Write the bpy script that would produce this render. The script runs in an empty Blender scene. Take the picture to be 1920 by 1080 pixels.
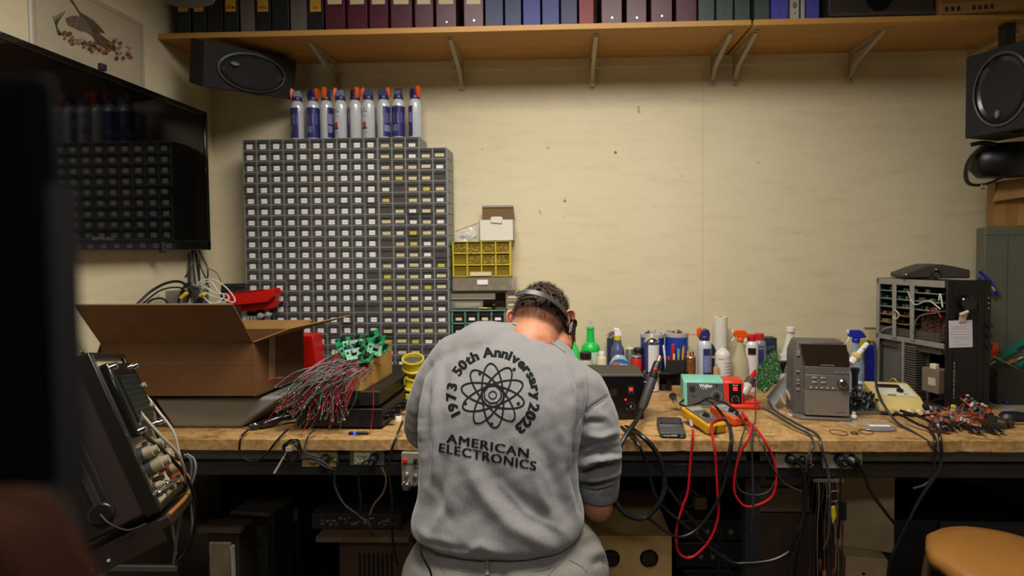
import bpy, bmesh, math, random
import numpy as np
from mathutils import Vector, Matrix, Euler
from mathutils.bvhtree import BVHTree
random.seed(7)
SC = bpy.context.scene
COL = SC.collection

# ------------------------------------------------------------------ camera
FPX, D0, CZ, BZ = 1067.0, 2.77, 1.54, 0.904      # focal length in px, distance to back wall, eye height, bench height
YAW, PITCH, ROLL = math.radians(2.0), math.radians(2.0), math.radians(0.55)
VPX, VPY = 1045.0, 470.0
CAM = Vector((0.0, -D0, CZ))
_F = Vector((-math.sin(YAW)*math.cos(PITCH), math.cos(YAW)*math.cos(PITCH), -math.sin(PITCH))).normalized()
_R0 = Vector((math.cos(YAW), math.sin(YAW), 0.0)); _U0 = _R0.cross(_F).normalized()
_R = _R0*math.cos(ROLL) - _U0*math.sin(ROLL)
_U = _U0*math.cos(ROLL) + _R0*math.sin(ROLL)
def _raw(v):
    z = v.dot(_F); return FPX*v.dot(_R)/z, -FPX*v.dot(_U)/z
_vx, _vy = _raw(Vector((0, 1, 0)))
CX, CY = VPX-_vx, VPY-_vy                          # principal point in px
cd = bpy.data.cameras.new('camera'); cam = bpy.data.objects.new('camera', cd); COL.objects.link(cam)
cam.matrix_world = Matrix(((_R.x, _U.x, -_F.x, CAM.x), (_R.y, _U.y, -_F.y, CAM.y), (_R.z, _U.z, -_F.z, CAM.z), (0, 0, 0, 1)))
cd.sensor_width = 36.0; cd.lens = FPX*36/1920; cd.clip_start = 0.02
cd.shift_x = -(CX-960)/1920.0; cd.shift_y = (CY-540)/1920.0
cd.dof.use_dof = True; cd.dof.focus_distance = 1.62; cd.dof.aperture_fstop = 2.8
SC.camera = cam

# ------------------------------------------------------------------ world, lights, exposure
W = bpy.data.worlds.new('world'); SC.world = W; W.use_nodes = True
W.node_tree.nodes['Background'].inputs[0].default_value = (0.30, 0.30, 0.33, 1)
W.node_tree.nodes['Background'].inputs[1].default_value = 0.04
SC.view_settings.view_transform = 'Standard'; SC.view_settings.look = 'None'
SC.view_settings.gamma = 1.0; SC.view_settings.use_curve_mapping = False
SC.view_settings.exposure = 0.32
def area(name, loc, target, sx, sy, power, col, spread=180):
    l = bpy.data.lights.new(name, 'AREA'); l.shape = 'RECTANGLE'; l.size = sx; l.size_y = sy; l.energy = power; l.color = col
    l.spread = math.radians(spread)
    o = bpy.data.objects.new(name, l); COL.objects.link(o); o.location = loc
    d = Vector(target)-Vector(loc); o.rotation_euler = d.to_track_quat('-Z', 'Y').to_euler(); return o
area('ceiling_lamp_light', (0.0, -1.38, 2.97), (0.0, -1.2, 0), 1.3, 1.15, 64, (1.0, 0.95, 0.87), 155)
area('rear_ceiling_lamp_light', (0.1, -3.6, 2.98), (0.1, -3.3, 0), 1.2, 0.6, 34, (0.92, 0.96, 1.0), 150)

# ------------------------------------------------------------------ pixel helpers (1920x1080 frame)
def ray(px, py):
    x = (px-CX)/FPX; y = -(py-CY)/FPX
    return (_F + _R*x + _U*y)
def at(px, py, y):
    r = ray(px, py); t = (y-CAM.y)/r.y; return CAM + r*t
def atz(px, py, z):
    r = ray(px, py); t = (z-CAM.z)/r.z; return CAM + r*t
def atx(px, py, x):
    r = ray(px, py); t = (x-CAM.x)/r.x; return CAM + r*t
def onb(px, py): return atz(px, py, BZ)
def proj(p):
    v = Vector(p)-CAM; a, b = _raw(v); return a+CX, b+CY
def ppm(y): return FPX/(D0+y)                       # px per metre at world y

# ------------------------------------------------------------------ materials
MATS = {}
def lin(h):
    if isinstance(h, str):
        h = h.lstrip('#'); c = [int(h[i:i+2], 16)/255 for i in (0, 2, 4)]
    else: c = h
    return [((x+0.055)/1.055)**2.4 if x > 0.04045 else x/12.92 for x in c]+[1]
def M(name, col='#808080', rough=0.5, metal=0.0, var=0.0, vscale=20, bump=0.0, bscale=60, trans=0.0, alpha=1.0, emit=None, estr=1.0, coat=0.0, spec=0.5, col2=None, sheen=0.0, stretch=None, ior=1.45, detail=4):
    if name in MATS: return MATS[name]
    m = bpy.data.materials.new(name); m.use_nodes = True; MATS[name] = m
    nt = m.node_tree; b = nt.nodes['Principled BSDF']; N = nt.nodes.new; L = nt.links.new
    c = lin(col)
    b.inputs['Base Color'].default_value = c; b.inputs['Roughness'].default_value = rough; b.inputs['Metallic'].default_value = metal
    b.inputs['Transmission Weight'].default_value = trans; b.inputs['Alpha'].default_value = alpha
    b.inputs['Coat Weight'].default_value = coat; b.inputs['Specular IOR Level'].default_value = spec; b.inputs['IOR'].default_value = ior
    b.inputs['Sheen Weight'].default_value = sheen
    if emit: b.inputs['Emission Color'].default_value = lin(emit); b.inputs['Emission Strength'].default_value = estr
    if var or bump or col2:
        tc = N('ShaderNodeTexCoord'); mp = N('ShaderNodeMapping'); L(tc.outputs['Object'], mp.inputs['Vector'])
        if stretch: mp.inputs['Scale'].default_value = stretch
    if var or col2:
        n = N('ShaderNodeTexNoise'); n.inputs['Scale'].default_value = vscale; n.inputs['Detail'].default_value = detail; L(mp.outputs[0], n.inputs['Vector'])
        r = N('ShaderNodeValToRGB'); L(n.outputs['Fac'], r.inputs['Fac'])
        e = r.color_ramp.elements; e[0].position = .32; e[1].position = .68
        if col2: e[0].color = lin(col2); e[1].color = c
        else:
            e[0].color = [x*(1-var) for x in c[:3]]+[1]; e[1].color = [min(1, x*(1+var)) for x in c[:3]]+[1]
        L(r.outputs[0], b.inputs['Base Color'])
    if bump:
        n2 = N('ShaderNodeTexNoise'); n2.inputs['Scale'].default_value = bscale; n2.inputs['Detail'].default_value = 3; L(mp.outputs[0], n2.inputs['Vector'])
        bp = N('ShaderNodeBump'); bp.inputs['Strength'].default_value = bump; bp.inputs['Distance'].default_value = 0.004
        L(n2.outputs['Fac'], bp.inputs['Height']); L(bp.outputs[0], b.inputs['Normal'])
    return m

# ------------------------------------------------------------------ mesh builder
_TXT = {}
def text_geo(s, bold=0.0, ext=0.0, sp=1.0):
    k = (s, bold, ext, sp)
    if k in _TXT: return _TXT[k]
    cu = bpy.data.curves.new('t', 'FONT'); cu.body = s; cu.size = 1.0; cu.offset = bold; cu.extrude = ext; cu.resolution_u = 3; cu.space_character = sp
    o = bpy.data.objects.new('t', cu); COL.objects.link(o)
    bpy.context.view_layer.update()
    me = bpy.data.meshes.new_from_object(o.evaluated_get(bpy.context.evaluated_depsgraph_get()))
    vs = [tuple(v.co) for v in me.vertices]; fs = [tuple(p.vertices) for p in me.polygons]
    bpy.data.objects.remove(o); bpy.data.curves.remove(cu); bpy.data.meshes.remove(me)
    _TXT[k] = (vs, fs); return _TXT[k]
def frame(dirv, up=(0, 0, 1)):
    z = Vector(dirv).normalized(); u = Vector(up)
    if abs(z.dot(u)) > 0.98: u = Vector((1, 0, 0))
    x = u.cross(z).normalized(); y = z.cross(x); return x, y, z
def catmull(pts, n=6, closed=False):
    P = [Vector(p) for p in pts]; out = []
    if len(P) < 3: return P
    m = len(P); rng = range(m) if closed else range(m-1)
    for i in rng:
        p0 = P[(i-1) % m] if closed or i > 0 else P[0]*2-P[1]
        p1 = P[i]; p2 = P[(i+1) % m]; p3 = P[(i+2) % m] if closed or i+2 < m else P[-1]*2-P[-2]
        for k in range(n):
            t = k/n
            out.append(0.5*((2*p1)+(p2-p0)*t+(2*p0-5*p1+4*p2-p3)*t*t+(3*p1-p0-3*p2+p3)*t**3))
    if not closed: out.append(P[-1])
    return out
class MB:
    def __init__(s): s.v = []; s.f = []; s.m = []; s.mi = 0; s.T = Matrix()
    def add(s, vs, fs):
        o = len(s.v); s.v += [s.T @ Vector(v) for v in vs]; s.f += [tuple(i+o for i in f) for f in fs]; s.m += [s.mi]*len(fs); return s
    def box(s, x0, x1, y0, y1, z0, z1):
        return s.add([(x0,y0,z0),(x1,y0,z0),(x1,y1,z0),(x0,y1,z0),(x0,y0,z1),(x1,y0,z1),(x1,y1,z1),(x0,y1,z1)],
                     [(0,3,2,1),(4,5,6,7),(0,1,5,4),(1,2,6,5),(2,3,7,6),(3,0,4,7)])
    def bc(s, c, d, R=None):
        if R is None: return s.box(c[0]-d[0]/2, c[0]+d[0]/2, c[1]-d[1]/2, c[1]+d[1]/2, c[2]-d[2]/2, c[2]+d[2]/2)
        t = s.T; s.T = t @ Matrix.Translation(c) @ R.to_4x4(); s.box(-d[0]/2, d[0]/2, -d[1]/2, d[1]/2, -d[2]/2, d[2]/2); s.T = t; return s
    def slab(s, P, t):   # quad P (4 points) thickened by t along its normal
        P = [Vector(p) for p in P]; n = (P[1]-P[0]).cross(P[3]-P[0]).normalized()*t
        return s.add(P+[p+n for p in P], [(3,2,1,0),(4,5,6,7),(0,1,5,4),(1,2,6,5),(2,3,7,6),(3,0,4,7)])
    def cyl(s, a, b, r, r2=None, n=20, caps=True):
        r2 = r if r2 is None else r2; a = Vector(a); b = Vector(b); x, y, z = frame(b-a); vs = []
        for i in range(n):
            t = 2*math.pi*i/n; d = x*math.cos(t)+y*math.sin(t); vs += [a+d*r, b+d*r2]
        fs = [(2*i, (2*i+2) % (2*n), (2*i+3) % (2*n), 2*i+1) for i in range(n)]
        if caps: fs += [tuple(2*i for i in reversed(range(n))), tuple(2*i+1 for i in range(n))]
        return s.add(vs, fs)
    def lathe(s, prof, c=(0,0,0), n=24, axis=(0,0,1), sx=1, sy=1):
        x, y, z = frame(axis) if tuple(axis) != (0,0,1) else (Vector((1,0,0)), Vector((0,1,0)), Vector((0,0,1)))
        c = Vector(c); vs = []; k = len(prof)
        for i in range(n):
            t = 2*math.pi*i/n
            for r, h in prof: vs.append(c + x*(r*math.cos(t)*sx)+y*(r*math.sin(t)*sy)+z*h)
        fs = []
        for i in range(n):
            j = (i+1) % n
            for q in range(k-1): fs.append((i*k+q, j*k+q, j*k+q+1, i*k+q+1))
        if prof[0][0] > 1e-6: fs.append(tuple(i*k for i in reversed(range(n))))
        if prof[-1][0] > 1e-6: fs.append(tuple(i*k+k-1 for i in range(n)))
        return s.add(vs, fs)
    def tube(s, pts, r, n=8, sm=6, closed=False, flat=1.0, caps=True):
        P = catmull(pts, sm, closed) if sm else [Vector(p) for p in pts]; m = len(P); vs = []; pu = None
        for i, p in enumerate(P):
            d = (P[(i+1) % m]-P[i-1]) if closed else (P[min(i+1, m-1)]-P[max(i-1, 0)])
            if d.length < 1e-9: d = Vector((0,0,1))
            d.normalize()
            if pu is None: x, y, z = frame(d)
            else:
                x = (pu-d*pu.dot(d))
                x = x.normalized() if x.length > 1e-6 else frame(d)[0]
                y = d.cross(x)
            pu = x
            rr = r[min(i*len(r)//m, len(r)-1)] if isinstance(r, (list, tuple)) else r
            for k in range(n):
                t = 2*math.pi*k/n; vs.append(p+x*math.cos(t)*rr+y*math.sin(t)*rr*flat)
        fs = []
        for i in range(m if closed else m-1):
            j = (i+1) % m
            for k in range(n): fs.append((i*n+k, i*n+(k+1) % n, j*n+(k+1) % n, j*n+k))
        if caps and not closed: fs += [tuple(reversed(range(n))), tuple((m-1)*n+k for k in range(n))]
        return s.add(vs, fs)
    def prism(s, poly, axis, lo, hi):   # poly of 2D points in the plane normal to axis
        def mk(a, b, c): return {'x': (c, a, b), 'y': (a, c, b), 'z': (a, b, c)}[axis]
        n = len(poly); vs = [mk(a, b, lo) for a, b in poly]+[mk(a, b, hi) for a, b in poly]
        fs = [tuple(range(n)), tuple(reversed(range(n, 2*n)))]+[((i+1) % n, i, i+n, (i+1) % n+n) for i in range(n)]
        return s.add(vs, fs)
    def sph(s, c, r, nu=16, nv=10, R=None):
        if not isinstance(r, (list, tuple)): r = (r, r, r)
        c = Vector(c); vs = []; R = R or Matrix.Identity(3)
        for j in range(nv+1):
            ph = math.pi*j/nv
            for i in range(nu):
                t = 2*math.pi*i/nu; vs.append(c+R@Vector((r[0]*math.sin(ph)*math.cos(t), r[1]*math.sin(ph)*math.sin(t), r[2]*math.cos(ph))))
        fs = [((j)*nu+i, (j+1)*nu+i, (j+1)*nu+(i+1) % nu, j*nu+(i+1) % nu) for j in range(nv) for i in range(nu)]
        return s.add(vs, fs)
    def torus(s, c, R, r, axis=(0,0,1), n=28, m=8, sy=1.0, yv=None):
        x, y, z = frame(axis) if yv is None else (Vector(axis).cross(Vector(yv)).normalized()*-1, Vector(yv).normalized(), Vector(axis).normalized())
        pts = [Vector(c)+x*R*math.cos(2*math.pi*i/n)+y*R*sy*math.sin(2*math.pi*i/n) for i in range(n)]
        return s.tube(pts, r, m, 0, True)
    def text(s, t, o, xd, yd, h, bold=0.01, center=True, ext=0.0, xs=1.0):
        vs, fs = text_geo(t, bold, ext); o = Vector(o); x = Vector(xd).normalized(); y = Vector(yd).normalized(); z = x.cross(y)
        xx = [v[0] for v in vs]; cx = (min(xx)+max(xx))/2 if center else 0
        return s.add([o+x*((v[0]-cx)*h*xs)+y*(v[1]*h)+z*v[2] for v in vs], fs)
    def build(s, name, mats, parent=None, loc=None, bevel=0.0, angle=38, smooth=True, segs=2, solid=0):
        me = bpy.data.meshes.new(name)
        if loc is None: loc = Vector((0,0,0))
        loc = Vector(loc)
        me.from_pydata([v-loc for v in s.v], [], s.f)
        for m in (mats if isinstance(mats, (list, tuple)) else [mats]): me.materials.append(m)
        if any(s.m): me.polygons.foreach_set('material_index', s.m)
        bm = bmesh.new(); bm.from_mesh(me); bmesh.ops.recalc_face_normals(bm, faces=bm.faces); bm.to_mesh(me); bm.free()
        if smooth:
            me.polygons.foreach_set('use_smooth', [True]*len(me.polygons)); me.set_sharp_from_angle(angle=math.radians(angle))
        me.validate(); me.update()
        o = bpy.data.objects.new(name, me); COL.objects.link(o); o.location = loc
        if parent: o.parent = parent
        if solid:
            q = o.modifiers.new('thick', 'SOLIDIFY'); q.thickness = solid; q.offset = 0
        if bevel:
            q = o.modifiers.new('bevel', 'BEVEL'); q.width = bevel; q.segments = segs; q.limit_method = 'ANGLE'; q.angle_limit = math.radians(35)
        return o
def tag(o, label=None, cat=None, group=None, kind=None):
    if label: o['label'] = label
    if cat: o['category'] = cat
    if group: o['group'] = group
    if kind: o['kind'] = kind
    return o
def thing(name, label, cat, loc=(0,0,0), rz=0, group=None, rot=None):
    o = bpy.data.objects.new(name, None); COL.objects.link(o); o.location = loc; o.empty_display_size = .05
    o.rotation_euler = rot if rot else (0, 0, rz); return tag(o, label, cat, group)
def copy_tree(o, parent=None):
    c = o.copy(); COL.objects.link(c)
    if parent: c.parent = parent
    for ch in list(o.children): copy_tree(ch, c)
    return c
def cable(label, pts, r, mat, name='cable', cat='cable', group=None, n=8, sm=8, flat=1.0):
    P = [Vector(p) if not isinstance(p, tuple) or len(p) != 3 or max(abs(p[0]), abs(p[1])) < 20 else at(*p) for p in pts]
    m = MB(); m.tube(P, r, n, sm, flat=flat)
    return tag(m.build(name, mat, loc=P[0]), label, cat, group)
# ------------------------------------------------------------------ materials used everywhere
black = M('black_plastic', '#17171a', .42, var=.15, vscale=40)
blackg = M('gloss_black', '#0d0d10', .15, coat=.3)
dkgrey = M('dark_grey_plastic', '#2b2b2e', .5)
grey = M('grey_plastic', '#77797a', .5)
ltgrey = M('light_grey', '#a9aaa8', .5)
white = M('white_plastic', '#e4e2da', .45)
cream = M('ivory_plastic', '#d9cca6', .5)
steel = M('steel', '#a8a8a6', .3, 1.0)
dsteel = M('dull_steel', '#8f8c86', .45, .8, var=.2)
chrome = M('chrome', '#e0e0e0', .12, 1.0)
brass = M('brass', '#b08a4a', .35, 1.0)
rubber = M('black_cable', '#141416', .38)
greycab = M('grey_cable', '#343437', .4)
whitecab = M('white_cable', '#d8d8d4', .4)
redcab = M('red_cable', '#b3121c', .35)
redp = M('red_plastic', '#c4150f', .35)
orange = M('orange_plastic', '#e8560c', .4)
green = M('green_plastic', '#1fc24a', .35)
yellow = M('yellow_plastic', '#d9c52a', .45, var=.12, vscale=30)
bluep = M('blue_plastic', '#1c2fae', .35)
navy = M('navy_plastic', '#2a2f66', .35)
paper = M('paper', '#e6e2da', .8)
cardb = M('cardboard', '#96703f', .85, var=.1, vscale=14, bump=.12, bscale=160)
cardd = M('brown_cardboard', '#6a4524', .85, var=.10, vscale=9, bump=.12, bscale=160)
redled = M('red_lamp', '#ff2a1a', .4, emit='#ff2010', estr=1.6)

# ------------------------------------------------------------------ setting
def wallmat():
    m = bpy.data.materials.new('wall_paint'); m.use_nodes = True; nt = m.node_tree; N = nt.nodes.new; L = nt.links.new
    b = nt.nodes['Principled BSDF']; b.inputs['Roughness'].default_value = .62
    tc = N('ShaderNodeTexCoord')
    n1 = N('ShaderNodeTexNoise'); n1.inputs['Scale'].default_value = 1.3; n1.inputs['Detail'].default_value = 5; L(tc.outputs['Object'], n1.inputs['Vector'])
    r1 = N('ShaderNodeValToRGB'); L(n1.outputs['Fac'], r1.inputs['Fac']); e = r1.color_ramp.elements
    e[0].position = .3; e[0].color = lin('#d8caa6'); e[1].position = .72; e[1].color = lin('#e0d4b4')
    mp = N('ShaderNodeMapping'); mp.inputs['Scale'].default_value = (1.0, 1.0, 5.0); L(tc.outputs['Object'], mp.inputs['Vector'])
    n2 = N('ShaderNodeTexNoise'); n2.inputs['Scale'].default_value = 5; n2.inputs['Detail'].default_value = 8; L(mp.outputs[0], n2.inputs['Vector'])
    r2 = N('ShaderNodeValToRGB'); L(n2.outputs['Fac'], r2.inputs['Fac']); e = r2.color_ramp.elements
    e[0].position = .30; e[0].color = lin('#d6cdb9'); e[1].position = .5; e[1].color = (1, 1, 1, 1)
    mx = N('ShaderNodeMix'); mx.data_type = 'RGBA'; mx.blend_type = 'MULTIPLY'; mx.inputs['Factor'].default_value = .22
    L(r1.outputs[0], mx.inputs[6]); L(r2.outputs[0], mx.inputs[7])
    n3 = N('ShaderNodeTexNoise'); n3.inputs['Scale'].default_value = 16; n3.inputs['Detail'].default_value = 2; L(tc.outputs['Object'], n3.inputs['Vector'])
    r3 = N('ShaderNodeValToRGB'); L(n3.outputs['Fac'], r3.inputs['Fac']); e = r3.color_ramp.elements
    e[0].position = .235; e[0].color = lin('#a08a66'); e[1].position = .27; e[1].color = (1, 1, 1, 1)
    m2 = N('ShaderNodeMix'); m2.data_type = 'RGBA'; m2.blend_type = 'MULTIPLY'; m2.inputs['Factor'].default_value = .7
    L(mx.outputs[2], m2.inputs[6]); L(r3.outputs[0], m2.inputs[7]); L(m2.outputs[2], b.inputs['Base Color'])
    n4 = N('ShaderNodeTexNoise'); n4.inputs['Scale'].default_value = 120; L(tc.outputs['Object'], n4.inputs['Vector'])
    bp = N('ShaderNodeBump'); bp.inputs['Strength'].default_value = .08; bp.inputs['Distance'].default_value = .004
    L(n4.outputs['Fac'], bp.inputs['Height']); L(bp.outputs[0], b.inputs['Normal'])
    return m
WALL = wallmat()
LX, RX, BY, CEIL = -1.693, 2.45, -4.6, 3.02
def struct(name, mb, mat, **k):
    o = mb.build(name, mat, smooth=False, **k); o['kind'] = 'structure'; return o
struct('wall_back', MB().box(LX-.1, RX+.1, 0, .1, 0, CEIL), WALL)
struct('wall_left', MB().box(LX-.1, LX, BY, 0, 0, CEIL), WALL)
struct('wall_right', MB().box(RX, RX+.1, BY, 0, 0, CEIL), WALL)
struct('wall_front', MB().box(LX-.1, RX+.1, BY-.1, BY, 0, CEIL), M('far_wall_paint', '#5d564a', .8))
struct('ceiling', MB().box(LX-.1, RX+.1, BY-.1, .1, CEIL, CEIL+.08), M('ceiling_paint', '#8f897c', .9, var=.05))
struct('floor', MB().box(LX-.1, RX+.1, BY-.1, .1, -.05, 0), M('floor_tiles', '#2c2621', .6, var=.25, vscale=6))
# ceiling lamps (above the frame)
for nm, x, y, sx, sy, lab in (('ceiling_lamp', .0, -1.38, 1.36, 1.2, 'large square fluorescent ceiling lamp above the man'), ('ceiling_lamp', .1, -3.6, 1.28, .68, 'wide fluorescent ceiling lamp behind the camera')):
    t = thing(nm, lab, 'lamp', (x, y, CEIL))
    m = MB(); m.box(-sx/2, sx/2, -sy/2, sy/2, -.036, 0); m.build('housing', white, t, bevel=.004)
# small nail holes and marks on the wall
t = MB()
for px, py, r in ((1059, 377, .006), (1059, 372, .003), (1154, 286, .007), (1059, 407, .002)):
    p = at(px, py, 0); t.cyl((p.x, -.0006, p.z), (p.x, .0, p.z), r, n=9)
struct('trim_1', t, M('wall_chip', '#7a6140', .9))

t = MB(); a = at(1318, 122, 0); b_ = at(1316, 560, 0); t.box(a.x-.0006, a.x+.0006, -.0005, 0, BZ, a.z)
r_ = random.Random(90)
for k in range(26):
    p = at(r_.uniform(960, 1700), 460+r_.gauss(0, 55), 0); l_ = r_.uniform(.008, .05); t.box(p.x, p.x+l_, -.0003, 0, p.z, p.z+r_.uniform(.0004, .0012))
struct('trim_4', t, M('wall_scuff', '#a8987a', .8))
# ------------------------------------------------------------------ shelf
FY = -.37
shelfm = M('shelf_board_wood', '#b98a48', .5, var=.10, vscale=3, stretch=(.4, 6, 6), bump=.03, bscale=40)
zs = at(1045, 112, 0).z; zs2 = at(1045, 56, FY).z; ZS = (zs+zs2)/2; TH = .024
xa = at(295, 70, FY).x; xb = at(1409, 40, FY).x; xc = at(1414, 40, FY).x
for x0, x1, lab in ((LX, xb, 'long yellowish wooden shelf board carrying the dark, maroon and blue binders'), (xc, RX, 'right-hand yellowish wooden shelf board under the wooden-edged box')):
    tag(MB().box(x0, x1, FY, -.002, ZS, ZS+TH).build('shelf_board', shelfm, loc=((x0+x1)/2, -.18, ZS), bevel=.002), lab, 'shelf')
wbm = M('painted_batten', '#a08c66', .7)
struct('trim_2', MB().box(LX, RX, -.018, 0, ZS-.045, ZS-.001), WALL)
bkm = M('bracket_metal', '#b3a994', .45, .3)
def bracket(xb_, label, mirror=1, ang=0):
    t = thing('shelf_bracket', label, 'bracket', (xb_, -.019, ZS), group='metal shelf brackets on the back wall')
    w = .022
    m = MB(); m.box(-w/2, w/2, -.003, 0, -.135, -.001); m.box(-w/2, w/2, -.30, 0, -.004, -.001); m.build('bracket_plate', bkm, t, bevel=.0008)
    m = MB(); P = [(-.285, -.006), (-.22, -.018), (-.06, -.062), (-.022, -.085), (-.006, -.12), (-.003, -.12), (-.003, -.055), (-.09, -.028), (-.285, -.003)]
    m.prism(P, 'x', -.0035, .0035); m.prism([(-.285, -.004), (-.05, -.066), (-.004, -.115), (-.004, -.119), (-.05, -.071), (-.285, -.008)], 'x', -.009, .009); m.build('gusset', bkm, t)
    m = MB()
    m.cyl((0, -.006, -.125), (0, 0, -.125), .0045, n=10); m.build('screw', dsteel, t)
BR = [(352, 'bracket almost hidden behind the left speaker'), (629, 'bracket just right of the left speaker, above the row of cans'), (865, 'bracket second to the right of the left speaker'),
      (1110, 'bracket seen edge-on under the maroon and red binders'), (1336, 'bracket just left of the gap between the two shelf boards'), (1378, 'bracket just right of the gap between the two shelf boards'), (1594, 'bracket under the dark box on the right-hand board')]
for px, l in BR: bracket(at(px, 120, -.019).x, 'pale metal shelf '+l)

# binders
bt = {'k': '#1b1e22', 'g': '#5d5650', 'm': '#4c1d2a', 'b': '#2a3157', 'B': '#2c2f78', 'r': '#7a1f24', 's': '#46504e', 'p': '#4547a0', 'w': '#a9a39c', 'n': '#2d3472'}
BN = [(330,357,'k','yellow','',0,'black binder with yellow tag, first on the left of the shelf'),
 (360,386,'k','yellow','',0,'second black binder from the left, small yellow tag'),
 (387,418,'k','','',0,'plain black binder third from the left, between the yellow-tagged ones'),
 (419,447,'k','yellow','DCM','', 'black binder with yellow tag beside the first grey-brown binder'),
 (450,477,'g','','',0,'grey-brown binder, left one of two, above the left speaker'),
 (479,508,'k','yellow','BEN','', 'black binder with yellow BEN tag right of the first grey-brown binder'),
 (509,542,'k','','',0,'plain black binder just left of the second grey-brown binder'),
 (544,575,'g','','',0,'grey-brown binder, right one of two, left of the LA binder'),
 (577,607,'k','yellow','LA','', 'dark binder with yellow LA tag beside the first maroon binder'),
 (609,647,'m','cream','',1,'maroon binder, first of the maroon row from the left'),
 (651,689,'m','cream','',1,'maroon binder, second of the maroon row from the left'),
 (692,728,'m','cream','',1,'maroon binder, third of the maroon row from the left'),
 (732,773,'m','cream','',1,'maroon binder, fourth of the maroon row from the left'),
 (777,813,'m','cream','',1,'maroon binder, fifth of the maroon row from the left'),
 (817,856,'m','cream','',1,'maroon binder, sixth of the maroon row, left of the dark gap'),
 (869,907,'m','cream','',1,'maroon binder between the dark gap and the blue binders'),
 (909,944,'b','','',0,'blue-grey binder, first of the five blue ones'),
 (946,978,'b','','',0,'blue-grey binder, second of the five blue ones'),
 (980,1014,'B','','',0,'bluer binder in the middle of the five blue ones'),
 (1016,1049,'n','','',0,'deep blue binder, fourth of the five blue ones'),
 (1051,1083,'b','','',0,'blue-grey binder next to the red binder'),
 (1085,1114,'r','','',0,'only bright red binder on the shelf'),
 (1127,1167,'m','','',1,'maroon binder just right of the red binder'),
 (1174,1213,'m','','',1,'maroon binder, second to the right of the red binder'),
 (1220,1261,'m','','',1,'maroon binder, third to the right of the red binder'),
 (1267,1307,'m','','',1,'maroon binder beside the grey-green binders'),
 (1309,1340,'s','','',1,'grey-green binder, first of four by the shelf gap'),
 (1343,1375,'s','','',1,'grey-green binder, second of four by the shelf gap'),
 (1377,1407,'s','','',1,'grey-green binder touching the shelf gap on its left'),
 (1414,1443,'s','','',1,'grey-green binder touching the shelf gap on its right'),
 (1446,1478,'p','','',1,'violet-blue binder beside the pale binder'),
 (1481,1499,'w','','0',1,'narrow pale grey binder marked with a 0'),
 (1501,1510,'w','','',0,'thin pale booklet squeezed beside the violet blue binder'),
 (1512,1537,'p','','',0,'violet-blue binder next to the dark box')]
for i, (a, b_, c, tagc, txt, hole, lab) in enumerate(BN):
    y0 = FY+.012+.006*((i*7) % 3)
    pa = at(a, 30, y0).x; pb = at(b_, 30, y0).x; w = pb-pa-.004; h = .29 if c != 'k' else .30
    t = thing('binder', lab, 'binder', ((pa+pb)/2, y0, ZS+TH), group='binders on the top shelf')
    cm = M('binder_'+c+str(i % 2), bt[c], .38 if c in 'kms' else .5, var=.08, bump=.06, bscale=300)
    r = min(.008, w*.3)
    m = MB(); m.box(-w/2, w/2, 0, .012, 0, h); m.box(-w/2, -w/2+.003, .005, .27, 0, h); m.box(w/2-.003, w/2, .005, .27, 0, h); m.build('cover', cm, t, bevel=.0035)
    MB().box(-w/2+.004, w/2-.004, .014, .262, .008, h-.008).build('pages', paper, t)
    if tagc:
        tm = M('tag_'+tagc, '#b98a2a' if tagc == 'yellow' else '#c9bb98', .7)
        zz = at((a+b_)/2, {'k': 22, 'm': 8}[c] if c in 'km' else 20, y0).z-ZS-TH
        o = MB().box(-w*.36, w*.36, -.0012, 0, zz, zz+.09).build('spine_label', tm, t)
        if txt: MB().text(txt, (0, -.0015, zz+.012), (1,0,0), (0,0,1), .016, .02).build('lettering', M('ink', '#1c1a18', .7), o)
    elif txt: MB().text(txt, (0, -.0008, .05), (1,0,0), (0,0,1), .03, .02).build('lettering', M('ink', '#1c1a18', .7), t)
    if hole:
        m = MB(); m.lathe([(.0015, -.001), (.0035, -.001), (.0035, 0)], (w*.02, -.0003, .028), 10, (0, -1, 0)); m.build('rivet', chrome, t)
# dark box and cardboard box on the right board
pa = at(1545, 20, FY+.01); pb = at(1752, 20, FY+.01)
t = thing('loudspeaker_cabinet', 'dark wood-edged box with round opening lying on the right shelf board', 'speaker', ((pa.x+pb.x)/2, FY+.012, ZS+TH)); w = pb.x-pa.x
dkbox = M('dark_veneer', '#34302f', .5, var=.15, vscale=12, stretch=(1, 1, 8))
MB().box(-w/2+.02, w/2, 0, .26, .008, .2).build('body', dkbox, t, bevel=.004)
MB().box(-w/2+.02, w/2, -.004, 0, .008, .022).build('lower_edge', M('brown_edge', '#4a3a32', .5), t)
m = MB(); m.lathe([(.0, -.002), (.045, -.002), (.052, .002)], (0, -.0, .078), 24, (0, -1, 0)); m.build('cone', blackg, t)
for sx in (-1, 1): MB().cyl((sx*w*.42, .02, 0), (sx*w*.42, .02, .009), .012).build('foot', M('brown_rubber', '#3a2a24', .7), t)
pa = at(1752, 20, FY).x
t = thing('cardboard_box', 'cardboard box with dark stripes lying at the right end of the shelf', 'box', (pa+.16, FY-.015, ZS+TH), math.radians(-6))
MB().box(-.14, .34, 0, .3, 0.001, .16).build('carton', cardb, t, bevel=.003)
m = MB()
for k in range(3): m.box(-.12+k*.022, -.108+k*.022, -.001, 0, .012, .03)
for k in range(4): m.box(-.02+k*.022, -.008+k*.022, -.001, 0, .012, .03)
m.build('printed_stripes', M('dark_ink', '#22243a', .7), t)
MB().slab([(-.14, -.001, .05), (.3, -.001, .05), (.3, -.06, .085), (-.14, -.06, .085)], .003).build('flap', cardb, t)
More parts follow.
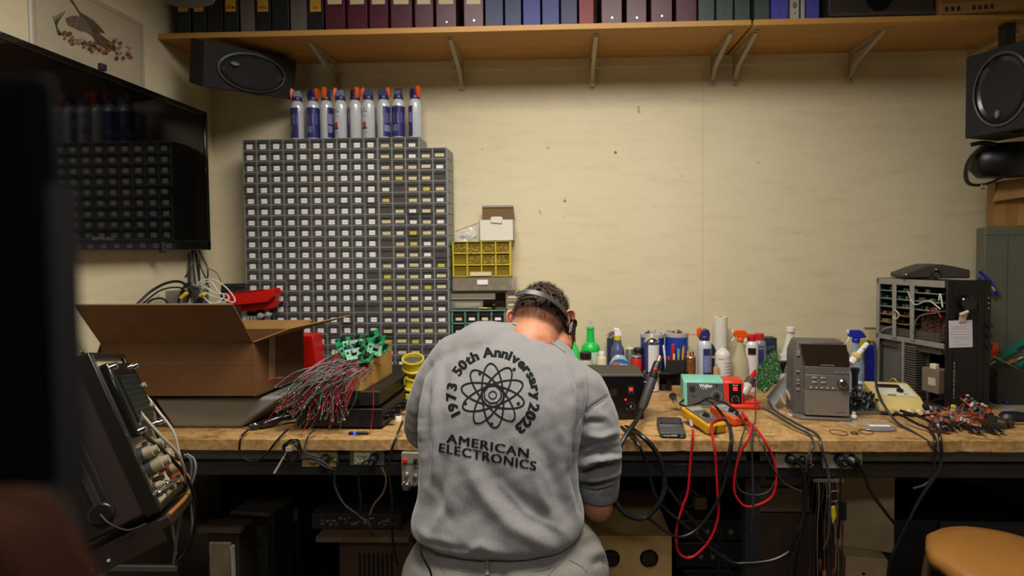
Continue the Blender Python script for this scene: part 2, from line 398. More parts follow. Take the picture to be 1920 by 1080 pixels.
# grey rounded device hanging into the frame at the top left
p = at(348, 6, -1.0)
t = thing('clamp_lamp', 'grey rounded lamp underside cut by the top edge, left of the shelf', 'lamp', p)
m = MB(); m.lathe([(0, 0), (.06, .002), (.085, .012), (.09, .03), (.07, .06), (.02, .08)], (0, 0, 0), 24, sx=1.0, sy=.7); m.build('lamp_head', M('dusty_grey', '#5d5b58', .5), t)
MB().cyl((0, 0, .07), (0, 0, CEIL-p.z), .008).build('stem', dsteel, t)

# ------------------------------------------------------------------ left wall: television, bird print, corner speaker
TX = LX+.075
zt = at(390, 215, -.12).z; zb = at(388, 469, -.12).z
ty1 = atx(391, 300, TX).y; ty0 = ty1-1.10
t = thing('television', 'large black flat television on the left wall reflecting the drawers', 'television', (TX, (ty0+ty1)/2, (zt+zb)/2))
hw = (ty1-ty0)/2; hh = (zt-zb)/2
fr = M('tv_bezel', '#0b0b0d', .12, coat=.5)
m = MB(); m.box(-.055, -.012, -hw, hw, -hh, hh); m.build('case', black, t, bevel=.006)
m = MB(); bz = .022; m.box(-.012, 0, -hw, hw, hh-bz, hh); m.box(-.012, 0, -hw, hw, -hh, -hh+bz*1.9); m.box(-.012, 0, -hw, -hw+bz, -hh, hh); m.box(-.012, 0, hw-bz, hw, -hh, hh); m.build('bezel', fr, t, bevel=.002)
m = MB(); m.box(-.010, -.004, -hw+bz, hw-bz, -hh+bz*1.9, hh-bz); m.build('screen', M('tv_screen', '#050506', .06, spec=.6), t)
p = atx(193, 446, TX)-Vector(t.location)
m = MB(); m.text('SAMSUNG', (.0006, p.y, p.z-.008), (0, 1, 0), (0, 0, 1), .018, .02, xs=1.2); m.build('logo', M('silver_print', '#6f7376', .3, .6), t)
for px, py in ((193, 126), (306, 460)):
    p = atx(px, py, TX)-Vector(t.location); s = 1 if py < 200 else -1
    m = MB(); m.box(-.01, .006, p.y-.012, p.y+.012, p.z-.02*(s < 0)-.012, p.z+.012); m.build('mounting_clip', dkgrey, t, bevel=.002)
m = MB(); m.box(-.072, -.05, -.3, .3, -.2, .2); m.build('wall_mount', dkgrey, t)
# print
PX = LX+.002
def pw(px, py, o=0.0): return atx(px, py, PX+o)
q = [pw(68, -60), pw(268, 45), pw(266, 152), pw(68, 70)]
yA, yB = pw(55, 20).y, pw(268, 45).y; zT = pw(268, 45).z; zB = pw(266, 156).z-.05
t = thing('bird_print', 'framed print of a brown bird on the left wall above the television', 'picture', (PX, (yA+yB)/2, (zT+zB)/2))
L0 = Vector(t.location)
MB().box(-.001, .001, yA-L0.y, yB-L0.y, zB-L0.z, zT-L0.z).build('sheet', M('print_paper', '#b7ab92', .6, var=.04), t)
m = MB(); d = .018
for (a, b_, c, e) in ((yA+d, yB-d, zT-d-.002, zT-d), (yA+d, yB-d, zB+d, zB+d+.002), (yA+d, yA+d+.002, zB+d, zT-d), (yB-d-.002, yB-d, zB+d, zT-d)): m.box(.001, .0014, a-L0.y, b_-L0.y, c-L0.z, e-L0.z)
m.build('border_line', M('print_line', '#8c8272', .7), t)
MB().box(.0, .0025, yA-L0.y-.004, yA-L0.y+.006, zB-L0.z, zT-L0.z).build('glossy_edge', M('plastic_edge', '#d8d4cc', .15), t)
def blot(pts, mat, name, off): 
    P = [pw(x/4.0, y/4.0, off)-L0 for x, y in pts]; n = len(P); m = MB(); m.add(P, [tuple(range(n))]); return m.build(name, mat, t, smooth=False)
bb = M('bird_brown', '#5a4a3c', .7, var=.3, vscale=60); blot([(520,0),(545,0),(600,90),(700,150),(760,210),(790,250),(745,245),(770,270),(860,335),(880,370),(850,385),(760,350),(720,330),(700,280),(650,240),(640,190),(600,120),(560,50)], bb, 'bird_body', .0018)
wing = [(490,140),(540,118),(610,122),(680,200),(700,255),(640,240)]
for k in range(8): wing += [(620-k*14, 225+8-k*7), (612-k*14, 240-k*6)]
blot(wing, M('bird_wing', '#6b5c4e', .7, var=.35, vscale=80), 'wing', .0026)
random.seed(5)
m = MB()
for k in range(90):
    cx = random.uniform(480, 980); cy = 260+(cx-480)*.38+random.uniform(-30, 40); r = random.uniform(5, 22)
    if cx > 820: cy -= random.uniform(0, 110)
    m.mi = random.randrange(4); P = [pw((cx+r*random.uniform(.5, 1.2)*math.cos(a_))/4, (cy+r*.7*math.sin(a_))/4, .003+.0001*k)-L0 for a_ in [j*math.pi/3 for j in range(6)]]; m.add(P, [tuple(range(6))])
m.build('leaf_litter', [M('leaf_a', '#7c5a3a', .8), M('leaf_b', '#8f7a5a', .8), M('leaf_c', '#4a4338', .8), M('leaf_d', '#8a4a34', .8)], t, smooth=False)
m = MB()
for k in range(5):
    x0 = 440+k*8; m.tube([pw(x0/4, 265/4, .003)-L0, pw((x0-20-k*6)/4, 190/4, .003)-L0, pw((x0-40+k*14)/4, (120-k*9)/4, .003)-L0], .0011, 5)
m.build('twigs', M('leaf_c', '#4a4338', .8), t)

def oval_speaker(label, C, xd, yd, n, w, h, dep, badge):
    xd, yd, n = xd.normalized(), yd.normalized(), n.normalized()
    R = Matrix((xd, yd, n)).transposed()
    t = thing('oval_speaker', label, 'speaker', C); t.rotation_euler = R.to_euler()
    sm = M('speaker_felt', '#232325', .85, var=.35, vscale=200, bump=.2, bscale=300)
    MB().box(-w/2, w/2, -h/2, h/2, -dep, 0).build('cabinet', sm, t, bevel=.004)
    a, b_ = w*.36, h*.42
    m = MB()
    def ring(f, z): return [(a*f*math.cos(2*math.pi*i/48), b_*f*math.sin(2*math.pi*i/48), z) for i in range(48)]
    m.tube(ring(1.0, .004), .006, 8, 0, True); m.build('surround', M('surround_rubber', '#4e4f50', .4), t)
    m = MB(); k = 48; prof = [(.98, .004), (.95, .012), (.9, .002), (.5, -.012), (.22, -.022), (.2, -.012), (.1, -.008), (.001, -.007)]
    vs = []; 
    for f, z in prof: vs += ring(f, z+.002)
    m.add(vs, [(j*k+i, j*k+(i+1) % k, (j+1)*k+(i+1) % k, (j+1)*k+i) for j in range(len(prof)-1) for i in range(k)]); m.build('cone', M('cone_gloss', '#1d1d20', .22, coat=.4), t)
    m = MB(); bx, by, bw, bh = badge; m.lathe([(0, .011), (.9, .011), (1, .009), (1, .004)], (bx*a, by*b_, 0), 24, sx=bw, sy=bh); bo = m.build('badge', M('badge_silver', '#8d9b94', .3, .5), t)
    m = MB(); m.torus((bx*a, by*b_, .0115), 1, .0012, n=24, m=5); 
    for v in m.v: v.x = bx*a+(v.x-bx*a)*bw*.8; v.y = by*b_+(v.y-by*b_)*bh*.8
    m.build('badge_ring', dkgrey, bo)
    m = MB(); m.lathe([(0, 0), (.018, 0), (.022, .002)], (w*.1, -h/2-.0005, -dep*.25), 20, (0, -1, 0)); m.build('port', blackg, t)
    return t
A = at(381, 76, -.49); B = at(555, 112, -.15); C_ = at(382, 163, -.44)
cc = (B+C_)/2; xd = (at(555, 112, -.15)-at(381, 76, -.49)); yd = A-C_; nn = xd.cross(yd)
sp = oval_speaker('black oval speaker hung under the left end of the shelf above the cans', cc, xd, yd - xd*(yd.dot(xd)/xd.length_squared), nn, xd.length, yd.length, .12, (-.55, .32, .019, .008))
A = at(1809, 110, -.33); B = at(1915, 72, -.52); C_ = at(1811, 262, -.33)
xd = B-A; xd.z = 0; xd.normalize(); xd = xd*.27; yd = Vector((0, 0, (A-C_).z))
cc = (A+C_)/2+xd/2+Vector((0, 0, .005)); nn = xd.cross(yd)
sp2 = oval_speaker('black oval speaker standing high in the right corner on the dark bag', cc, xd, yd, nn, .27, yd.length, .2, (-.1, -.68, .009, .017))
tag(MB().box(cc.x+.10, cc.x+.14, -.34, -.30, cc.z+yd.length/2, ZS-.001).build('hanging_block', dkgrey, loc=(cc.x+.12, -.32, ZS)), 'dark mounting block between the right speaker and the shelf', 'bracket')
tag(MB().slab([at(1816, 100, -.02), at(1822, 100, -.02), at(1935, 52, -.37), at(1925, 48, -.37)], .01).build('shelf_rail', M('bracket_metal'), loc=at(1816, 100, -.02)), 'pale straight metal rail under the right shelf end beside the right speaker', 'bracket')

# ------------------------------------------------------------------ parts-drawer cabinets
CYF = -.165; PX0 = at(455, 262, CYF); PW_ = (at(835, 400, CYF).x-at(457, 400, CYF).x)/15.0; PZ_ = .0503
ZTOP = PX0.z
framem = M('drawer_cabinet_frame', '#848a87', .5, var=.06)
clearm = bpy.data.materials.new('smoky_clear_plastic'); clearm.use_nodes = True
nt = clearm.node_tree; b = nt.nodes['Principled BSDF']; b.inputs['Base Color'].default_value = lin('#6a6663'); b.inputs['Roughness'].default_value = .16; b.inputs['Alpha'].default_value = .42
labw = M('label_white', '#f4f2ee', .7); labc = M('label_cream', '#ddd0a2', .7); laby = M('label_yellow', '#d8c648', .7)
cont = {'r': M('contents_red', '#8c2018', .6, var=.5, vscale=150), 'y': M('contents_yellow', '#c7b04a', .6, var=.4, vscale=150), 't': M('contents_tan', '#9a8466', .7, var=.5, vscale=150), 'w': M('contents_pale', '#bdb6a4', .5, var=.4, vscale=150), 'k': M('contents_dark', '#332e2b', .6, var=.5, vscale=150)}
dw, dh = PW_-.0042, PZ_-.0042
mb = MB()
mb.box(-dw/2, dw/2, 0, .002, -dh/2, dh*.22); mb.box(-dw/2, dw/2, 0, .13, -dh/2, -dh/2+.0015); mb.box(-dw/2, -dw/2+.0015, .002, .13, -dh/2, dh*.3); mb.box(dw/2-.0015, dw/2, .002, .13, -dh/2, dh*.3)
mb.box(-dw*.42, dw*.42, -.009, .001, dh*.22, dh*.30); mb.box(-dw/2, dw/2, .001, .003, dh*.22, dh/2)
DRW = mb
def proto(lab, c):
    o = DRW.build('drawer', clearm, bevel=.0006, segs=1)
    if lab:
        wl, hl, zc, mt = {'w': (.0275, .0215, -.0085, labw), 'c': (.036, .0135, -.0125, labc), 's': (.030, .0145, -.012, labw), 'y': (.030, .0145, -.012, laby), 'n': (.040, .0135, -.009, labc)}[lab]
        l = MB().box(-wl/2, wl/2, -.0008, -.0001, zc-hl/2, zc+hl/2).build('label_card', mt, o)
        MB().box(-wl*.34, wl*.34, -.0010, -.0008, zc-.0012, zc+.0004).build('writing', M('faint_ink', '#8a8078', .8), l)
    if c:
        random.seed(ord(c[0])); m = MB()
        for k in range(9):
            x = random.uniform(-.36, .36)*dw; z = -dh/2+.004+random.random()*(.010 if c != 'w' else .022); m.bc((x, .012+random.random()*.02, z), (.012, .008, .007), Euler((random.random()*3, random.random()*3, random.random()*3)).to_matrix())
        m.build('contents', cont[c], o)['kind'] = 'stuff'
    return o
PR = {}
def getp(lab, c):
    k = (lab, c)
    if k not in PR: PR[k] = proto(lab, c); return PR[k], True
    return PR[k], False
def cabinet(label, c0, nc, r0, nr, dx=0.0):
    x0 = PX0.x+c0*PW_+dx; zt_ = ZTOP-r0*PZ_; w = nc*PW_; h = nr*PZ_
    t = thing('drawer_cabinet', label, 'cabinet', (x0+w/2, CYF, zt_-h), group='grey small-parts drawer cabinets')
    m = MB(); e = .0022
    for i in range(nc+1): xx = -w/2+i*PW_; m.box(xx-e, xx+e, 0, .15, 0, h)
    for j in range(nr+1): m.box(-w/2, w/2, .0006, .15, max(0, j*PZ_-e), min(h, j*PZ_+e))
    m.box(-w/2, w/2, .148, .152, 0, h)
    m.build('frame', framem, t)
    if nc == 5:
        m = MB()
        for j in range(nr): m.box(w/2+e, w/2+e+.002, .004, .148, j*PZ_+.003, (j+1)*PZ_-.003)
        m.build('ribbed_side', framem, t)
    rnd = random.Random(c0*31+r0)
    for j in range(nr):
        for i in range(nc):
            col, row = c0+i, r0+j
            if col < 10:
                lab = 'w'; c = ''
                if row == 1 and col in (0, 1, 3, 4): c = 'y'
                elif row > 7 and rnd.random() < .35: c = rnd.choice('rrtk')
                elif rnd.random() < .08: c = 'w'
                if (col, row) in ((9, 12), (8, 15), (9, 15)): lab = ''
            else:
                lab = rnd.choice('ccccccssssnny') if rnd.random() > .07 else ''
                c = rnd.choice(['', '', 'k', 'w', 't', 'r'])
                if lab == '': c = 'k'
            p, new = getp(lab, c)
            o = p if new else copy_tree(p)
            o.parent = t; o.location = (-w/2+(i+.5)*PW_, .0002, h-(j+.5)*PZ_)
            if not new and rnd.random() < .12: o.location.y -= rnd.random()*.008
for k, (r0, nr) in enumerate(((0, 6), (6, 6), (12, 6), (18, 4))):
    cabinet(('top', 'second', 'third', 'lowest')[k]+' grey cabinet of the left stack, ten drawers wide with white labels', 0, 10, r0, nr)
cabinet('small three-wide cabinet of cream-labelled drawers topmost beside the cans', 10, 3, 0, 1, .004)
for k, (r0, nr) in enumerate(((1, 5), (6, 6), (12, 6), (18, 4))):
    cabinet(('top', 'second', 'third', 'lowest')[k]+' grey cabinet of the right stack, five drawers wide with cream labels', 10, 5, r0, nr, .004)
zb_ = ZTOP-22*PZ_
x0 = PX0.x; 
tag(MB().box(x0-.01, x0+15*PW_+.02, CYF-.005, -.01, BZ+.0005, zb_-.003).build('plinth', M('dark_plinth', '#2e2b28', .7), loc=(x0+.4, CYF, BZ)), 'dark low plinth under the two stacks of drawer cabinets', 'plinth')

# duster cans on top of the cabinets
labblue = M('can_blue', '#33326e', .25, .1, coat=.3, var=.1, vscale=60); canw = M('can_white', '#c9ccd2', .2, .1, coat=.4)
bluprint = M('can_print', '#7d7fa6', .3, var=.35, vscale=160)
def duster_can(label, loc, rot, variant, z_s=1.0, name='air_duster_can', group='air duster cans on the drawer cabinets', cap='up'):
    t = thing(name, label, 'spray can', loc, rot, group); R = .0305; H = .150*z_s
    m = MB(); prof = [(R*.9, 0), (R, .004), (R, H), (R*.96, H+.010), (R*.74, H+.026), (R*.55, H+.032)]
    m.lathe(prof, n=32); m.build('can', canw, t)
    m = MB(); n = 16; a0, a1 = variant; seg = []; 
    for i in range(n+1):
        a = a0+(a1-a0)*i/n; seg.append((math.cos(a)*(R+.0004), math.sin(a)*(R+.0004)))
    z0, z1 = .006, H-.004
    m.add([(x, y, z0) for x, y in seg]+[(x, y, z1) for x, y in seg], [(i, i+1, n+2+i, n+1+i) for i in range(n)]); bl = m.build('blue_label', labblue, t)
    m = MB(); k = 5
    for (za, zb, q0, q1) in ((.07*z_s, z1-.03, .08, .92), (.03, .06*z_s, .08, .6)):
        sg = [(math.cos(a0+(a1-a0)*(q0+(q1-q0)*i/k))*(R+.0007), math.sin(a0+(a1-a0)*(q0+(q1-q0)*i/k))*(R+.0007)) for i in range(k+1)]
        m.add([(x, y, za) for x, y in sg]+[(x, y, zb) for x, y in sg], [(i, i+1, k+2+i, k+1+i) for i in range(k)])
    m.build('small_print', bluprint, bl)
    ac = (a0+a1)/2+math.pi
    m = MB(); k = 5
    for (za, zb, h0, mi) in ((.05*z_s, .075*z_s, .35, 0), (.042*z_s, .052*z_s, .45, 1), (.100*z_s, .104*z_s, .5, 2), (.12*z_s, .128*z_s, .55, 2), (.135*z_s, .138*z_s, .3, 0), (.02, .024, .5, 2), (.03, .033, .5, 2)):
        m.mi = mi; sg = [(math.cos(ac-h0+2*h0*i/k)*(R+.0005), math.sin(ac-h0+2*h0*i/k)*(R+.0005)) for i in range(k+1)]
        m.add([(x, y, za) for x, y in sg]+[(x, y, zb) for x, y in sg], [(i, i+1, k+2+i, k+1+i) for i in range(k)])
    m.build('front_print', [M('print_orange', '#a8472c', .4), M('print_dark', '#3a3034', .4), M('print_greyblue', '#8a8fa6', .4)], t)
    m = MB(); m.lathe([(.019, H+.028), (.023, H+.032), (.022, H+.048), (.015, H+.052)], n=20)
    m.prism([(-.020, H+.044), (.019, H+.044), (.024, H+.054), (.014, H+.074), (-.004, H+.082), (-.016, H+.076), (-.022, H+.058)], 'y', -.016, .016)
    m.build('nozzle_cap', navy, t, bevel=.003)
    m = MB(); m.prism([(.012, H+.078), (.024, H+.090), (.033, H+.078), (.031, H+.046), (.024, H+.036), (.023, H+.054)], 'y', -.0095, .0095); m.build('trigger', orange, t, bevel=.002)
    return t
yc = CYF+.05
CN = [(559, 255, 3.7, (2.8, 5.25), 'mostly blue, orange trigger at upper left, first of the row'), (588, 254, -.4, (2.9, 6.5), 'all blue front, second from the left'), (613, 253, -1.5, (5.2, 6.6), 'orange trigger straight up, third from the left'),
      (640, 252, 3.5, (6.1, 8.6), 'white front with orange picture, fourth from the left'), (667, 251, -.9, (2.9, 4.2), 'trigger tilted up right, middle of the row'), (692, 251, 3.3, (6.2, 8.6), 'white front, blue cap, fourth from the right'),
      (720, 250, .1, (4.9, 7.2), 'white with blue right edge, third from the right'), (748, 249, 1.7, (2.7, 6.3), 'all blue front, second from the right'), (779, 251, -.7, (3.0, 4.55), 'half blue, half white, orange trigger, last on the right')]
for px, py, rz, var, lab in CN:
    p = at(px, py, yc); duster_can('air duster can, '+lab, (p.x, yc, ZTOP+.0005+.0022), rz-.0, (var[0]-rz, var[1]-rz))
# ------------------------------------------------------------------ workbench
BF = onb(1000, 826).y       # front edge of the bench
def benchmat():
    m = bpy.data.materials.new('bench_chipboard'); m.use_nodes = True; nt = m.node_tree; N = nt.nodes.new; L = nt.links.new
    b = nt.nodes['Principled BSDF']; b.inputs['Roughness'].default_value = .5; tc = N('ShaderNodeTexCoord')
    mp = N('ShaderNodeMapping'); mp.inputs['Scale'].default_value = (1.2, 3.5, 3.0); L(tc.outputs['Object'], mp.inputs['Vector'])
    n1 = N('ShaderNodeTexNoise'); n1.inputs['Scale'].default_value = 7; n1.inputs['Detail'].default_value = 9; n1.inputs['Roughness'].default_value = .7; L(mp.outputs[0], n1.inputs['Vector'])
    r1 = N('ShaderNodeValToRGB'); L(n1.outputs['Fac'], r1.inputs['Fac']); e = r1.color_ramp.elements
    e[0].position = .30; e[0].color = lin('#553c22'); e[1].position = .66; e[1].color = lin('#c8a46e')
    x = e.new(.46); x.color = lin('#b08a54')
    n2 = N('ShaderNodeTexNoise'); n2.inputs['Scale'].default_value = 55; n2.inputs['Detail'].default_value = 3; L(tc.outputs['Object'], n2.inputs['Vector'])
    r2 = N('ShaderNodeValToRGB'); L(n2.outputs['Fac'], r2.inputs['Fac']); e = r2.color_ramp.elements
    e[0].position = .3; e[0].color = lin('#b59a78'); e[1].position = .6; e[1].color = (1, 1, 1, 1)
    mx = N('ShaderNodeMix'); mx.data_type = 'RGBA'; mx.blend_type = 'MULTIPLY'; mx.inputs['Factor'].default_value = .6
    L(r1.outputs[0], mx.inputs[6]); L(r2.outputs[0], mx.inputs[7]); L(mx.outputs[2], b.inputs['Base Color'])
    bp = N('ShaderNodeBump'); bp.inputs['Strength'].default_value = .15; bp.inputs['Distance'].default_value = .003; L(n1.outputs['Fac'], bp.inputs['Height']); L(bp.outputs[0], b.inputs['Normal'])
    return m
BENCHM = benchmat()
bx0 = LX+.002; bx1 = RX-.002
t = thing('workbench', 'long workbench with worn tan chipboard top running the whole back wall', 'workbench', ((bx0+bx1)/2, BF, 0))
ox = (bx0+bx1)/2
m = MB(); bm_n = 140
# front edge slightly chipped: outline polygon in xy
rnd = random.Random(3); poly = [(bx0-ox, -.003-BF), (bx0-ox, 0)]
for i in range(1, bm_n): poly.append((bx0-ox+(bx1-bx0)*i/bm_n, rnd.uniform(0, .004)+(.006 if rnd.random() < .06 else 0)))
poly += [(bx1-ox, 0), (bx1-ox, -.003-BF)]
m.prism(poly, 'z', BZ-.036, BZ); m.build('bench_top', BENCHM, t, smooth=False)
beam = M('grey_steel_beam', '#55514d', .55, .2, var=.1); darkm = M('dark_steel', '#1d1b1a', .6, var=.2)
m = MB(); m.box(bx0-ox, bx1-ox, .045, .09, BZ-.086, BZ-.048); m.build('rail', beam, t, bevel=.004)
m = MB(); m.box(bx0-ox, bx1-ox, .03, .10, BZ-.135, BZ-.088); m.build('lower_rail', darkm, t, bevel=.004)
for x in (bx0-ox+.12, -.62, .28, bx1-ox-.08):
    for y in (.07, -BF-.08): MB().box(x-.025, x+.025, y-.025, y+.025, 0, BZ-.036).build('leg', darkm, t, bevel=.003)

# ------------------------------------------------------------------ outlets hung below the bench top
FRY = BF+.026
def oplate(label, x0, y0, x1, y1, mat, name='outlet_plate'):
    a = at(x0, y0, FRY); b_ = at(x1, y1, FRY); w = b_.x-a.x; h = a.z-b_.z
    zt_ = min(a.z, BZ-.037); t = thing(name, label, 'outlet', ((a.x+b_.x)/2, FRY, (zt_+b_.z)/2)); h = zt_-b_.z
    MB().box(-w/2, w/2, 0, .014, -h/2, h/2).build('plate', mat, t, bevel=.002); return t, w, h
pinew = M('pine_board', '#a5824f', .7, var=.12, stretch=(1, 1, 6), vscale=15); dirty = M('dirty_cream_plate', '#a3927c', .6, var=.25, vscale=18)
def receptacle(t, x, z, mat=cream, up=True, r=.017):
    o = MB().lathe([(0, .006), (r*.95, .006), (r, .004), (r, 0)], (x, -.0005, z), 20, (0, -1, 0)).build('socket', mat, t)
    m = MB(); 
    for dx, dz in ((-.006, .003), (.006, .003)): m.box(x+dx-.001, x+dx+.001, -.0078, -.006, z+dz-.004, z+dz+.004)
    m.cyl((x, -.0078, z-.007), (x, -.006, z-.007), .0024, n=10); m.build('slots', blackg, o)
def plug(t, x, z, mat=black, d=(0, -1, -.25), r=.017):
    d = Vector(d).normalized(); a = Vector((x, -.001, z))
    m = MB(); m.cyl(a, a+d*.03, r, r*.8, n=14); m.cyl(a+d*.03, a+d*.05, r*.45, r*.3, n=10); return m.build('plug', mat, t, bevel=.002)
t1, w, h = oplate('pine board with a socket hung under the bench below the wire bundle', 565, 836, 633, 876, pinew)
receptacle(t1, -.018, .002, M('worn_socket', '#a89c86', .5)); plug(t1, .024, .0)
t2, w, h = oplate('grey metal box with ivory double socket under the bench edge', 655, 838, 721, 873, dsteel, 'outlet_box')
receptacle(t2, -.022, .0); receptacle(t2, .006, .0, up=False); MB().box(-.045, .03, -.0008, 0, -.024, .024).build('cover_plate', cream, t2, bevel=.003); plug(t2, .026, .0)
t3, w, h = oplate('dirty cream plate with two black plugs, left one of the two on the right', 1453, 836, 1523, 878, dirty)
plug(t3, -.018, .004, d=(.5, -1, -.1)); plug(t3, .024, .0, d=(.6, -1, -.2), r=.014)
t4, w, h = oplate('dirty cream plate with two round black plugs above the pale cardboard column', 1543, 836, 1617, 879, dirty)
plug(t4, -.012, .004, d=(0, -1, -.2), r=.02); plug(t4, .022, .0, d=(.5, -1, -.3), r=.022)
# small instrument panel beside the sweatshirt
a = at(752, 840, BF-.01); b_ = at(800, 912, BF-.01); w = .085; zt_ = BZ-.04
t = thing('control_panel', 'grey metal panel with knobs and switches under the bench left of the man', 'panel', (a.x+w/2, BF-.01, zt_)); h = zt_-b_.z
pm = M('panel_aluminium', '#9a9488', .45, .4, var=.1)
MB().box(-w/2, w/2, 0, .13, -h, 0).build('box', pm, t, bevel=.002)
m = MB(); [m.box(-.036+k*.0085, -.030+k*.0085, -.0008, 0, -.040, -.034) for k in range(8)]; [m.box(.002+k*.006, .006+k*.006, -.0008, 0, -.052, -.048) for k in range(4)]; m.build('lettering', M('panel_ink', '#3b3733', .6), t)
for x, z, r, mt, nm in ((-.026, -.075, .008, dsteel, 'jack'), (-.026, -.112, .014, chrome, 'knob'), (.004, -.08, .007, chrome, 'toggle_switch'), (.004, -.105, .006, dsteel, 'jack'), (-.03, -.025, .007, redp, 'red_button'), (.006, -.025, .006, black, 'black_button')):
    m = MB(); m.lathe([(0, .014), (r*.8, .014), (r, .010), (r, .002), (r*1.2, 0)], (x, 0, z), 16, (0, -1, 0)); m.build(nm, mt, t)

struct('shade_board', MB().box(LX, RX, -.02, -.0, 0, BZ-.04), M('underbench_shade', '#14110f', .8))  # added near-black sheet over the wall, standing in for the shade under the bench
# ------------------------------------------------------------------ things under the bench
dkwood = M('dim_plywood', '#a8854f', .75, var=.2, vscale=8)
def crate(name, label, cat, p0, p1, y, dep, mat, rz=0, top=None, extra=None):
    a = at(p0[0], p0[1], y); b_ = at(p1[0], p1[1], y); w = b_.x-a.x; z0 = 0 if p1[1] >= 1075 else b_.z
    t = thing(name, label, cat, ((a.x+b_.x)/2, y, z0), rz); h = a.z-z0
    MB().box(-w/2, w/2, 0, dep, 0, h).build('body', mat, t, bevel=.004); return t, w, h
t, w, h = crate('speaker_box', 'plywood speaker box with round perforated opening on the floor beside the man', 'speaker', (1085, 1005), (1260, 1080), -.72, .4, dkwood)
for px in (1217, 1145):
    p = at(px, 1047, -.72); m = MB(); r = .032
    m.lathe([(0, -.001), (r*.92, -.001), (r, .003), (r*1.06, 0)], (p.x-t.location.x, 0, p.z), 24, (0, -1, 0)); g = m.build('grille', M('grille_dark', '#161412', .5), t)
    m = MB()
    for i in range(-4, 5):
        for j in range(-4, 5):
            if i*i+j*j <= 14: m.box(p.x-t.location.x+i*.0068-.0018, p.x-t.location.x+i*.0068+.0018, -.002, -.0012, p.z+j*.0068-.0018, p.z+j*.0068+.0018)
    m.build('mesh_dots', M('grille_metal', '#6b5d48', .5, .5), g)
palebox = M('pale_carton', '#a58c68', .8, var=.08); 
t, w, h = crate('cardboard_carton', 'pale cardboard carton on the floor, lower of two under the right sockets', 'box', (1588, 1046), (1662, 1080), -.66, .3, palebox, -.15)
m = MB(); m.cyl((-.01, -.001, h-.06), (-.01, 0, h-.06), .006); m.build('hole', blackg, t); HB = h
p = at(1625, 1040, -.62)
t = thing('cardboard_carton', 'tall pale cardboard carton standing on a lower one under the right sockets', 'box', (p.x, -.6, HB+.001), -.3)
MB().box(-.10, .10, 0, .22, 0, .35).build('body', palebox, t, bevel=.003)
t, w, h = crate('steel_cabinet', 'dark brown steel cabinet deep under the bench below two grey boxes', 'cabinet', (1392, 963), (1530, 1080), -.5, .4, M('brown_steel', '#4a3a2e', .6, var=.15))
zc_ = h
t = thing('equipment_case', 'dim grey-brown case lying on the steel cabinet, lower of two', 'case', (at(1460, 950, -.5).x, -.49, zc_+.001)); MB().box(-.13, .13, 0, .3, 0, .1).build('body', M('dim_case', '#8a7660', .6, var=.1), t, bevel=.006); MB().box(-.12, .12, -.006, 0, .092, .1).build('lip', M('dim_case'), t)
t = thing('equipment_case', 'dim grey case on top of the other under the bench, upper of two', 'case', (at(1455, 905, -.5).x, -.48, zc_+.102)); MB().box(-.11, .115, 0, .3, 0, .075).build('body', M('dim_case2', '#776a5e', .6, var=.1), t, bevel=.006); MB().box(-.03, .03, -.012, -.002, .03, .04).build('handle', black, t)
# stack of old decks
zz = 0.0
for k, (hh_, xo, lab) in enumerate(((.16, 0, 'lowest'), (.12, .02, 'second'), (.11, -.01, 'third'), (.09, .015, 'topmost'))):
    p = at(1335, 1000, -.55)
    t = thing('tape_deck', 'dark old audio deck under the bench, %s in its stack of four' % lab, 'deck', (p.x+xo, -.55, zz)); m = MB(); m.box(-.13, .13, 0, .3, .006, hh_-.004); m.build('case', M('deck_dark', '#221f1d', .5, .2), t, bevel=.004)
    for q in range(4): MB().lathe([(0, .012), (.009, .012), (.01, 0)], (-.08+q*.045, 0, hh_/2), 12, (0, -1, 0)).build('knob', dsteel, t)
    for q in (-.1, .1): MB().cyl((q, .03, 0), (q, .03, .007), .01).build('foot', black, t)
    zz += hh_
p = at(1320, 940, -.5)
t = thing('motor_part', 'small tan coil part sitting on the topmost old deck', 'part', (p.x, -.47, zz)); MB().box(-.03, .02, 0, .05, 0, .05).build('coil', M('coil_tan', '#9a8058', .6, var=.2), t, bevel=.004); MB().torus((-.05, .02, .04), .035, .003, (0, 1, 0)).build('loop', dsteel, t)
# left side under the bench
t, w, h = crate('console_cabinet', 'brown cabinet with vertical vent slots on the floor left of the man', 'cabinet', (635, 1008), (775, 1080), -.62, .4, M('dim_brown', '#4a3326', .7, var=.15))
m = MB()
for k in range(8):
    x = at(675+k*8.5, 1055, -.62).x-t.location.x; m.box(x-.004, x+.004, -.001, 0, h-.22, h-.06)
m.build('vent_slots', blackg, t)
t = thing('wood_plank', 'thin rough plank lying on the brown slotted cabinet', 'plank', (at(690, 1000, -.62).x, -.66, h+.0005)); MB().box(-.19, .17, 0, .16, 0, .02).build('board', M('rough_plank', '#6b5038', .8, var=.2), t, bevel=.003)
t = thing('dusty_chassis', 'long dark dusty chassis on the plank under the bench', 'chassis', (at(680, 975, -.5).x, -.60, h+.021)); MB().box(-.17, .19, .0, .25, 0, .065).build('body', M('dusty_black', '#2a2522', .8, var=.3, vscale=30), t, bevel=.006)
m = MB(); rnd = random.Random(4)
for k in range(40): m.bc((rnd.uniform(-.14, .16), -.0015, rnd.uniform(.02, .05)), (rnd.uniform(.004, .014), .003, .005))
m.build('label_remnants', M('flaked_paint', '#847a68', .8), t)['kind'] = 'stuff'
def chassis(name, label, P0, rz, w, d, h, col, z=0, tilt=0):
    t = thing(name, label, 'chassis', (P0[0], P0[1], z), rot=(0, tilt, rz))
    MB().box(-w/2, w/2, 0, d, 0, h).build('case', M('m_'+col, col, .5, .3, var=.2), t, bevel=.003); return t
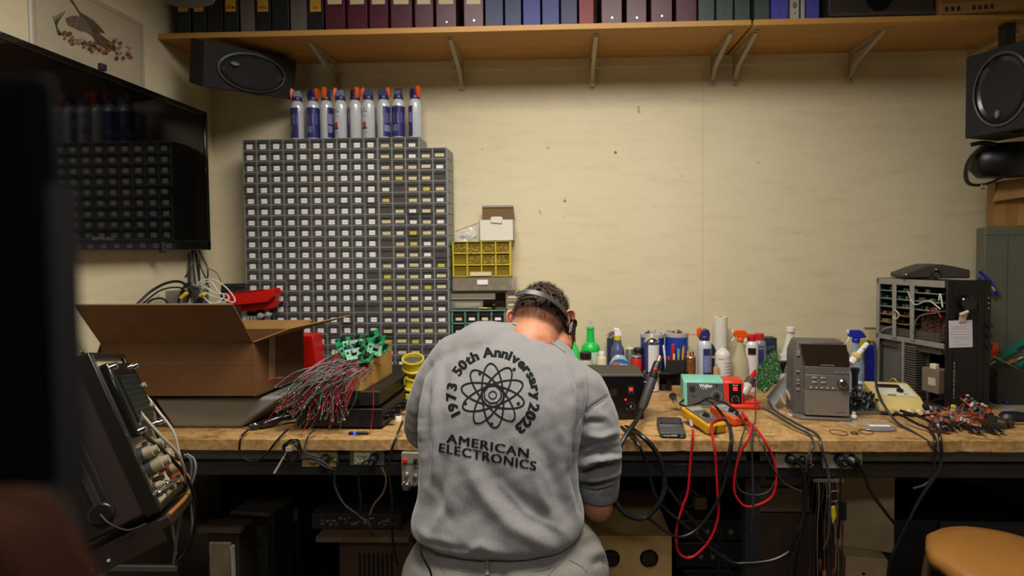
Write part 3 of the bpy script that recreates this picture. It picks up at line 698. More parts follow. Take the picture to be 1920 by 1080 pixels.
p = at(418, 1030, -.75)
t = chassis('metal_chassis', 'open metal chassis with pale front plate on the floor under the left bench', p, .0, .12, .19, p.z+.07, '#3a322b')
MB().box(-.045, .035, -.012, -.001, .05, p.z+.03).build('front_plate', M('tan_plate', '#8d7c62', .5, .2, var=.15), t, bevel=.002); MB().box(.04, .046, -.018, -.001, .03, p.z+.02).build('bright_edge', ltgrey, t)
MB().box(-.08, .08, -.02, .06, p.z+.071, p.z+.085).build('top_lip', M('lip_brown', '#54443a', .5, .3), t)
p2 = at(480, 985, -.62)
t = chassis('metal_chassis', 'tall dark chassis with green circuit board inside, under the left bench', p2, -.12, .15, .13, p2.z+.05, '#2b2622')
m = MB(); m.box(-.07, .05, -.006, -.001, .2, p2.z); pc = m.build('circuit_board', M('dim_pcb', '#2b3a2c', .5, var=.6, vscale=90), t)
MB().box(-.085, .08, -.03, .13, p2.z+.051, p2.z+.066).build('lid', M('lid_metal', '#4d4640', .5, .4), t, bevel=.002)
p3 = at(530, 965, -.44)
t = chassis('wood_trimmed_unit', 'small unit with brown wooden edge beside the tall chassis under the bench', p3, -.1, .14, .3, p3.z+.03, '#201c1a')
MB().box(-.07, .07, -.012, -.001, p3.z-.02, p3.z+.03).build('wood_edge', M('edge_wood', '#6a4a30', .6, var=.2), t, bevel=.002)
p = at(255, 1062, -.9)
t = thing('small_screen_frame', 'dark tilted frame near the floor below the oscilloscope', 'frame', (p.x+.08, -.98, 0)); m = MB()
m.box(-.12, .12, 0, .012, 0, p.z+.05); m.build('panel', black, t, bevel=.003); MB().box(-.12, .12, -.01, 0, p.z+.035, p.z+.05).build('rim', M('rim_dim', '#4a4947', .5), t)
t = thing('dark_console', 'large dark cabinet filling the space under the right end of the bench', 'cabinet', (at(1790, 1000, -.4).x, -.42, 0)); MB().box(-.3, .35, 0, .36, 0, .42).build('body', M('black_cab', '#100f0f', .6), t, bevel=.005); MB().box(-.08, .34, -.012, 0, .3, .42).build('panel', M('dark_panel2', '#2a2827', .6), t, bevel=.003)

# hanging bundle of test leads with clips
hx = at(1553, 882, BF+.02)
t = thing('test_lead_bundle', 'bundle of hanging test leads with coloured clips under the bench sockets', 'cable', (hx.x, BF+.02, BZ-.14))
rnd = random.Random(11); cols = ['#5a1614', '#1c1c1e', '#6a5d48', '#1a1a1a', '#162a1a', '#4a2016', '#6a3418', '#2a2a2c', '#3a3a3a', '#8a806a', '#4a1414', '#141414']
MB().box(-.05, .05, -.004, .006, -.004, .004).build('hook_bar', dsteel, t)
for k in range(16):
    x = -.045+k*.006; x2 = x*1.25+rnd.uniform(-.012, .012); ln = rnd.uniform(.26, .40); c = cols[k % len(cols)]
    mt = M('lead_'+c[1:], c, .45)
    m = MB(); y = rnd.uniform(-.02, .006); m.tube([(x, 0, .004), (x-.004, y, -.05), (x2+rnd.uniform(-.012, .012), y, -ln*.5), (x2, y, -ln)], 0.0013, 6, 5); l = m.build('lead', mt, t)
    MB().lathe([(.002, 0), (.006, -.008), (.0055, -.03), (.003, -.045), (.0015, -.052)], (x2, y, -ln), 10).build('clip', mt, l)
m = MB(); m.torus((.012, -.018, -.045), .02, .0014, (0, 1, .2)); m.build('yellow_loop', M('lead_a58a1e'), t)
m = MB(); m.prism([(-.004, -.08), (.01, -.075), (.014, -.11), (.004, -.135)], 'y', -.026, -.022); m.build('yellow_tag', yellow, t)
m = MB(); m.box(.038, .056, -.014, .002, -.13, -.06); m.build('black_adapter', black, t, bevel=.004)
# ------------------------------------------------------------------ left part of the bench: grey bin, big box, junk behind
def quadbox(name, label, cat, fl, fr, bk, top, mat=None):
    pass
# grey plastic bin with the big cardboard box on it
A = onb(300, 806); B = onb(500, 808)                      # front base corners
t = thing('plastic_bin', 'grey plastic bin under the open brown box on the bench', 'bin', (-1.20, (A.y+B.y)/2+.0, BZ+.0005))
y0 = A.y; 
lt = at(290, 748, y0); rt = at(527, 748, y0+.0)
w0 = (A.x, onb(430, 808).x); H = lt.z-BZ
P = []
m = MB(); base = [(lt.x+.05, y0+.02), (onb(440, 808).x, y0+.02), (onb(440, 808).x+.06, y0+.30), (lt.x+.05, y0+.30)]
topp = [(lt.x, y0-.005), (at(524, 748, y0).x, y0+.02), (at(524, 748, y0).x+.03, y0+.34), (lt.x, y0+.34)]
vs = [(x-t.location.x, y-t.location.y, 0) for x, y in base]+[(x-t.location.x, y-t.location.y, H) for x, y in topp]
m.add(vs, [(3,2,1,0), (0,1,5,4), (1,2,6,5), (2,3,7,6), (3,0,4,7), (4,5,6,7)]); m.build('tub', M('bin_grey', '#85807a', .4, var=.05), t, bevel=.012, segs=3)
# big cardboard box, closed bottom, four flaps
ZB0 = BZ+H+.002; zt_ = None
yF = y0-.03
fl = at(193, 745, yF); fr = at(478, 745, yF); ft = at(478, 640, yF); hB = ft.z-fr.z
back = at(571, 615, 0)                    # right face runs back to here
# right rear corner: same height as the front top corner
rr = atz(571, 616, ft.z)
t = thing('cardboard_box', 'large open brown cardboard box with raised flap on the grey bin', 'box', ((fl.x+fr.x)/2, yF, fr.z)); O = Vector(t.location)
u = Vector((rr.x-ft.x, rr.y-ft.y, 0)); print('box side len', u.length, 'w', fr.x-fl.x, 'h', hB)
c0 = Vector((fl.x, yF, 0))-Vector((O.x, O.y, 0)); c1 = Vector((fr.x, yF, 0))-Vector((O.x, O.y, 0)); c2 = c1+u; c3 = c0+u
th = .005; m = MB()
up = Vector((0, 0, hB))
for a_, b_ in ((c0, c1), (c1, c2), (c2, c3), (c3, c0)): m.slab([a_, b_, b_+up, a_+up], -th if False else -th)
m.slab([c0, c1, c2, c3], th); m.build('carton', cardd, t)
m = MB(); f0 = at(140, 571, yF-.10)-O; f1 = at(437, 570, yF-.10)-O
m.slab([c0+up, c1+up, f1, f0], th); o = m.build('front_flap', cardd, t)
m = MB(); rim = []; n = 90
for i in range(n):
    p = f0.lerp(f1, i/n); m.bc((p.x+.0015, p.y+.0022, p.z+.0008), (.002, .004, .003))
m.build('corrugated_edge', M('card_edge_pale', '#b59a72', .9), o)
m = MB(); s0 = c1+up; s1 = c2+up; r1 = at(657, 590, yF+.33)-O; m.slab([s0, s1, r1, s0.lerp(r1, .05)+Vector((.12, -.01, .045))], th*.8); m.build('side_flap', M('cardboard'), t)
m = MB(); b0 = c3+up; b1 = c2+up; m.slab([b1, b0, b0+Vector((0, .09, .025)), b1+Vector((-.0, .09, .025))], th*.8); m.build('rear_flap', M('cardboard'), t)
m = MB(); l0 = c0+up; l1 = c3+up; m.slab([l1, l0, l0+Vector((-.05, 0, -.12)), l1+Vector((-.05, 0, -.12))], th*.8); m.build('side_flap', cardd, t)
m = MB(); q0 = c1+u*.25; m.slab([q0+Vector((.0012, 0, hB*.2))+u*.0, q0+u*.12+Vector((.0012, 0, hB*.2)), q0+u*.14+Vector((.0012, 0, hB-.004)), q0+u*.02+Vector((.0012, 0, hB-.004))], .0006); m.build('tape_strip', M('shiny_tape', '#a58a60', .2, alpha=.7), t)
m = MB(); m.slab([c0+Vector((.004, -.0004, hB*.60)), c1+Vector((-.004, -.0004, hB*.60)), c1+Vector((-.004, -.0004, hB*.615)), c0+Vector((.004, -.0004, hB*.615))], .0004); m.build('crease', M('crease_brown', '#7d5630', .9), t)

# items behind / inside: stand on a hidden low cabinet
yb = -.30
hid = thing('storage_chest', 'dark low chest behind the big brown box against the left corner', 'chest', (-1.30, -.22, BZ+.0005)); zch = at(330, 575, -.3).z-BZ
MB().box(-.385, -.10, -.18, -.08, 0, zch).box(-.385, -.175, -.08, .04, 0, zch).build('body', M('dark_chest', '#26221f', .7), hid, bevel=.004)
ZC = BZ+zch+.001
def c_at(px, py, y): p = at(px, py, y); return p
p = at(322, 560, -.36)
t = thing('network_box', 'grey metal network box with two antennas among the cables by the corner', 'router', (p.x+.03, -.37, ZC), .1)
hR = at(322, 545, -.36).z-ZC
MB().box(-.085, .07, 0, .13, 0, max(.035, hR)).build('case', M('worn_aluminium', '#8f8c86', .4, .6), t, bevel=.004)
for x, hh_ in ((.045, .13), (.0, .06)): MB().cyl((x, .10, .03), (x, .10, .03+hh_+.05), .0045, .003, n=8).build('antenna', black, t)
MB().box(.02, .06, -.012, 0, .01, .05).build('port_block', ltgrey, t, bevel=.002)
# black cables coil with yellow plugs
cc = at(352, 556, -.40)
t = thing('cable_coil', 'coiled black cable with yellow plugs lying behind the box flap', 'cable', (cc.x, -.40, cc.z)); rnd = random.Random(2)
for k in range(6):
    m = MB(); R_ = .037+k*.0025; m.tube([(R_*1.05*math.cos(a_)+rnd.uniform(-.003, .003), .01*math.sin(3*a_)+k*.004, R_*1.25*math.sin(a_)-.006) for a_ in [j*2*math.pi/12 for j in range(12)]], .0036, 7, 4, True); m.build('loop', rubber, t)
for a_, b_ in (((-.02, -.014, -.005), (.008, -.014, .018)), ((.062, -.01, .004), (.082, -.012, .012))): 
    m = MB(); d = Vector(b_)-Vector(a_)
    for q in range(3): m.cyl(Vector(a_)+d*q*.33, Vector(a_)+d*(q*.33+.22), .0085, n=12)
    m.cyl(a_, b_, .006, n=10); m.build('yellow_plug', yellow, t)
cable('thick black cable arching from the box to the cable coil', [(255, 572, -.62), (285, 545, -.56), (315, 530, -.48), (340, 529, -.42), (356, 545, -.40), (350, 566, -.40)], .0055, rubber)
cable('thinner black cable arching below the thick one behind the flap', [(262, 574, -.60), (300, 545, -.50), (335, 539, -.42), (352, 550, -.40)], .0035, rubber)
cable('black cable loop lying low behind the flap edge', [(270, 576, -.56), (285, 562, -.52), (305, 560, -.47), (318, 572, -.46)], .004, rubber)
for k, (lab, pts) in enumerate((('white cable with the widest loop above the red trays', [(370, 532, -.36), (385, 524, -.35), (405, 526, -.35), (425, 540, -.36), (440, 560, -.37), (436, 567, -.38), (420, 560, -.38)]),
                ('white cable strand inside the pile, upper', [(372, 535, -.365), (395, 528, -.36), (408, 545, -.36), (420, 555, -.37), (412, 565, -.38)]),
                ('white cable strand inside the pile, middle', [(388, 540, -.37), (405, 550, -.365), (425, 552, -.37), (428, 562, -.38), (410, 568, -.385)]),
                ('white cable strand inside the pile, lower', [(384, 548, -.375), (400, 556, -.37), (415, 560, -.375), (405, 568, -.385), (390, 568, -.39)]),
                ('white cable end crossing the flap edge', [(380, 556, -.385), (388, 563, -.39), (396, 571, -.40)]))):
    cable(lab, pts, .0028, whitecab, group='tangle of white cables')
# TV leads hanging down the wall
for k, (lab, pts, mt) in enumerate((('dark cable hanging from the television, leftmost', [(354, 470, -.20), (356, 500, -.24), (356, 530, -.24), (358, 560, -.30)], M('brown_cable', '#3f342b', .5)),
     ('dark cable from the television bending left', [(362, 470, -.20), (358, 500, -.24), (345, 522, -.24), (325, 540, -.24), (316, 560, -.30)], greycab),
     ('grey cable hanging straight below the television', [(360, 470, -.20), (363, 505, -.24), (366, 535, -.24), (368, 560, -.30)], greycab),
     ('thick dark cable hanging below the television', [(366, 470, -.20), (370, 500, -.24), (374, 530, -.24), (375, 560, -.30)], rubber),
     ('grey cable from the television bending right', [(366, 470, -.20), (376, 500, -.24), (385, 520, -.24), (392, 540, -.24)], greycab),
     ('dark cable from the television with a long tail to the right', [(372, 468, -.20), (388, 500, -.24), (389, 522, -.24), (386, 535, -.24)], greycab),
     ('thin wire arching from the cables towards the drawers', [(388, 502, -.24), (404, 510, -.24), (412, 522, -.24), (417, 535, -.24)], greycab))):
    cable(lab, pts, .0038 if 'thin wire' not in lab else .0018, mt)
# old keyboard, red trays, clear tubes
p = at(430, 545, -.26)
t = thing('keyboard', 'black keyboard leaning behind the white cables by the drawers', 'keyboard', (p.x, -.235, p.z-.05), rot=(math.radians(-12), 0, 0))
MB().box(-.062, .058, 0, .014, 0, .082).build('case', black, t, bevel=.003); m = MB()
for i in range(8):
    for j in range(4): m.box(-.056+i*.0138, -.0445+i*.0138, -.004, 0, .012+j*.0165, .024+j*.0165)
m.build('keys', M('key_black', '#26242a', .4), t, bevel=.001)
MB().box(-.05, .05, .02, .12, -.0, .04).build('support_box', black, t) if False else None
def tray(label, px, py, y, w, d, h, rz, tilt=0):
    p = at(px, py, y); t = thing('storage_tray', label, 'tray', (p.x, y, p.z), rot=(0, tilt, rz), group='red plastic storage trays')
    m = MB(); wt = .003
    prof = [(0, 0), (w*.82, 0), (w, h*.55), (w*.98, h), (0, h)]
    for yy in (0, d-wt): m.prism([(a, b_) for a, b_ in prof], 'y', yy, yy+wt)
    m.box(0, w*.82, 0, d, 0, wt); m.box(0, wt, 0, d, 0, h); m.slab([(w*.82, 0, 0), (w*.82, d, 0), (w, d, h*.55), (w, 0, h*.55)], wt); m.build('tray_body', redp, t, bevel=.0015)
    m = MB(); m.box(-.004, w*.8, -.004, .004, h, h+.004); m.box(-.004, .006, -.004, d, h, h+.004); m.build('rim', redp, t, bevel=.0015)
    m = MB()
    for q in range(3): m.slab([(w*.12+q*w*.2, -.001, h*.9), (w*.2+q*w*.2, -.001, h*.9), (w*.45+q*w*.2, -.001, h*.2), (w*.37+q*w*.2, -.001, h*.2)], .004)
    m.build('ribs', redp, t); return t
tray('red plastic tray on top, tilted beside the white cables', 425, 574, -.30, .21, .09, .055, .12, -.09)
tray('red plastic tray right underneath the tilted one', 440, 586, -.27, .19, .09, .045, .15, -.09)
yy = -.25
for k, (px, py, r) in enumerate(((488, 592, .014), (502, 590, .013), (458, 600, .011))):
    p = at(px, py, yy-.02); t = thing('glass_tube', ('round clear glass bulb left of the drawers, %s of three' % ('middle', 'rightmost', 'leftmost')[k]), 'bulb', (p.x, yy-.02, p.z-r)); m = MB(); m.sph((0, 0, r), r); m.cyl((0, 0, r*.2), (0, .03, r), r*.5); m.build('glass', M('bulb_glass', '#b9aea0', .1, alpha=.55), t)
p = at(475, 603, yy); t = thing('clear_tube_pack', 'pack of clear plastic tubes with a red end beside the drawers', 'tubes', (p.x, yy, p.z-.02))
m = MB()
for k in range(6): m.cyl((-.045+k*.015, -.01, 0), (-.055+k*.015, 0, .045), .0062, n=10)
m.build('tubes', M('clear_tube', '#9a948c', .15, alpha=.6), t); MB().box(.035, .05, -.02, 0, -.006, .004).build('red_end', redp, t)
p = at(440, 600, yy); t = thing('folded_flyers', 'small stack of grey striped flyers below the red trays', 'papers', (p.x+.01, yy-.06, at(440, 578, yy-.06).z-.02), .2)
m = MB()
for k in range(5): m.mi = k % 2; m.box(-.05, .03-.004*k, 0, .06, k*.004, k*.004+.003)
m.build('sheets', [ltgrey, M('flyer_blue', '#5a6a86', .6)], t); MB().box(-.052, -.01, -.002, .05, .021, .026).build('yellow_card', yellow, t)
# support pedestal that carries trays and tubes
p = at(470, 612, -.25); t = thing('parts_box', 'dark parts box between the big brown box and the drawers', 'box', (p.x-.02, -.235, BZ+.0005)); MB().box(-.09, .085, -.06, .06, 0, p.z-BZ).build('body', M('dark_chest'), t, bevel=.003)
# red bin behind the box at right
p = at(596, 690, -.33); t = thing('storage_bin', 'red plastic bin between the brown box and the wire bundle', 'bin', (p.x-.04, -.27, BZ+.0005)); hz = at(575, 628, -.30).z-BZ
m = MB(); m.add([(-.09, -.04, 0), (.045, -.04, 0), (.045, .05, 0), (-.09, .05, 0), (-.09, -.05, hz), (.015, -.05, hz), (.015, .05, hz), (-.09, .05, hz)], [(3,2,1,0), (0,1,5,4), (1,2,6,5), (2,3,7,6), (3,0,4,7), (4,5,6,7)]); m.build('bin_body', redp, t, bevel=.004)
MB().slab([(.012, -.055, hz*.45), (.055, -.055, hz*.5), (.055, .03, hz*.5), (.012, .03, hz*.45)], .004).build('lip', redp, t)
p = at(738, 694, -.2); t = thing('red_cup', 'small red object peeping out behind the cardboard tray', 'cup', (p.x, -.2, BZ+.0005)); MB().lathe([(.012, 0), (.016, .05), (.014, .05), (.010, .004)], n=16).build('cup', redp, t)

# two stacked receivers
def receiver(name, label, fb, rb, H, z0, knobs):
    fb = Vector(fb); rb = Vector(rb); x = (rb-fb); L_ = x.length; 
    return x, L_
# front long side runs from lower-left to back-right: side panel faces the camera
y1 = onb(700, 806).y
a = onb(556, 806); b_ = onb(717, 806)
a.y = b_.y = y1
back2 = onb(790, 742)
t = thing('audio_receiver', 'black audio receiver with a row of knobs, lower of the two stacked', 'receiver', (b_.x, y1, BZ+.0005)); W1 = b_.x-a.x; dv = Vector((back2.x-b_.x, back2.y-y1)); D1 = dv.length; rz = math.atan2(dv.y, dv.x)-math.pi/2
H1 = at(717, 766, y1).z-BZ
case = M('black_case', '#151416', .38, var=.1)
t.rotation_euler = (0, 0, 0)
sk = dv/ D1
def sheared(m, H, W, D, z=0, ins=0): # side panel faces camera; the fascia is the right side running back along sk
    P = [(-W, 0), (0, 0), (sk.x*D, sk.y*D), (-W+sk.x*D, sk.y*D)]
    return m.add([(x, y, z) for x, y in P]+[(x, y, z+H) for x, y in P], [(3,2,1,0), (4,5,6,7), (0,1,5,4), (1,2,6,5), (2,3,7,6), (3,0,4,7)])
sheared(MB(), H1-.012, W1, D1, .01).build('case', case, t, bevel=.003)
m = MB(); m.cyl((-.075, -.004, H1*.5), (-.075, 0, H1*.5), .009); m.build('side_screw', blackg, t)
m = MB(); nrm = Vector((sk.y, -sk.x)); 
def onf(s, z, o=0): return Vector((sk.x*s+nrm.x*o, sk.y*s+nrm.y*o, z))
m.slab([onf(.002, .012), onf(D1-.002, .012), onf(D1-.002, H1-.004), onf(.002, H1-.004)], -.008 if nrm.x < 0 else -.008); m.build('fascia', M('worn_fascia', '#4b463e', .4, .4, var=.2), t)
for k in range(7):
    s = .05+k*(D1-.09)/6; m = MB(); m.cyl(onf(s, H1*.42, .0), onf(s, H1*.42, .03), .013, .011, n=14); m.build('knob', blackg, t, bevel=.0015)
for x, y in ((-W1+.02, .03), (-.03, .03)): MB().cyl((x, y, 0), (x, y, .011), .012).build('foot', black, t)
a2 = at(640, 765, y1-.0); H2 = at(711, 733, y1).z-at(711, 764, y1).z
t = thing('audio_receiver', 'black audio receiver with a display, upper of the two stacked', 'receiver', (at(711, 764, y1).x, y1+.004, BZ+H1+.001)); W2 = .30; D2 = D1*1.02
sheared(MB(), H2-.008, W2, D2, .008).build('case', M('black_case_top', '#1d1b1b', .45, var=.15), t, bevel=.003)
m = MB(); m.slab([onf(.004, .010), onf(D2-.004, .010), onf(D2-.004, H2-.004), onf(.004, H2-.004)], -.006); m.build('fascia', M('worn_fascia2', '#383226', .4, .4, var=.3), t)
m = MB(); m.slab([onf(D2*.52, .02, .007), onf(D2*.78, .02, .007), onf(D2*.78, H2-.012, .007), onf(D2*.52, H2-.012, .007)], -.002); m.build('display', M('dim_display', '#8f7f3c', .3), t)
m = MB(); m.cyl((-.075, -.004, H2*.42), (-.075, 0, H2*.42), .008); m.build('side_screw', blackg, t)
for x, y in ((-.27, .03), (-.03, .03)): MB().cyl((x, y, -.0005), (x, y, .009), .01).build('foot', black, t)
ZR = BZ+H1+H2+.001
# cardboard tray of circuit boards on the receivers
tb = thing('cardboard_tray', 'tan torn cardboard tray on the receivers holding green circuit boards', 'box', (at(680, 734, y1+.02).x, y1+.02, ZR+.001))
O = Vector(tb.location); f1 = atz(678, 734, ZR)-O; f0 = f1-Vector((.14, -.0, 0)); r1 = atz(735, 700, ZR)-O; r1 = f1+(r1-f1); l1 = f0+(r1-f1)
hf = .075; hb = at(735, 640, r1.y+O.y).z-ZR
m = MB(); th = .003
m.slab([f0, f1, f1+Vector((0, 0, hf*.75)), f0+Vector((0, 0, hf*.75))], -th)
# torn right side
n = 8; P = [f1.lerp(r1, i/n) for i in range(n+1)]
vs = [p for p in P]+[p+Vector((0, 0, hf*.8+(hb-hf*.8)*min(1, (i/n)*1.15)+(.006 if i % 2 else -.004)*(i < n))) for i, p in enumerate(P)]
off = Vector((-th, 0, 0)); vs2 = vs+[v+off for v in vs]; k = 2*(n+1)
fs = [(i, i+1, n+2+i, n+1+i) for i in range(n)]+[(k+i+1, k+i, k+n+1+i, k+n+2+i) for i in range(n)]+[(n+1+i, n+2+i, k+n+2+i, k+n+1+i) for i in range(n)]
m.add(vs2, fs); m.slab([r1, l1, l1+Vector((0, 0, hb)), r1+Vector((0, 0, hb))], th); m.slab([l1, f0, f0+Vector((0, 0, hf)), l1+Vector((0, 0, hb))], th); m.slab([f0, f1, r1, l1], .002)
m.build('tray_body', M('tan_card', '#b08748', .8, var=.07, bump=.1, bscale=120), tb)
# circuit boards (each a thing) and the wires
pcbm = M('pcb_green', '#12874a', .35, var=.25, vscale=120); chipm = M('relay_black', '#16181c', .3)
rnd = random.Random(9)
PCB = [(672, 640, 0), (700, 634, 1), (688, 650, 2), (712, 645, 3), (660, 652, 4), (680, 664, 5), (704, 660, 6), (665, 668, 7), (645, 645, 8), (725, 658, 9), (690, 676, 10), (653, 662, 11), (676, 654, 12)]
places = ['at the top of the heap', 'topmost towards the right', 'in the middle of the heap', 'right of the middle near the tray rim', 'at the left of the heap', 'in front of the middle', 'near the right front', 'lower left of the heap', 'farthest left at the back', 'nearest the torn rim at the right', 'lowest in front, hanging over the wires', 'left edge among the wires', 'centre, partly covered']
proto_pcb = None
for i, (px, py, k) in enumerate(PCB):
    yy = -.52-.0046*(py-634); p = at(px, py, yy)
    if proto_pcb is None:
        proto_pcb = thing('circuit_board', '', 'circuit board'); MB().box(-.024, .024, -.018, .018, 0, .0016).build('board', pcbm, proto_pcb)
        MB().box(-.006, .010, -.002, .013, .0016, .013).build('relay', chipm, proto_pcb, bevel=.001)
        m = MB(); rr_ = random.Random(1)
        for q in range(6): m.bc((rr_.uniform(-.021, .021), rr_.uniform(-.016, -.004), .003), (.003, .002, .003))
        m.build('components', M('component_pale', '#8fa59a', .4), proto_pcb); o = proto_pcb
        MB().cyl((-.016, .008, .0016), (-.016, .008, .010), .004, n=12).build('capacitor', M('cap_blue', '#3a5a8a', .4), proto_pcb)
    else: o = copy_tree(proto_pcb)
    o.location = p+Vector((0, -.01, .010)); o.scale = (1.2, 1.2, 1.2); o.rotation_euler = (rnd.uniform(.55, 1.1), rnd.uniform(-.4, .4), rnd.uniform(-1.2, 1.2)); o['label'] = 'small green circuit board with black relay, '+places[i]; o['group'] = 'green circuit boards heaped in the tray'
# wires: bundle from the boards down to the left
wm = [M('wire_red', '#9a1420', .4), M('wire_dark_red', '#6a0f22', .4), M('wire_grey', '#6c7274', .4), M('wire_dark', '#2c2c30', .4), M('wire_green', '#25603f', .4)]
names = ['red', 'dark red', 'grey', 'black', 'green']
rnd = random.Random(21); tipm = M('wire_tip', '#c9c4b8', .3, .6)
NW = 210
for i in range(NW):
    k = rnd.choice([0, 0, 1, 1, 2, 2, 3, 4]); r = .00135
    sx = rnd.uniform(626, 700); sy = 662+rnd.uniform(0, 38)-(12 if sx < 650 else 0); s = at(sx, sy, -.56-.0030*(sy-640)-rnd.uniform(0, .03))
    u_ = rnd.random(); v_ = rnd.random()
    ex = 518+u_*135; ey = 742+u_*14+rnd.uniform(-26, 36)+ (22 if rnd.random() < .12 else 0)
    ye = rnd.uniform(-.84, -.79); e = at(ex, ey, ye)
    if e.z < BZ+.004: e.z = BZ+.004
    m1 = s.lerp(e, .33)+Vector((rnd.uniform(-.012, .012), -.01, .016+rnd.uniform(-.012, .012))); m2 = s.lerp(e, .7)+Vector((rnd.uniform(-.015, .015), -.02, .015+rnd.uniform(-.015, .012)))
    for q in (m1, m2):
        q.z = max(q.z, BZ+.01)
    m = MB(); m.tube([s, m1, m2, e], r, 5, 5); d = (e-m2).normalized(); m.mi = 1; m.cyl(e, e+d*.006, r*.8, n=5)
    o = tag(m.build('wire', [wm[k], tipm], loc=s), names[k]+' wire with stripped end in the bundle spilling from the circuit boards', 'wire', names[k]+' wires spilling from the boards')
m = MB(); r2 = random.Random(77)
for q in range(160):
    u_, v_ = r2.random(), r2.random(); c = f0.lerp(f1, .06+.88*u_).lerp(l1.lerp(r1, .06+.88*u_), .04+.9*v_)+Vector((0, 0, .02+hf*.75*r2.random()+.05*v_)); m.mi = r2.randrange(5)
    d = Vector((r2.uniform(-1, 1), r2.uniform(-.7, .7), r2.uniform(-.3, .4)))*.028; m.tube([c-d, c+Vector((0, 0, .01)), c+d], .0018, 5, 3)
m.build('wire_tangle', wm+[], tb)['kind'] = 'stuff'
for lab, c, pts in (('red wire hanging over the front of the lower receiver, right', 0, [(690, 690, -.5), (700, 740, -.78), (697, 790, -.80), (694, 812, -.82)]),
               ('red wire reaching far left over the brown box', 0, [(600, 690, -.6), (560, 705, -.72), (530, 708, -.78), (500, 710, -.80)]),
               ('grey wire arcing right onto the upper receiver', 2, [(652, 690, -.6), (675, 704, -.6), (700, 708, -.56), (716, 706, -.52)]),
               ('red wire looping down left to the bench', 0, [(560, 740, -.75), (530, 740, -.80), (514, 740, -.80)]),
               ('grey-green wire trailing to the black handset on the bench', 4, [(600, 740, -.72), (570, 775, -.79), (540, 790, -.80), (515, 800, -.82)]),
               ('red wire pointing at the black handset on the bench', 0, [(540, 745, -.75), (515, 770, -.80), (498, 795, -.82)]),
               ('dark wire running down across the receiver front', 3, [(580, 740, -.78), (590, 780, -.81), (583, 806, -.83)]),
               ('pair of red wires ending over the bench edge', 0, [(600, 740, -.76), (580, 785, -.82), (565, 815, -.86)])):
    cable(lab, pts, .0014, wm[c], 'wire', 'wire', n=5)
# black curved handset and its cable
p = onb(478, 806)
t = thing('handset', 'shiny black curved handset lying on the bench edge below the grey bin', 'handset', (p.x, p.y, BZ+.0005), .5)
m = MB(); m.tube([(0, 0, .014), (.04, .0, .020), (.09, .01, .028), (.15, .02, .026)], [.013, .016, .017, .015, .013], 12, 6, flat=.9); m.sph((0, 0, .014), (.022, .016, .0135)); m.build('body', M('shiny_black', '#1b191a', .15, coat=.5), t)
m = MB(); m.cyl((-.016, -.01, .024), (-.010, -.011, .024), .003); m.cyl((-.003, -.012, .024), (.004, -.012, .024), .003); m.build('studs', chrome, t)
p = onb(672, 815)
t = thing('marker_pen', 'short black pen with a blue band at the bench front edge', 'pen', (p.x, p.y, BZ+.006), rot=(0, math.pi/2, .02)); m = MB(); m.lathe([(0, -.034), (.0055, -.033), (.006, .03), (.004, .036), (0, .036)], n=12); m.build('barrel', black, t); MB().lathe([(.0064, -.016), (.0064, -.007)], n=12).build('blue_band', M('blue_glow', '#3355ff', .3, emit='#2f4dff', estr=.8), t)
# yellow tape spools between the receivers and the man
for px, py, y, R_, tilt, lab in ((787, 682, -.42, .046, .35, 'yellow spool tilted on top, filled with grey, left of the man'), (792, 720, -.46, .05, .0, 'yellow spool lying under the tilted one, left of the man')):
    p = at(px-17, py-4, y); z = BZ+.0005
    t = thing('cable_spool', lab, 'spool', (p.x+.01, y, p.z-.03), rot=(tilt, .1, 0)); Hs = .05
    m = MB(); m.lathe([(R_, 0), (R_, .006), (R_*.9, .01), (R_*.88, Hs-.01), (R_, Hs-.006), (R_, Hs), (R_*.86, Hs), (R_*.84, Hs-.01), (R_*.8, .004)], n=32); m.build('spool_body', yellow, t)
    MB().lathe([(0, Hs-.014), (R_*.82, Hs-.014)], n=24).build('filling', M('spool_fill', '#7a7266', .8, var=.3), t)
p = at(790, 745, -.46); t = thing('wooden_block', 'block carrying the yellow spools left of the man', 'block', (at(776, 720, -.46).x+.01, -.46, BZ+.0005)); MB().box(-.045, .045, -.045, .045, 0, at(792, 720, -.46).z-.03-BZ-.001).build('block', M('yellow_block', '#b7a53a', .6, var=.1), t, bevel=.004)
p = at(757, 775, -.62); t = thing('paint_pot', 'small white round pot on the bench touching the man\'s left sleeve', 'cap', (p.x-.012, -.66, BZ+.0005)); MB().lathe([(.0, .018), (.013, .018), (.015, .012), (.015, 0)], n=18).build('cap', white, t)

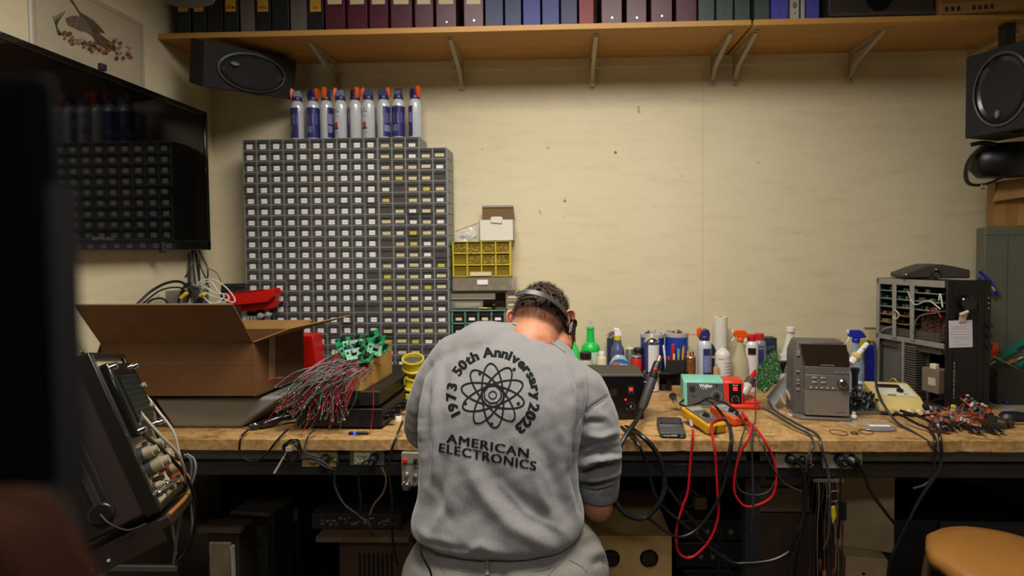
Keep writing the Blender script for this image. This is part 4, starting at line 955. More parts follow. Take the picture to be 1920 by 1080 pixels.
# ------------------------------------------------------------------ centre column: organisers next to the drawer stack
yo = -.13
a = at(849, 453, yo); b_ = at(963, 518, yo); w = b_.x-a.x-.016; h = a.z-b_.z; zt1 = a.z
t = thing('parts_organizer', 'yellow parts organizer with twelve clear bins of brass screws', 'organizer', ((a.x+b_.x)/2-.008, yo, b_.z)); yel = M('organizer_yellow', '#e2cb2c', .4); cp = M('clear_bin', '#b9a23a', .15, alpha=.18)
m = MB(); e = .0022
for i in range(5): x = -w/2+w*i/4; m.box(x-e, x+e, 0, .12, 0, h)
for j in range(4): z = h*j/3; m.box(-w/2, w/2, 0, .12, max(0, z-e), min(h, z+e))
m.box(-w/2, w/2, .118, .122, 0, h); m.build('frame', yel, t)
for j in range(3):
    for i in range(4):
        x = -w/2+w*(i+.5)/4; z = h*(j+.5)/3; bw = w/8-.003; bh = h/6-.003
        m = MB(); m.box(x-bw, x+bw, .001, .0025, z-bh, z+bh*.7); m.box(x-bw*.9, x+bw*.9, -.005, .001, z+bh*.55, z+bh*.7); bn = m.build('bin', cp, t)
        full = j > 0 and not (j == 1 and i == 0)
        m = MB(); r2 = random.Random(i*7+j)
        if full:
            for q in range(60):
                c = Vector((x+r2.uniform(-.85, .85)*bw, .008+r2.random()*.01, z-bh+.002+r2.random()*bh*1.25)); d = Vector((r2.uniform(-1, 1), r2.uniform(-.3, .3), r2.uniform(-1, 1))).normalized(); (setattr(m, 'mi', q % 3), m.cyl(c-Vector((0, .005, 0)), c+d*.010-Vector((0, .005, 0)), .0017, n=5))
            m.build('screws', [M('screw_light', '#d8c08a', .35), M('screw_brass', '#8a6428', .35, .3), M('screw_dark', '#4a3618', .5)], bn)['kind'] = 'stuff'
        m = MB(); m.box(x-bw, x+bw, .03, .032, z-bh, z+bh); m.build('bin_back', M('bin_shade', '#8a6d2a' if full else '#7a6c30', .8), bn)
MB().box(-w*.20, w*.17, -.008, -.0055, .004, .022).build('label_card', labc, t)
# white carton with open lid
a = at(899, 412, yo+.01); b_ = at(963, 452, yo+.01); w = b_.x-a.x; h = a.z-zt1-.003
t = thing('white_carton', 'white carton with open lid on the yellow organizer', 'box', ((a.x+b_.x)/2, yo+.01, zt1+.002))
cw = M('white_card', '#ded9cb', .7); kr = M('kraft', '#8a6f4d', .85)
m = MB(); m.prism([(-w/2, 0), (w/2, 0), (w/2, h), (w*.2, h), (w*.12, h-.012), (-w*.12, h-.012), (-w*.2, h), (-w/2, h)], 'y', 0, .002); m.box(-w/2, -w/2+.002, 0, .1, 0, h); m.box(w/2-.002, w/2, 0, .1, 0, h); m.box(-w/2, w/2, .098, .1, 0, h); m.box(-w/2, w/2, 0, .1, 0, .002); m.build('carton', cw, t)
hl = at(930, 385, yo+.08).z-zt1-h-.004
m = MB(); m.slab([(-w/2, .1, h), (w/2, .1, h), (w/2-.004, .075, h+hl), (-w/2+.004, .075, h+hl)], .002); m.build('lid_inside', kr, t)
m = MB(); m.slab([(-w/2+.004, .073, h+hl-.006), (w/2-.004, .073, h+hl-.006), (w/2-.004, .066, h+hl+.004), (-w/2+.004, .066, h+hl+.004)], .002); m.build('lid_edge', cw, t)
m = MB(); m.prism([(-.026, h-.014), (.026, h-.018), (.030, h+.006), (.022, h+.014), (-.022, h+.014), (-.028, h+.004)], 'y', -.006, .02); m.build('white_insert', cw, t, bevel=.002)
# plastic bag
a = at(870, 452, yo+.02)
t = thing('plastic_bag', 'clear zip bag of small parts lying on the yellow organizer', 'bag', (at(873, 452, yo+.02).x, yo+.03, zt1+.0015))
m = MB(); nu, nv = 14, 8; rnd = random.Random(5); vs = []
for j in range(nv+1):
    for i in range(nu+1):
        u_, v_ = i/nu, j/nv; vs.append(((u_-.5)*.115+v_*.006, .02*math.sin(math.pi*u_)*(1-v_)*-1+rnd.uniform(-.004, .004), v_*(.045+.04*u_)+.001))
m.add(vs, [(j*(nu+1)+i, j*(nu+1)+i+1, (j+1)*(nu+1)+i+1, (j+1)*(nu+1)+i) for j in range(nv) for i in range(nu)]); m.add([(x, y+.018, z) for x, y, z in vs], [(j*(nu+1)+i, j*(nu+1)+i+1, (j+1)*(nu+1)+i+1, (j+1)*(nu+1)+i) for j in range(nv) for i in range(nu)])
m.build('film', M('bag_film', '#cfd0cc', .12, alpha=.35), t)
m = MB(); m.slab([(-.048, -.004, .045), (.064, -.004, .085), (.064, -.004, .088), (-.048, -.004, .048)], .001); m.build('red_zip', M('zip_red', '#b0603c', .5), t)
m = MB()
for q in range(22): m.bc((rnd.uniform(-.045, .05), .010, .004+rnd.random()*.02), (.016, .005, .004), Euler((0, rnd.random()*3, 0)).to_matrix())
m.build('contents', M('bag_parts', '#7a6f6a', .4, .5, var=.4, vscale=80), t)['kind'] = 'stuff'
# clear tray below organizer, shelf unit, teal cabinet
z_ = at(900, 519, yo).z
a = at(848, 519, yo-.01); b_ = at(966, 545, yo-.01); w = b_.x-a.x; h = a.z-b_.z-.003
t = thing('clear_tray', 'clear plastic tray of orange and brown parts under the yellow organizer', 'tray', ((a.x+b_.x)/2, yo-.01, b_.z+.001))
m = MB(); m.box(-w/2, w/2, 0, .002, 0, h-.002); m.box(-w/2, -w/2+.002, 0, .12, 0, h-.002); m.box(w/2-.002, w/2, 0, .12, 0, h-.002); m.box(-w/2, w/2, 0, .12, 0, .002); m.build('tray_body', M('clear_tray_plastic', '#a8a090', .15, alpha=.4), t)
for q in range(9):
    m = MB(); m.mi = 0; m.bc((-w/2+.02+q*w/9.5, .02, .014), (.022, .02, .018), Euler((0, rnd.uniform(-.5, .5), 0)).to_matrix()); m.build('packet', M('packet_%d' % (q % 4), ['#8a4a26', '#9a8a78', '#6a3a2a', '#b7a890'][q % 4], .5, var=.2, vscale=60), t)
MB().box(-.03, .02, -.003, -.0005, h*.45, h*.8).build('label_card', labw, t)
a = at(845, 547, yo); b_ = at(950, 580, yo); w = b_.x-a.x; h = a.z-b_.z
t = thing('wire_shelf_unit', 'small open brown shelf unit with clear drawers beside the grey cabinets', 'shelf', ((a.x+b_.x)/2, yo, b_.z+.001)); sb = M('shade_brown', '#6f6047', .6)
m = MB(); m.box(-w/2, w/2, .11, .114, 0, h-.002); m.box(-w/2, -w/2+.004, 0, .114, 0, h-.002); m.box(w/2-.004, w/2, 0, .114, 0, h-.002); m.box(-w/2, w/2, 0, .114, h-.006, h-.002); m.box(-w/2, w/2, 0, .114, 0, .003); m.build('housing', sb, t)
m = MB(); m.box(-w*.48, w*.3, -.002, 0, h*.55, h*.88); o = m.build('clear_drawer', M('clear_tray_plastic'), t); m = MB()
for q in range(16): m.bc((-w*.46+q*.012, .012, h*.6), (.011, .006, .004), Euler((0, rnd.uniform(-.5, .5), 0)).to_matrix())
m.build('pale_bits', labw, o)['kind'] = 'stuff'
m = MB(); m.box(-w*.48, w*.08, -.002, 0, .006, h*.48); o = m.build('clear_drawer', M('clear_tray_plastic'), t)
m = MB()
for q in range(5): m.bc((-w*.2, .012+q*.002, .010+q*.004), (w*.46, .01, .004), Euler((0, rnd.uniform(-.06, .06), 0)).to_matrix())
m.build('white_packets', labw, o); 
# little things in front of the unit
m = MB(); m.sph((w*.28, -.01, .018), .012, 12, 8); m.build('black_ball', blackg, t)
# tall clear drawer column right of it (partly behind the head)
a = at(950, 545, yo+.01); b_ = at(972, 600, yo+.01); w2 = b_.x-a.x
t = thing('mini_drawer_column', 'narrow beige column of small labelled drawers behind the man\'s head', 'organizer', ((a.x+b_.x)/2, yo+.01, BZ+.0005)); h = a.z-BZ; m = MB(); m.box(-w2/2, w2/2, 0, .1, 0, h); m.build('housing', M('beige_plastic', '#b0a58c', .5), t)
for k in range(12):
    z = h-.012-k*.036; m = MB(); m.box(-w2/2+.004, w2/2-.004, -.002, 0, z-.028, z); o = m.build('drawer', M('clear_tray_plastic'), t); MB().box(-w2/2+.007, w2/2-.007, -.004, -.002, z-.024, z-.014).build('label_card', labc, o)
yt = yo-.02
a = at(846, 581, yt); b_ = at(948, 620, yt); w = b_.x-a.x
t = thing('teal_drawer_cabinet', 'teal metal drawer cabinet left of the man\'s neck', 'cabinet', ((a.x+b_.x)/2, yt, BZ+.0005)); h = a.z-BZ-.001; teal = M('teal_enamel', '#5c968a', .4, var=.06)
m = MB(); e = .003; nr = int(h/.055)
for i in range(5): x = -w/2+.004+(w-.008)*i/4; m.box(x-e, x+e, 0, .13, 0, h)
for j in range(nr+1): z = (h-.006)*j/nr; m.box(-w/2, w/2, 0, .13, z, z+.006)
m.box(-w/2, w/2, .128, .132, 0, h); m.box(-w/2-.002, w/2+.002, -.004, .134, h-.006, h); m.build('frame', teal, t)
for j in range(nr):
    for i in range(4):
        x = -w/2+.004+(w-.008)*(i+.5)/4; z = (h-.006)*(j+.5)/nr+.003; m = MB(); m.box(x-w/8+.005, x+w/8-.005, .002, .004, z-.022, z+.020); m.box(x-w/8+.007, x+w/8-.007, -.006, .002, z+.004, z+.008); o = m.build('drawer', M('dark_bin', '#2b2724', .3, var=.3), t)
        MB().box(x-.014, x+.014, .0005, .0018, z-.016, z-.002).build('label_card', labc if (i+j) % 2 else labw, o)
for k, (px, lab) in enumerate(((893, 'left'), (925, 'right'))):
    p = at(px, 577, yt+.0); 
t = thing('brass_connector', 'small brass connector with long pin lying on the teal cabinet', 'connector', (at(905, 578, yt).x, yt+.015, BZ+h+.006), rot=(0, math.pi/2, .1)); m = MB(); m.lathe([(0, -.02), (.003, -.02), (.003, 0), (.0052, 0), (.0052, .018), (.002, .018), (.002, .05), (0, .05)], n=12); m.build('body', brass, t)
# ------------------------------------------------------------------ right part of the bench: back row against the wall
def zof(px, py, y): return at(px, py, y).z
def stand(name, label, cat, px, ytop_py, y, group=None, rz=0):
    p = at(px, ytop_py, y); t = thing(name, label, cat, (p.x, y, BZ+.0005), rz, group); return t, p.z-BZ-.0005
def mpp(y): return 1/ppm(y)
# green squeeze-spray bottle
y = -.12; s = mpp(y)
t, H = stand('spray_bottle', 'bright green bottle with clear spray head standing right of the man\'s head', 'bottle', 1107, 614, y)
m = MB(); m.lathe([(.04, 0), (.043, .004), (.043, H-.17), (.043, H-.10), (.040, H-.085), (.020, H-.066), (.016, H-.01), (.019, H-.008), (.019, H)], n=28); m.build('bottle', green, t)
m = MB(); m.lathe([(.0436, H-.165), (.0436, H-.11)], n=28); m.build('label_wrap', M('pale_label', '#c9d6c4', .6), t)
m = MB(); m.lathe([(.017, H), (.017, H+.008), (.009, H+.012), (.008, H+.03)], n=16); m.box(-.02, .02, -.006, .006, H+.025, H+.036); m.build('spray_head', M('clear_head', '#d2d2c6', .15, alpha=.5), t)
t, H = stand('spray_bottle', 'green spray bottle with orange collar half hidden by the man\'s visor', 'bottle', 1074, 640, y)
m = MB(); m.lathe([(.032, 0), (.032, H-.06), (.028, H-.04), (.014, H-.01), (.014, H)], n=24); m.build('bottle', M('lime_green', '#35d35a', .35), t)
m = MB(); m.lathe([(.014, H), (.015, H+.002), (.012, H+.03)], n=16); m.build('collar', M('orange_red', '#e0491c', .4), t)
m = MB(); m.prism([(-.015, H+.03), (.012, H+.03), (.016, H+.07), (-.03, H+.085), (-.032, H+.07)], 'y', -.008, .008); m.build('trigger_head', M('lime_head', '#66d63a', .4), t, bevel=.003)
# bottle with black cap, small pill bottle
def jar(label, px, cap_py, y, r, Hf, capc, bodyc, caph=.02, capr=.9, name='bottle', lab=None):
    t, H = stand(name, label, 'bottle', px, cap_py, y); hb = H-caph
    m = MB(); m.lathe([(r*.96, 0), (r, .003), (r, hb-r*.45), (r*.8, hb-r*.12), (r*capr*.9, hb), (r*capr*.85, hb+.002)], n=24); m.build('body', bodyc, t)
    m = MB(); m.lathe([(r*capr, hb), (r*capr, H-.002), (r*capr*.93, H), (0, H)], n=24); m.build('cap', capc, t, bevel=.0)
    if lab: 
        m = MB(); m.lathe([(r+.0004, hb*.15), (r+.0004, hb*.62)], n=24); m.build('label_wrap', lab, t)
    return t
jar('bottle with wide black cap and dark red label behind the man\'s shoulder', 1098, 660, -.20, .028, 0, black, M('clear_grey', '#b8b4ab', .3), .03, .95, lab=M('dark_red_label', '#8a1e24', .5))
jar('small cream bottle with white cap left of the blue-labelled spray bottle', 1128, 659, -.20, .0225, 0, white, M('cream_bottle', '#cfc7a4', .4), .02, .62, lab=M('lemon_label', '#d9cc9a', .6))
# lubricant can with smart straw behind, blue window-cleaner like bottle
t, H = stand('aerosol_can', 'metallic spray can with yellow collar, white head and red straw', 'spray can', 1158, 637, -.13)
m = MB(); m.lathe([(.030, 0), (.0315, .004), (.0315, H-.055), (.027, H-.035), (.018, H-.02), (.017, H)], n=26); m.build('can', M('can_violet', '#6a6f9c', .25, .5), t)
m = MB(); m.lathe([(.0165, H-.004), (.0165, H+.018)], n=20); m.build('collar', M('collar_yellow', '#dbc61e', .4), t)
m = MB(); m.prism([(-.016, H+.018), (.020, H+.018), (.016, H+.036), (.006, H+.052), (-.016, H+.056), (-.018, H+.045), (-.014, H+.04)], 'y', -.010, .010); m.build('spray_head', M('bright_white', '#f0efe9', .35), t, bevel=.003)
m = MB(); m.cyl((-.016, 0, H+.031), (-.06, -.006, H+.020), .0016, n=6); m.build('straw', M('straw_red', '#c8402e', .4), t)
t, H = stand('aerosol_can', 'dark blue and silver can standing just behind the yellow-collared one', 'spray can', 1150, 622, -.065)
m = MB(); m.lathe([(.030, 0), (.032, .004), (.032, H-.02), (.029, H-.012), (.012, H)], n=26); m.build('can', M('navy_can', '#39435f', .3, .4), t); MB().lathe([(.0325, H-.028), (.0325, H-.020), (.029, H-.012)], n=24).build('rim', chrome, t)
t, H = stand('cleaner_bottle', 'clear bottle with curved blue label carrying red and white patches', 'bottle', 1161, 666, -.24)
m = MB(); P = []; m.lathe([(.040, 0), (.043, .01), (.043, H-.035), (.03, H-.012), (.018, H)], n=28, sy=.6); m.build('bottle', M('pale_blue_clear', '#b4c4cc', .12, alpha=.75), t)
m = MB(); m.prism([(.043*math.cos(a_)*.98, H-.04+.028*math.sin(a_)) for a_ in [j*math.pi/12 for j in range(13)]]+[(-.042, .01), (.042, .01)], 'y', -.029, -.0255); m.build('blue_label', M('cleaner_blue', '#2b6fae', .4), t)
m = MB(); m.box(-.033, -.004, -.030, -.0285, H-.048, H-.026); m.build('red_patch', M('salmon_red', '#d2634e', .5), t); m = MB(); [m.box(.002+k*.008, .007+k*.008, -.030, -.0285, H-.048, H-.034+.004*(k == 0)) for k in range(4)]; m.build('white_lettering', M('bright_white'), t)
# red tin, black cap, pale-yellow cap can
jar('small red tin with silver rim beside the blue-labelled bottle', 1193, 667, -.20, .024, 0, M('silver_rim', '#b8b3ac', .3, .7), M('red_tin', '#c02420', .35), .004, .98)
jar('low dark jar with black lid behind the red tin', 1197, 652, -.13, .022, 0, black, M('dark_jar', '#38343a', .35), .02, 1.0)
jar('silver can with pale yellow lid behind the red tin on its left', 1181, 652, -.10, .02, 0, M('pale_yellow_lid', '#d9d59a', .5), M('silver_can', '#a9a6a2', .25, .7), .006, .9)
# white-label silver-dome can
t, H = stand('aerosol_can', 'spray can with silver dome, white label and white nozzle before the blue tins', 'spray can', 1222, 631, -.20)
m = MB(); m.lathe([(.0335, 0), (.0335, H-.024)], n=28); m.build('can', M('violet_side', '#4a4a86', .3, .2), t)
m = MB(); m.lathe([(.0345, H-.026), (.0345, H-.021), (.031, H-.014), (.022, H-.004), (.012, H), (0, H)], n=28); m.build('dome', chrome, t); m = MB(); m.cyl((0, 0, H-.001), (0, 0, H+.014), .006, .005); m.build('nozzle', white, t)
m = MB(); n = 14; sg = [(math.cos(-2.2+1.75*i/n)*.0342, math.sin(-2.2+1.75*i/n)*.0342) for i in range(n+1)]; m.add([(x, y_, .004) for x, y_ in sg]+[(x, y_, H-.034) for x, y_ in sg], [(i, i+1, n+2+i, n+1+i) for i in range(n)]); m.build('white_label', M('label_paper', '#dedad6', .6), t)
# blue tins full of pens
def tin(label, px0, px1, py, y, col='#2748b0'):
    a = at(px0, py, y); b_ = at(px1, py, y); r = (b_.x-a.x)/2; t = thing('coffee_tin', label, 'tin', ((a.x+b_.x)/2, y, BZ+.0005)); H = a.z-BZ
    m = MB(); m.lathe([(r*.98, 0), (r, .004), (r, H-.008), (r*1.02, H-.006), (r*1.02, H), (r*.96, H), (r*.95, .01), (0, .01)], n=36); m.build('tin', M('tin'+col[1:], col, .3, .1, coat=.2, var=.08), t)
    m = MB(); m.lathe([(r*1.025, H-.014), (r*1.03, H-.004), (r*1.02, H+.001), (r*.97, H+.001)], n=36); m.build('rim', ltgrey, t)
    m = MB(); n = 12; sg = [(math.cos(-2.0+1.0*i/n)*(r+.0005), math.sin(-2.0+1.0*i/n)*(r+.0005)) for i in range(n+1)]; m.add([(x, y_, .03) for x, y_ in sg]+[(x, y_, H*.42) for x, y_ in sg], [(i, i+1, n+2+i, n+1+i) for i in range(n)]); m.build('pale_print', M('tin_print', '#5f8ac0', .4, var=.4, vscale=60), t)
    r2 = random.Random(px0)
    m = MB()
    for k in range(26):
        a_ = r2.uniform(0, 6.28); q = r*.75*r2.random(); x, yy = q*math.cos(a_), q*math.sin(a_); dz = r2.uniform(-.002, .014); m.cyl((x, yy, H-.04), (x+r2.uniform(-.02, .02), yy+r2.uniform(-.02, .02), H+dz), .0022, n=6)
    m.build('metal_bits', M('rusty_bits', '#5a3a30', .6, .3, var=.4), t)['kind'] = 'stuff'
tin('blue tin filled with metal bits behind the silver-domed spray can', 1201, 1245, 626, -.10)
tin('blue tin filled with metal bits behind the tool holder, right of the pair', 1247, 1290, 625, -.10, '#2a55c8')
# dark holder with tools
a = at(1250, 675, -.21); b_ = at(1284, 675, -.21); w = b_.x-a.x; t = thing('tool_holder', 'dark open tool block in front of the blue tins', 'holder', ((a.x+b_.x)/2, -.21, BZ+.0005)); H = a.z-BZ
m = MB(); m.box(-w/2, w/2, 0, .003, 0, H); m.box(-w/2, w/2, .05, .053, 0, H); m.box(-w/2, -w/2+.003, 0, .053, 0, H); m.box(w/2-.003, w/2, 0, .053, 0, H); m.box(-w/2, w/2, 0, .053, 0, .003); m.build('block', M('brown_black', '#2a221f', .6), t, bevel=.002)
THX, THZ = t.location.x, BZ+.004
def tool(name, label, px, py, mat, r=.006, lean=0.0, tip=None, dy=.025):
    p = at(px, py, -.21+dy); zb_ = BZ+.006; xb_ = p.x-lean; t = thing(name, label, 'tool', (xb_, -.21+dy, zb_)); d = Vector((p.x-xb_, 0, p.z-zb_)); L_ = d.length; d.normalize()
    MB().tube([d*0, d*L_*.35, d*L_*.4, d*L_*.98, d*L_], [r*.45, r*.45, r, r, r*.6], 10, 0).build('handle', mat, t)
    if tip: MB().cyl(d*L_, d*(L_+.012), r*.6, r*.1, n=8).build('tip', tip, t)
    return t
tool('pliers', 'pliers with red handles standing in the dark tool block', 1262, 645, redp, .007, .004); tool('pliers', 'short red plier handle leaning left out of the tool block', 1254, 668, redp, .006, -.006, dy=.015)
tool('screwdriver', 'screwdriver with olive translucent handle in the tool block', 1272, 654, M('olive', '#8f8f62', .3), .006, .0); tool('scraper', 'cream-handled stick in the tool block', 1264, 663, cream, .004, .003, dy=.012)
tool('pencil', 'yellow pencil leaning right in the tool block', 1281, 653, M('pencil_yellow', '#e0a51a', .4), .0036, .012, M('pencil_wood', '#d9b88a', .6)); tool('brush', 'brown stick leaning right in the tool block behind the pencil', 1284, 648, M('stick_brown', '#8a5a34', .6), .003, .016)
tool('spatula', 'white plastic spatula leaning left between the tins', 1244, 647, white, .005, -.022, dy=.03)
# patterned can with pencils
t, H = stand('patterned_can', 'brown patterned can holding red and yellow pencils beside the tall duster', 'can', 1295, 669, -.20)
m = MB(); r = .0215; m.lathe([(r, 0), (r, H-.002), (r*1.04, H), (r*.94, H), (r*.93, .006), (0, .006)], n=24); m.build('can', M('pattern_can', '#b06a2a', .4, vscale=70, col2='#2f3a2a'), t); MB().lathe([(r*1.05, H-.004), (r*1.06, H-.001), (r*1.0, H+.001), (r*.95, H)], n=24).build('rim', chrome, t)
for k, (dx, c, nm) in enumerate(((-.010, '#d9a21c', 'yellow pencil on the left in the patterned can'), (.0, '#b3262a', 'red pencil in the middle of the patterned can'), (.009, '#9c1f2e', 'dark red pencil on the right in the patterned can'))):
    q = thing('pencil', nm, 'pencil', (t.location.x+dx, -.20, BZ+.008)); MB().cyl((0, 0, 0), (dx*.3, 0, H+.012+k*.003), .0035, n=6).build('shaft', M('pc'+c[1:], c, .4), q); MB().cyl((dx*.3, 0, H+.012+k*.003), (dx*.33, 0, H+.018+k*.003), .0033, .0015, n=6).build('tip', M('pencil_wood', '#d9b88a', .6), q)
# two duster cans on the bench
p = at(1321, 640, -.24); Hc = at(1321, 645, -.24).z-BZ-.02
t = duster_can('blue and white air duster can on the bench with a long red straw', (p.x, -.24, BZ+.0005), math.pi, (-2.0-math.pi, -.55-math.pi), (at(1321, 636, -.24).z-BZ-.014)/.165, 'air_duster_can', 'air duster cans standing on the bench')
s_ = at(1310, 628, -.24)-Vector(t.location); e_ = at(1255, 624, -.26)-Vector(t.location)
Rz = Matrix.Rotation(-math.pi, 3, 'Z'); MB().cyl(Rz@s_, Rz@e_, .0016, n=6).build('straw', M('straw_orange', '#e0492c', .4), t)
p = at(1330, 648, -.17)
t, H = stand('aerosol_can', 'blue and black spray can hidden behind the bench duster can', 'spray can', 1331, 645, -.16); MB().lathe([(.028, 0), (.028, H-.03), (.02, H-.01), (.012, H)], n=24).build('can', M('navy_can2', '#2b3252', .3, .3), t); MB().lathe([(.0285, H-.06), (.0285, H-.05)], n=24).build('yellow_mark', yellow, t)
# paper roll
t, H = stand('paper_roll', 'tall roll of white paper towels standing against the wall', 'paper roll', 1351, 594, -.075); m = MB(); R_ = .0315; m.lathe([(R_, 0), (R_, H), (.012, H), (.011, H-.01)], n=32); m.build('roll', M('paper_white', '#dcd6c8', .9, bump=.25, bscale=150), t); MB().lathe([(.012, H-.004), (.012, H+.001), (.010, H+.001), (.010, H-.02)], n=16).build('core', kr, t)
# little amber bottle, white spray can
jar('tiny clear bottle with tan contents between the cans', 1343, 682, -.30, .0125, 0, M('bottle_cap_silver', '#c2bfb8', .3, .4), M('tan_contents', '#b58e60', .3), .012, .5)
t, H = stand('aerosol_can', 'white spray can with silver shoulder and fine red print, uncapped', 'spray can', 1355, 660, -.26)
m = MB(); r = .033; m.lathe([(r, 0), (r, H-.012), (r*.97, H-.008), (r*.8, H+.003), (r*.5, H+.010)], n=28); m.build('can', M('offwhite_can', '#d6cfc4', .35), t); MB().lathe([(r*.5, H+.008), (r*.5, H+.013), (r*.2, H+.014), (.004, H+.014), (.003, H+.024), (0, H+.024)], n=20).build('valve', white, t)
m = MB(); n = 8
for z0, z1, a0, a1 in ((H-.028, H-.025, -2.4, -1.7), (.02, .021, -1.6, -.6), (H-.022, H-.021, -1.6, -.6), (.02, H-.022, -1.62, -1.6)):
    sg = [(math.cos(a0+(a1-a0)*i/n)*(r+.0005), math.sin(a0+(a1-a0)*i/n)*(r+.0005)) for i in range(n+1)]; m.add([(x, y_, z0) for x, y_ in sg]+[(x, y_, z1) for x, y_ in sg], [(i, i+1, n+2+i, n+1+i) for i in range(n)])
m.build('red_print', M('print_red', '#b8403a', .5), t)
m = MB()
for k in range(9):
    z0 = .028+k*(H-.06)/9; sg = [(math.cos(-1.5+.8*i/4)*(r+.0005), math.sin(-1.5+.8*i/4)*(r+.0005)) for i in range(5)]; m.add([(x, y_, z0) for x, y_ in sg]+[(x, y_, z0+.003) for x, y_ in sg], [(i, i+1, 6+i, 5+i) for i in range(4)])
m.build('fine_print', M('print_greyblue'), t)
# orange trigger sprayer
t, H = stand('spray_bottle', 'cloudy yellowish spray bottle with orange trigger head, half full', 'bottle', 1388, 640, -.22)
w1, w2 = .038, .015; m = MB()
m.lathe([(w1*.95, 0), (w1, .006), (w1, H*.45), (w1*.9, H*.62), (w1*.5, H*.82), (w2, H*.95), (w2, H)], n=28, sy=.7); m.build('bottle', M('cloudy_bottle', '#c9bf9a', .25, alpha=.82), t)
MB().lathe([(0, .004), (w1*.93, .004), (w1*.95, H*.30), (0, H*.30)], n=28, sy=.66).build('liquid', M('dull_liquid', '#7d7c58', .2), t)
def trig(t, H, mat, noz, s=1.0):
    m = MB(); m.lathe([(.017*s, H), (.017*s, H+.014*s), (.013*s, H+.02*s)], n=18); m.prism([(-.034*s, H+.028*s), (-.012*s, H+.02*s), (.018*s, H+.018*s), (.042*s, H+.022*s), (.036*s, H+.034*s), (.024*s, H+.050*s), (.012*s, H+.055*s), (-.034*s, H+.054*s)], 'y', -.010*s, .010*s); m.build('trigger_head', mat, t, bevel=.003)
    m = MB(); m.box(-.040*s, -.032*s, -.007*s, .007*s, H+.040*s, H+.056*s); m.build('nozzle', noz, t, bevel=.001); m = MB(); m.tube([(-.022*s, 0, H+.034*s), (-.030*s, 0, H+.018*s), (-.040*s, 0, H+.0*s)], .0035*s, 8, 4); m.build('lever', noz, t)
trig(t, H, orange, white, .92)
# two red-capped cans, can behind, dark book
for px, py, y, lab, c in ((1409, 639, -.20, 'white spray can with red cap and dark label band, front of two', '#dcd8d2'), (1424, 637, -.13, 'grey-blue spray can with red cap behind the other red-capped one', '#8088a0')):
    t, H = stand('aerosol_can', lab, 'spray can', px, py, y); r = .029
    m = MB(); m.lathe([(r, 0), (r, H-.02), (r*.9, H-.008), (r*.62, H)], n=28); m.build('can', M('cc'+c[1:], c, .3, .1), t)
    m = MB(); m.lathe([(r*.64, H-.006), (r*.66, H+.026), (r*.6, H+.030), (0, H+.030)], n=24); m.build('cap', M('cap_red', '#c4161c', .35), t)
    m = MB(); n = 10
    for z0, z1, k in ((H-.055, H-.028, 0), (H-.06, H-.055, 1), (.02, .06, 1)) if y < -.15 else ((.03, H-.04, 2), (H-.03, H-.026, 0)):
        m.mi = k; sg = [(math.cos(-2.4+1.2*i/n)*(r+.0006), math.sin(-2.4+1.2*i/n)*(r+.0006)) for i in range(n+1)]; m.add([(x, y_, z0) for x, y_ in sg]+[(x, y_, z1) for x, y_ in sg], [(i, i+1, n+2+i, n+1+i) for i in range(n)])
    m.build('label_print', [black, M('print_darkred', '#9a2030', .4), M('print_blue2', '#3d4080', .4)], t)
t, H = stand('aerosol_can', 'small dark can with white cap behind the orange sprayer', 'spray can', 1397, 640, -.09); MB().lathe([(.026, 0), (.026, H-.02), (.016, H-.012)], n=24).build('can', M('dark_jar'), t); MB().lathe([(.017, H-.02), (.017, H+.008), (0, H+.008)], n=20).build('cap', white, t)
a = at(1432, 634, -.08); b_ = at(1457, 634, -.08); t = thing('dark_box', 'dark blue-green upright box between red-capped cans and white jug', 'box', ((a.x+b_.x)/2, -.08, BZ+.0005)); MB().box(-(b_.x-a.x)/2, (b_.x-a.x)/2, 0, .06, 0, a.z-BZ).build('carton', M('petrol', '#24323c', .5), t, bevel=.002); MB().box(-.01, .02, -.001, 0, a.z-BZ-.05, a.z-BZ-.035).build('printed_band', M('petrol2', '#3f5563', .5), t)
# white jug
t, H = stand('jug', 'white plastic jug with narrow neck against the wall behind the stereo', 'jug', 1482, 621, -.10); m = MB(); r = .048
m.lathe([(r*.96, 0), (r, .008), (r, H*.42), (r*.92, H*.55), (r*.55, H*.80), (r*.36, H*.95), (r*.36, H)], n=28, sy=.7); m.build('body', M('jug_white', '#d9d4c6', .4), t); MB().lathe([(r*.4, H-.002), (r*.4, H+.018), (r*.36, H+.02), (0, H+.02)], n=20).build('cap', white, t)
m = MB(); m.tube([(.016, -.004, H*.93), (.035, -.006, H*.84), (.044, -.008, H*.62)], .005, 8); m.build('handle', M('jug_white'), t)
# straw spray tip and tan cap and others behind stereo
t, H = stand('aerosol_can', 'can behind the stereo with white tip and red straw reaching left', 'spray can', 1536, 640, -.22); MB().lathe([(.022, 0), (.022, H-.02), (.012, H-.006)], n=20).build('can', M('silver_can'), t); MB().box(-.006, .006, -.006, .006, H-.006, H+.010).build('tip', white, t); MB().cyl((-.004, 0, H+.006), (-.085, -.01, H-.04), .0016, n=6).build('straw', M('straw_red'), t); MB().prism([(-.02, H-.014), (.004, H-.014), (.002, H), (-.004, H)], 'y', -.004, .004).build('clip', brass, t)
t, H = stand('corked_bottle', 'bottle with tan cap peeping above the stereo', 'bottle', 1569, 640, -.22); MB().lathe([(.02, 0), (.02, H-.04), (.012, H-.01)], n=20).build('body', M('amber', '#6a4a24', .2), t); MB().lathe([(.0125, H-.012), (.0125, H+.012), (.011, H+.014), (0, H+.014)], n=18).build('cap', M('tan_cap', '#c79a58', .5), t)
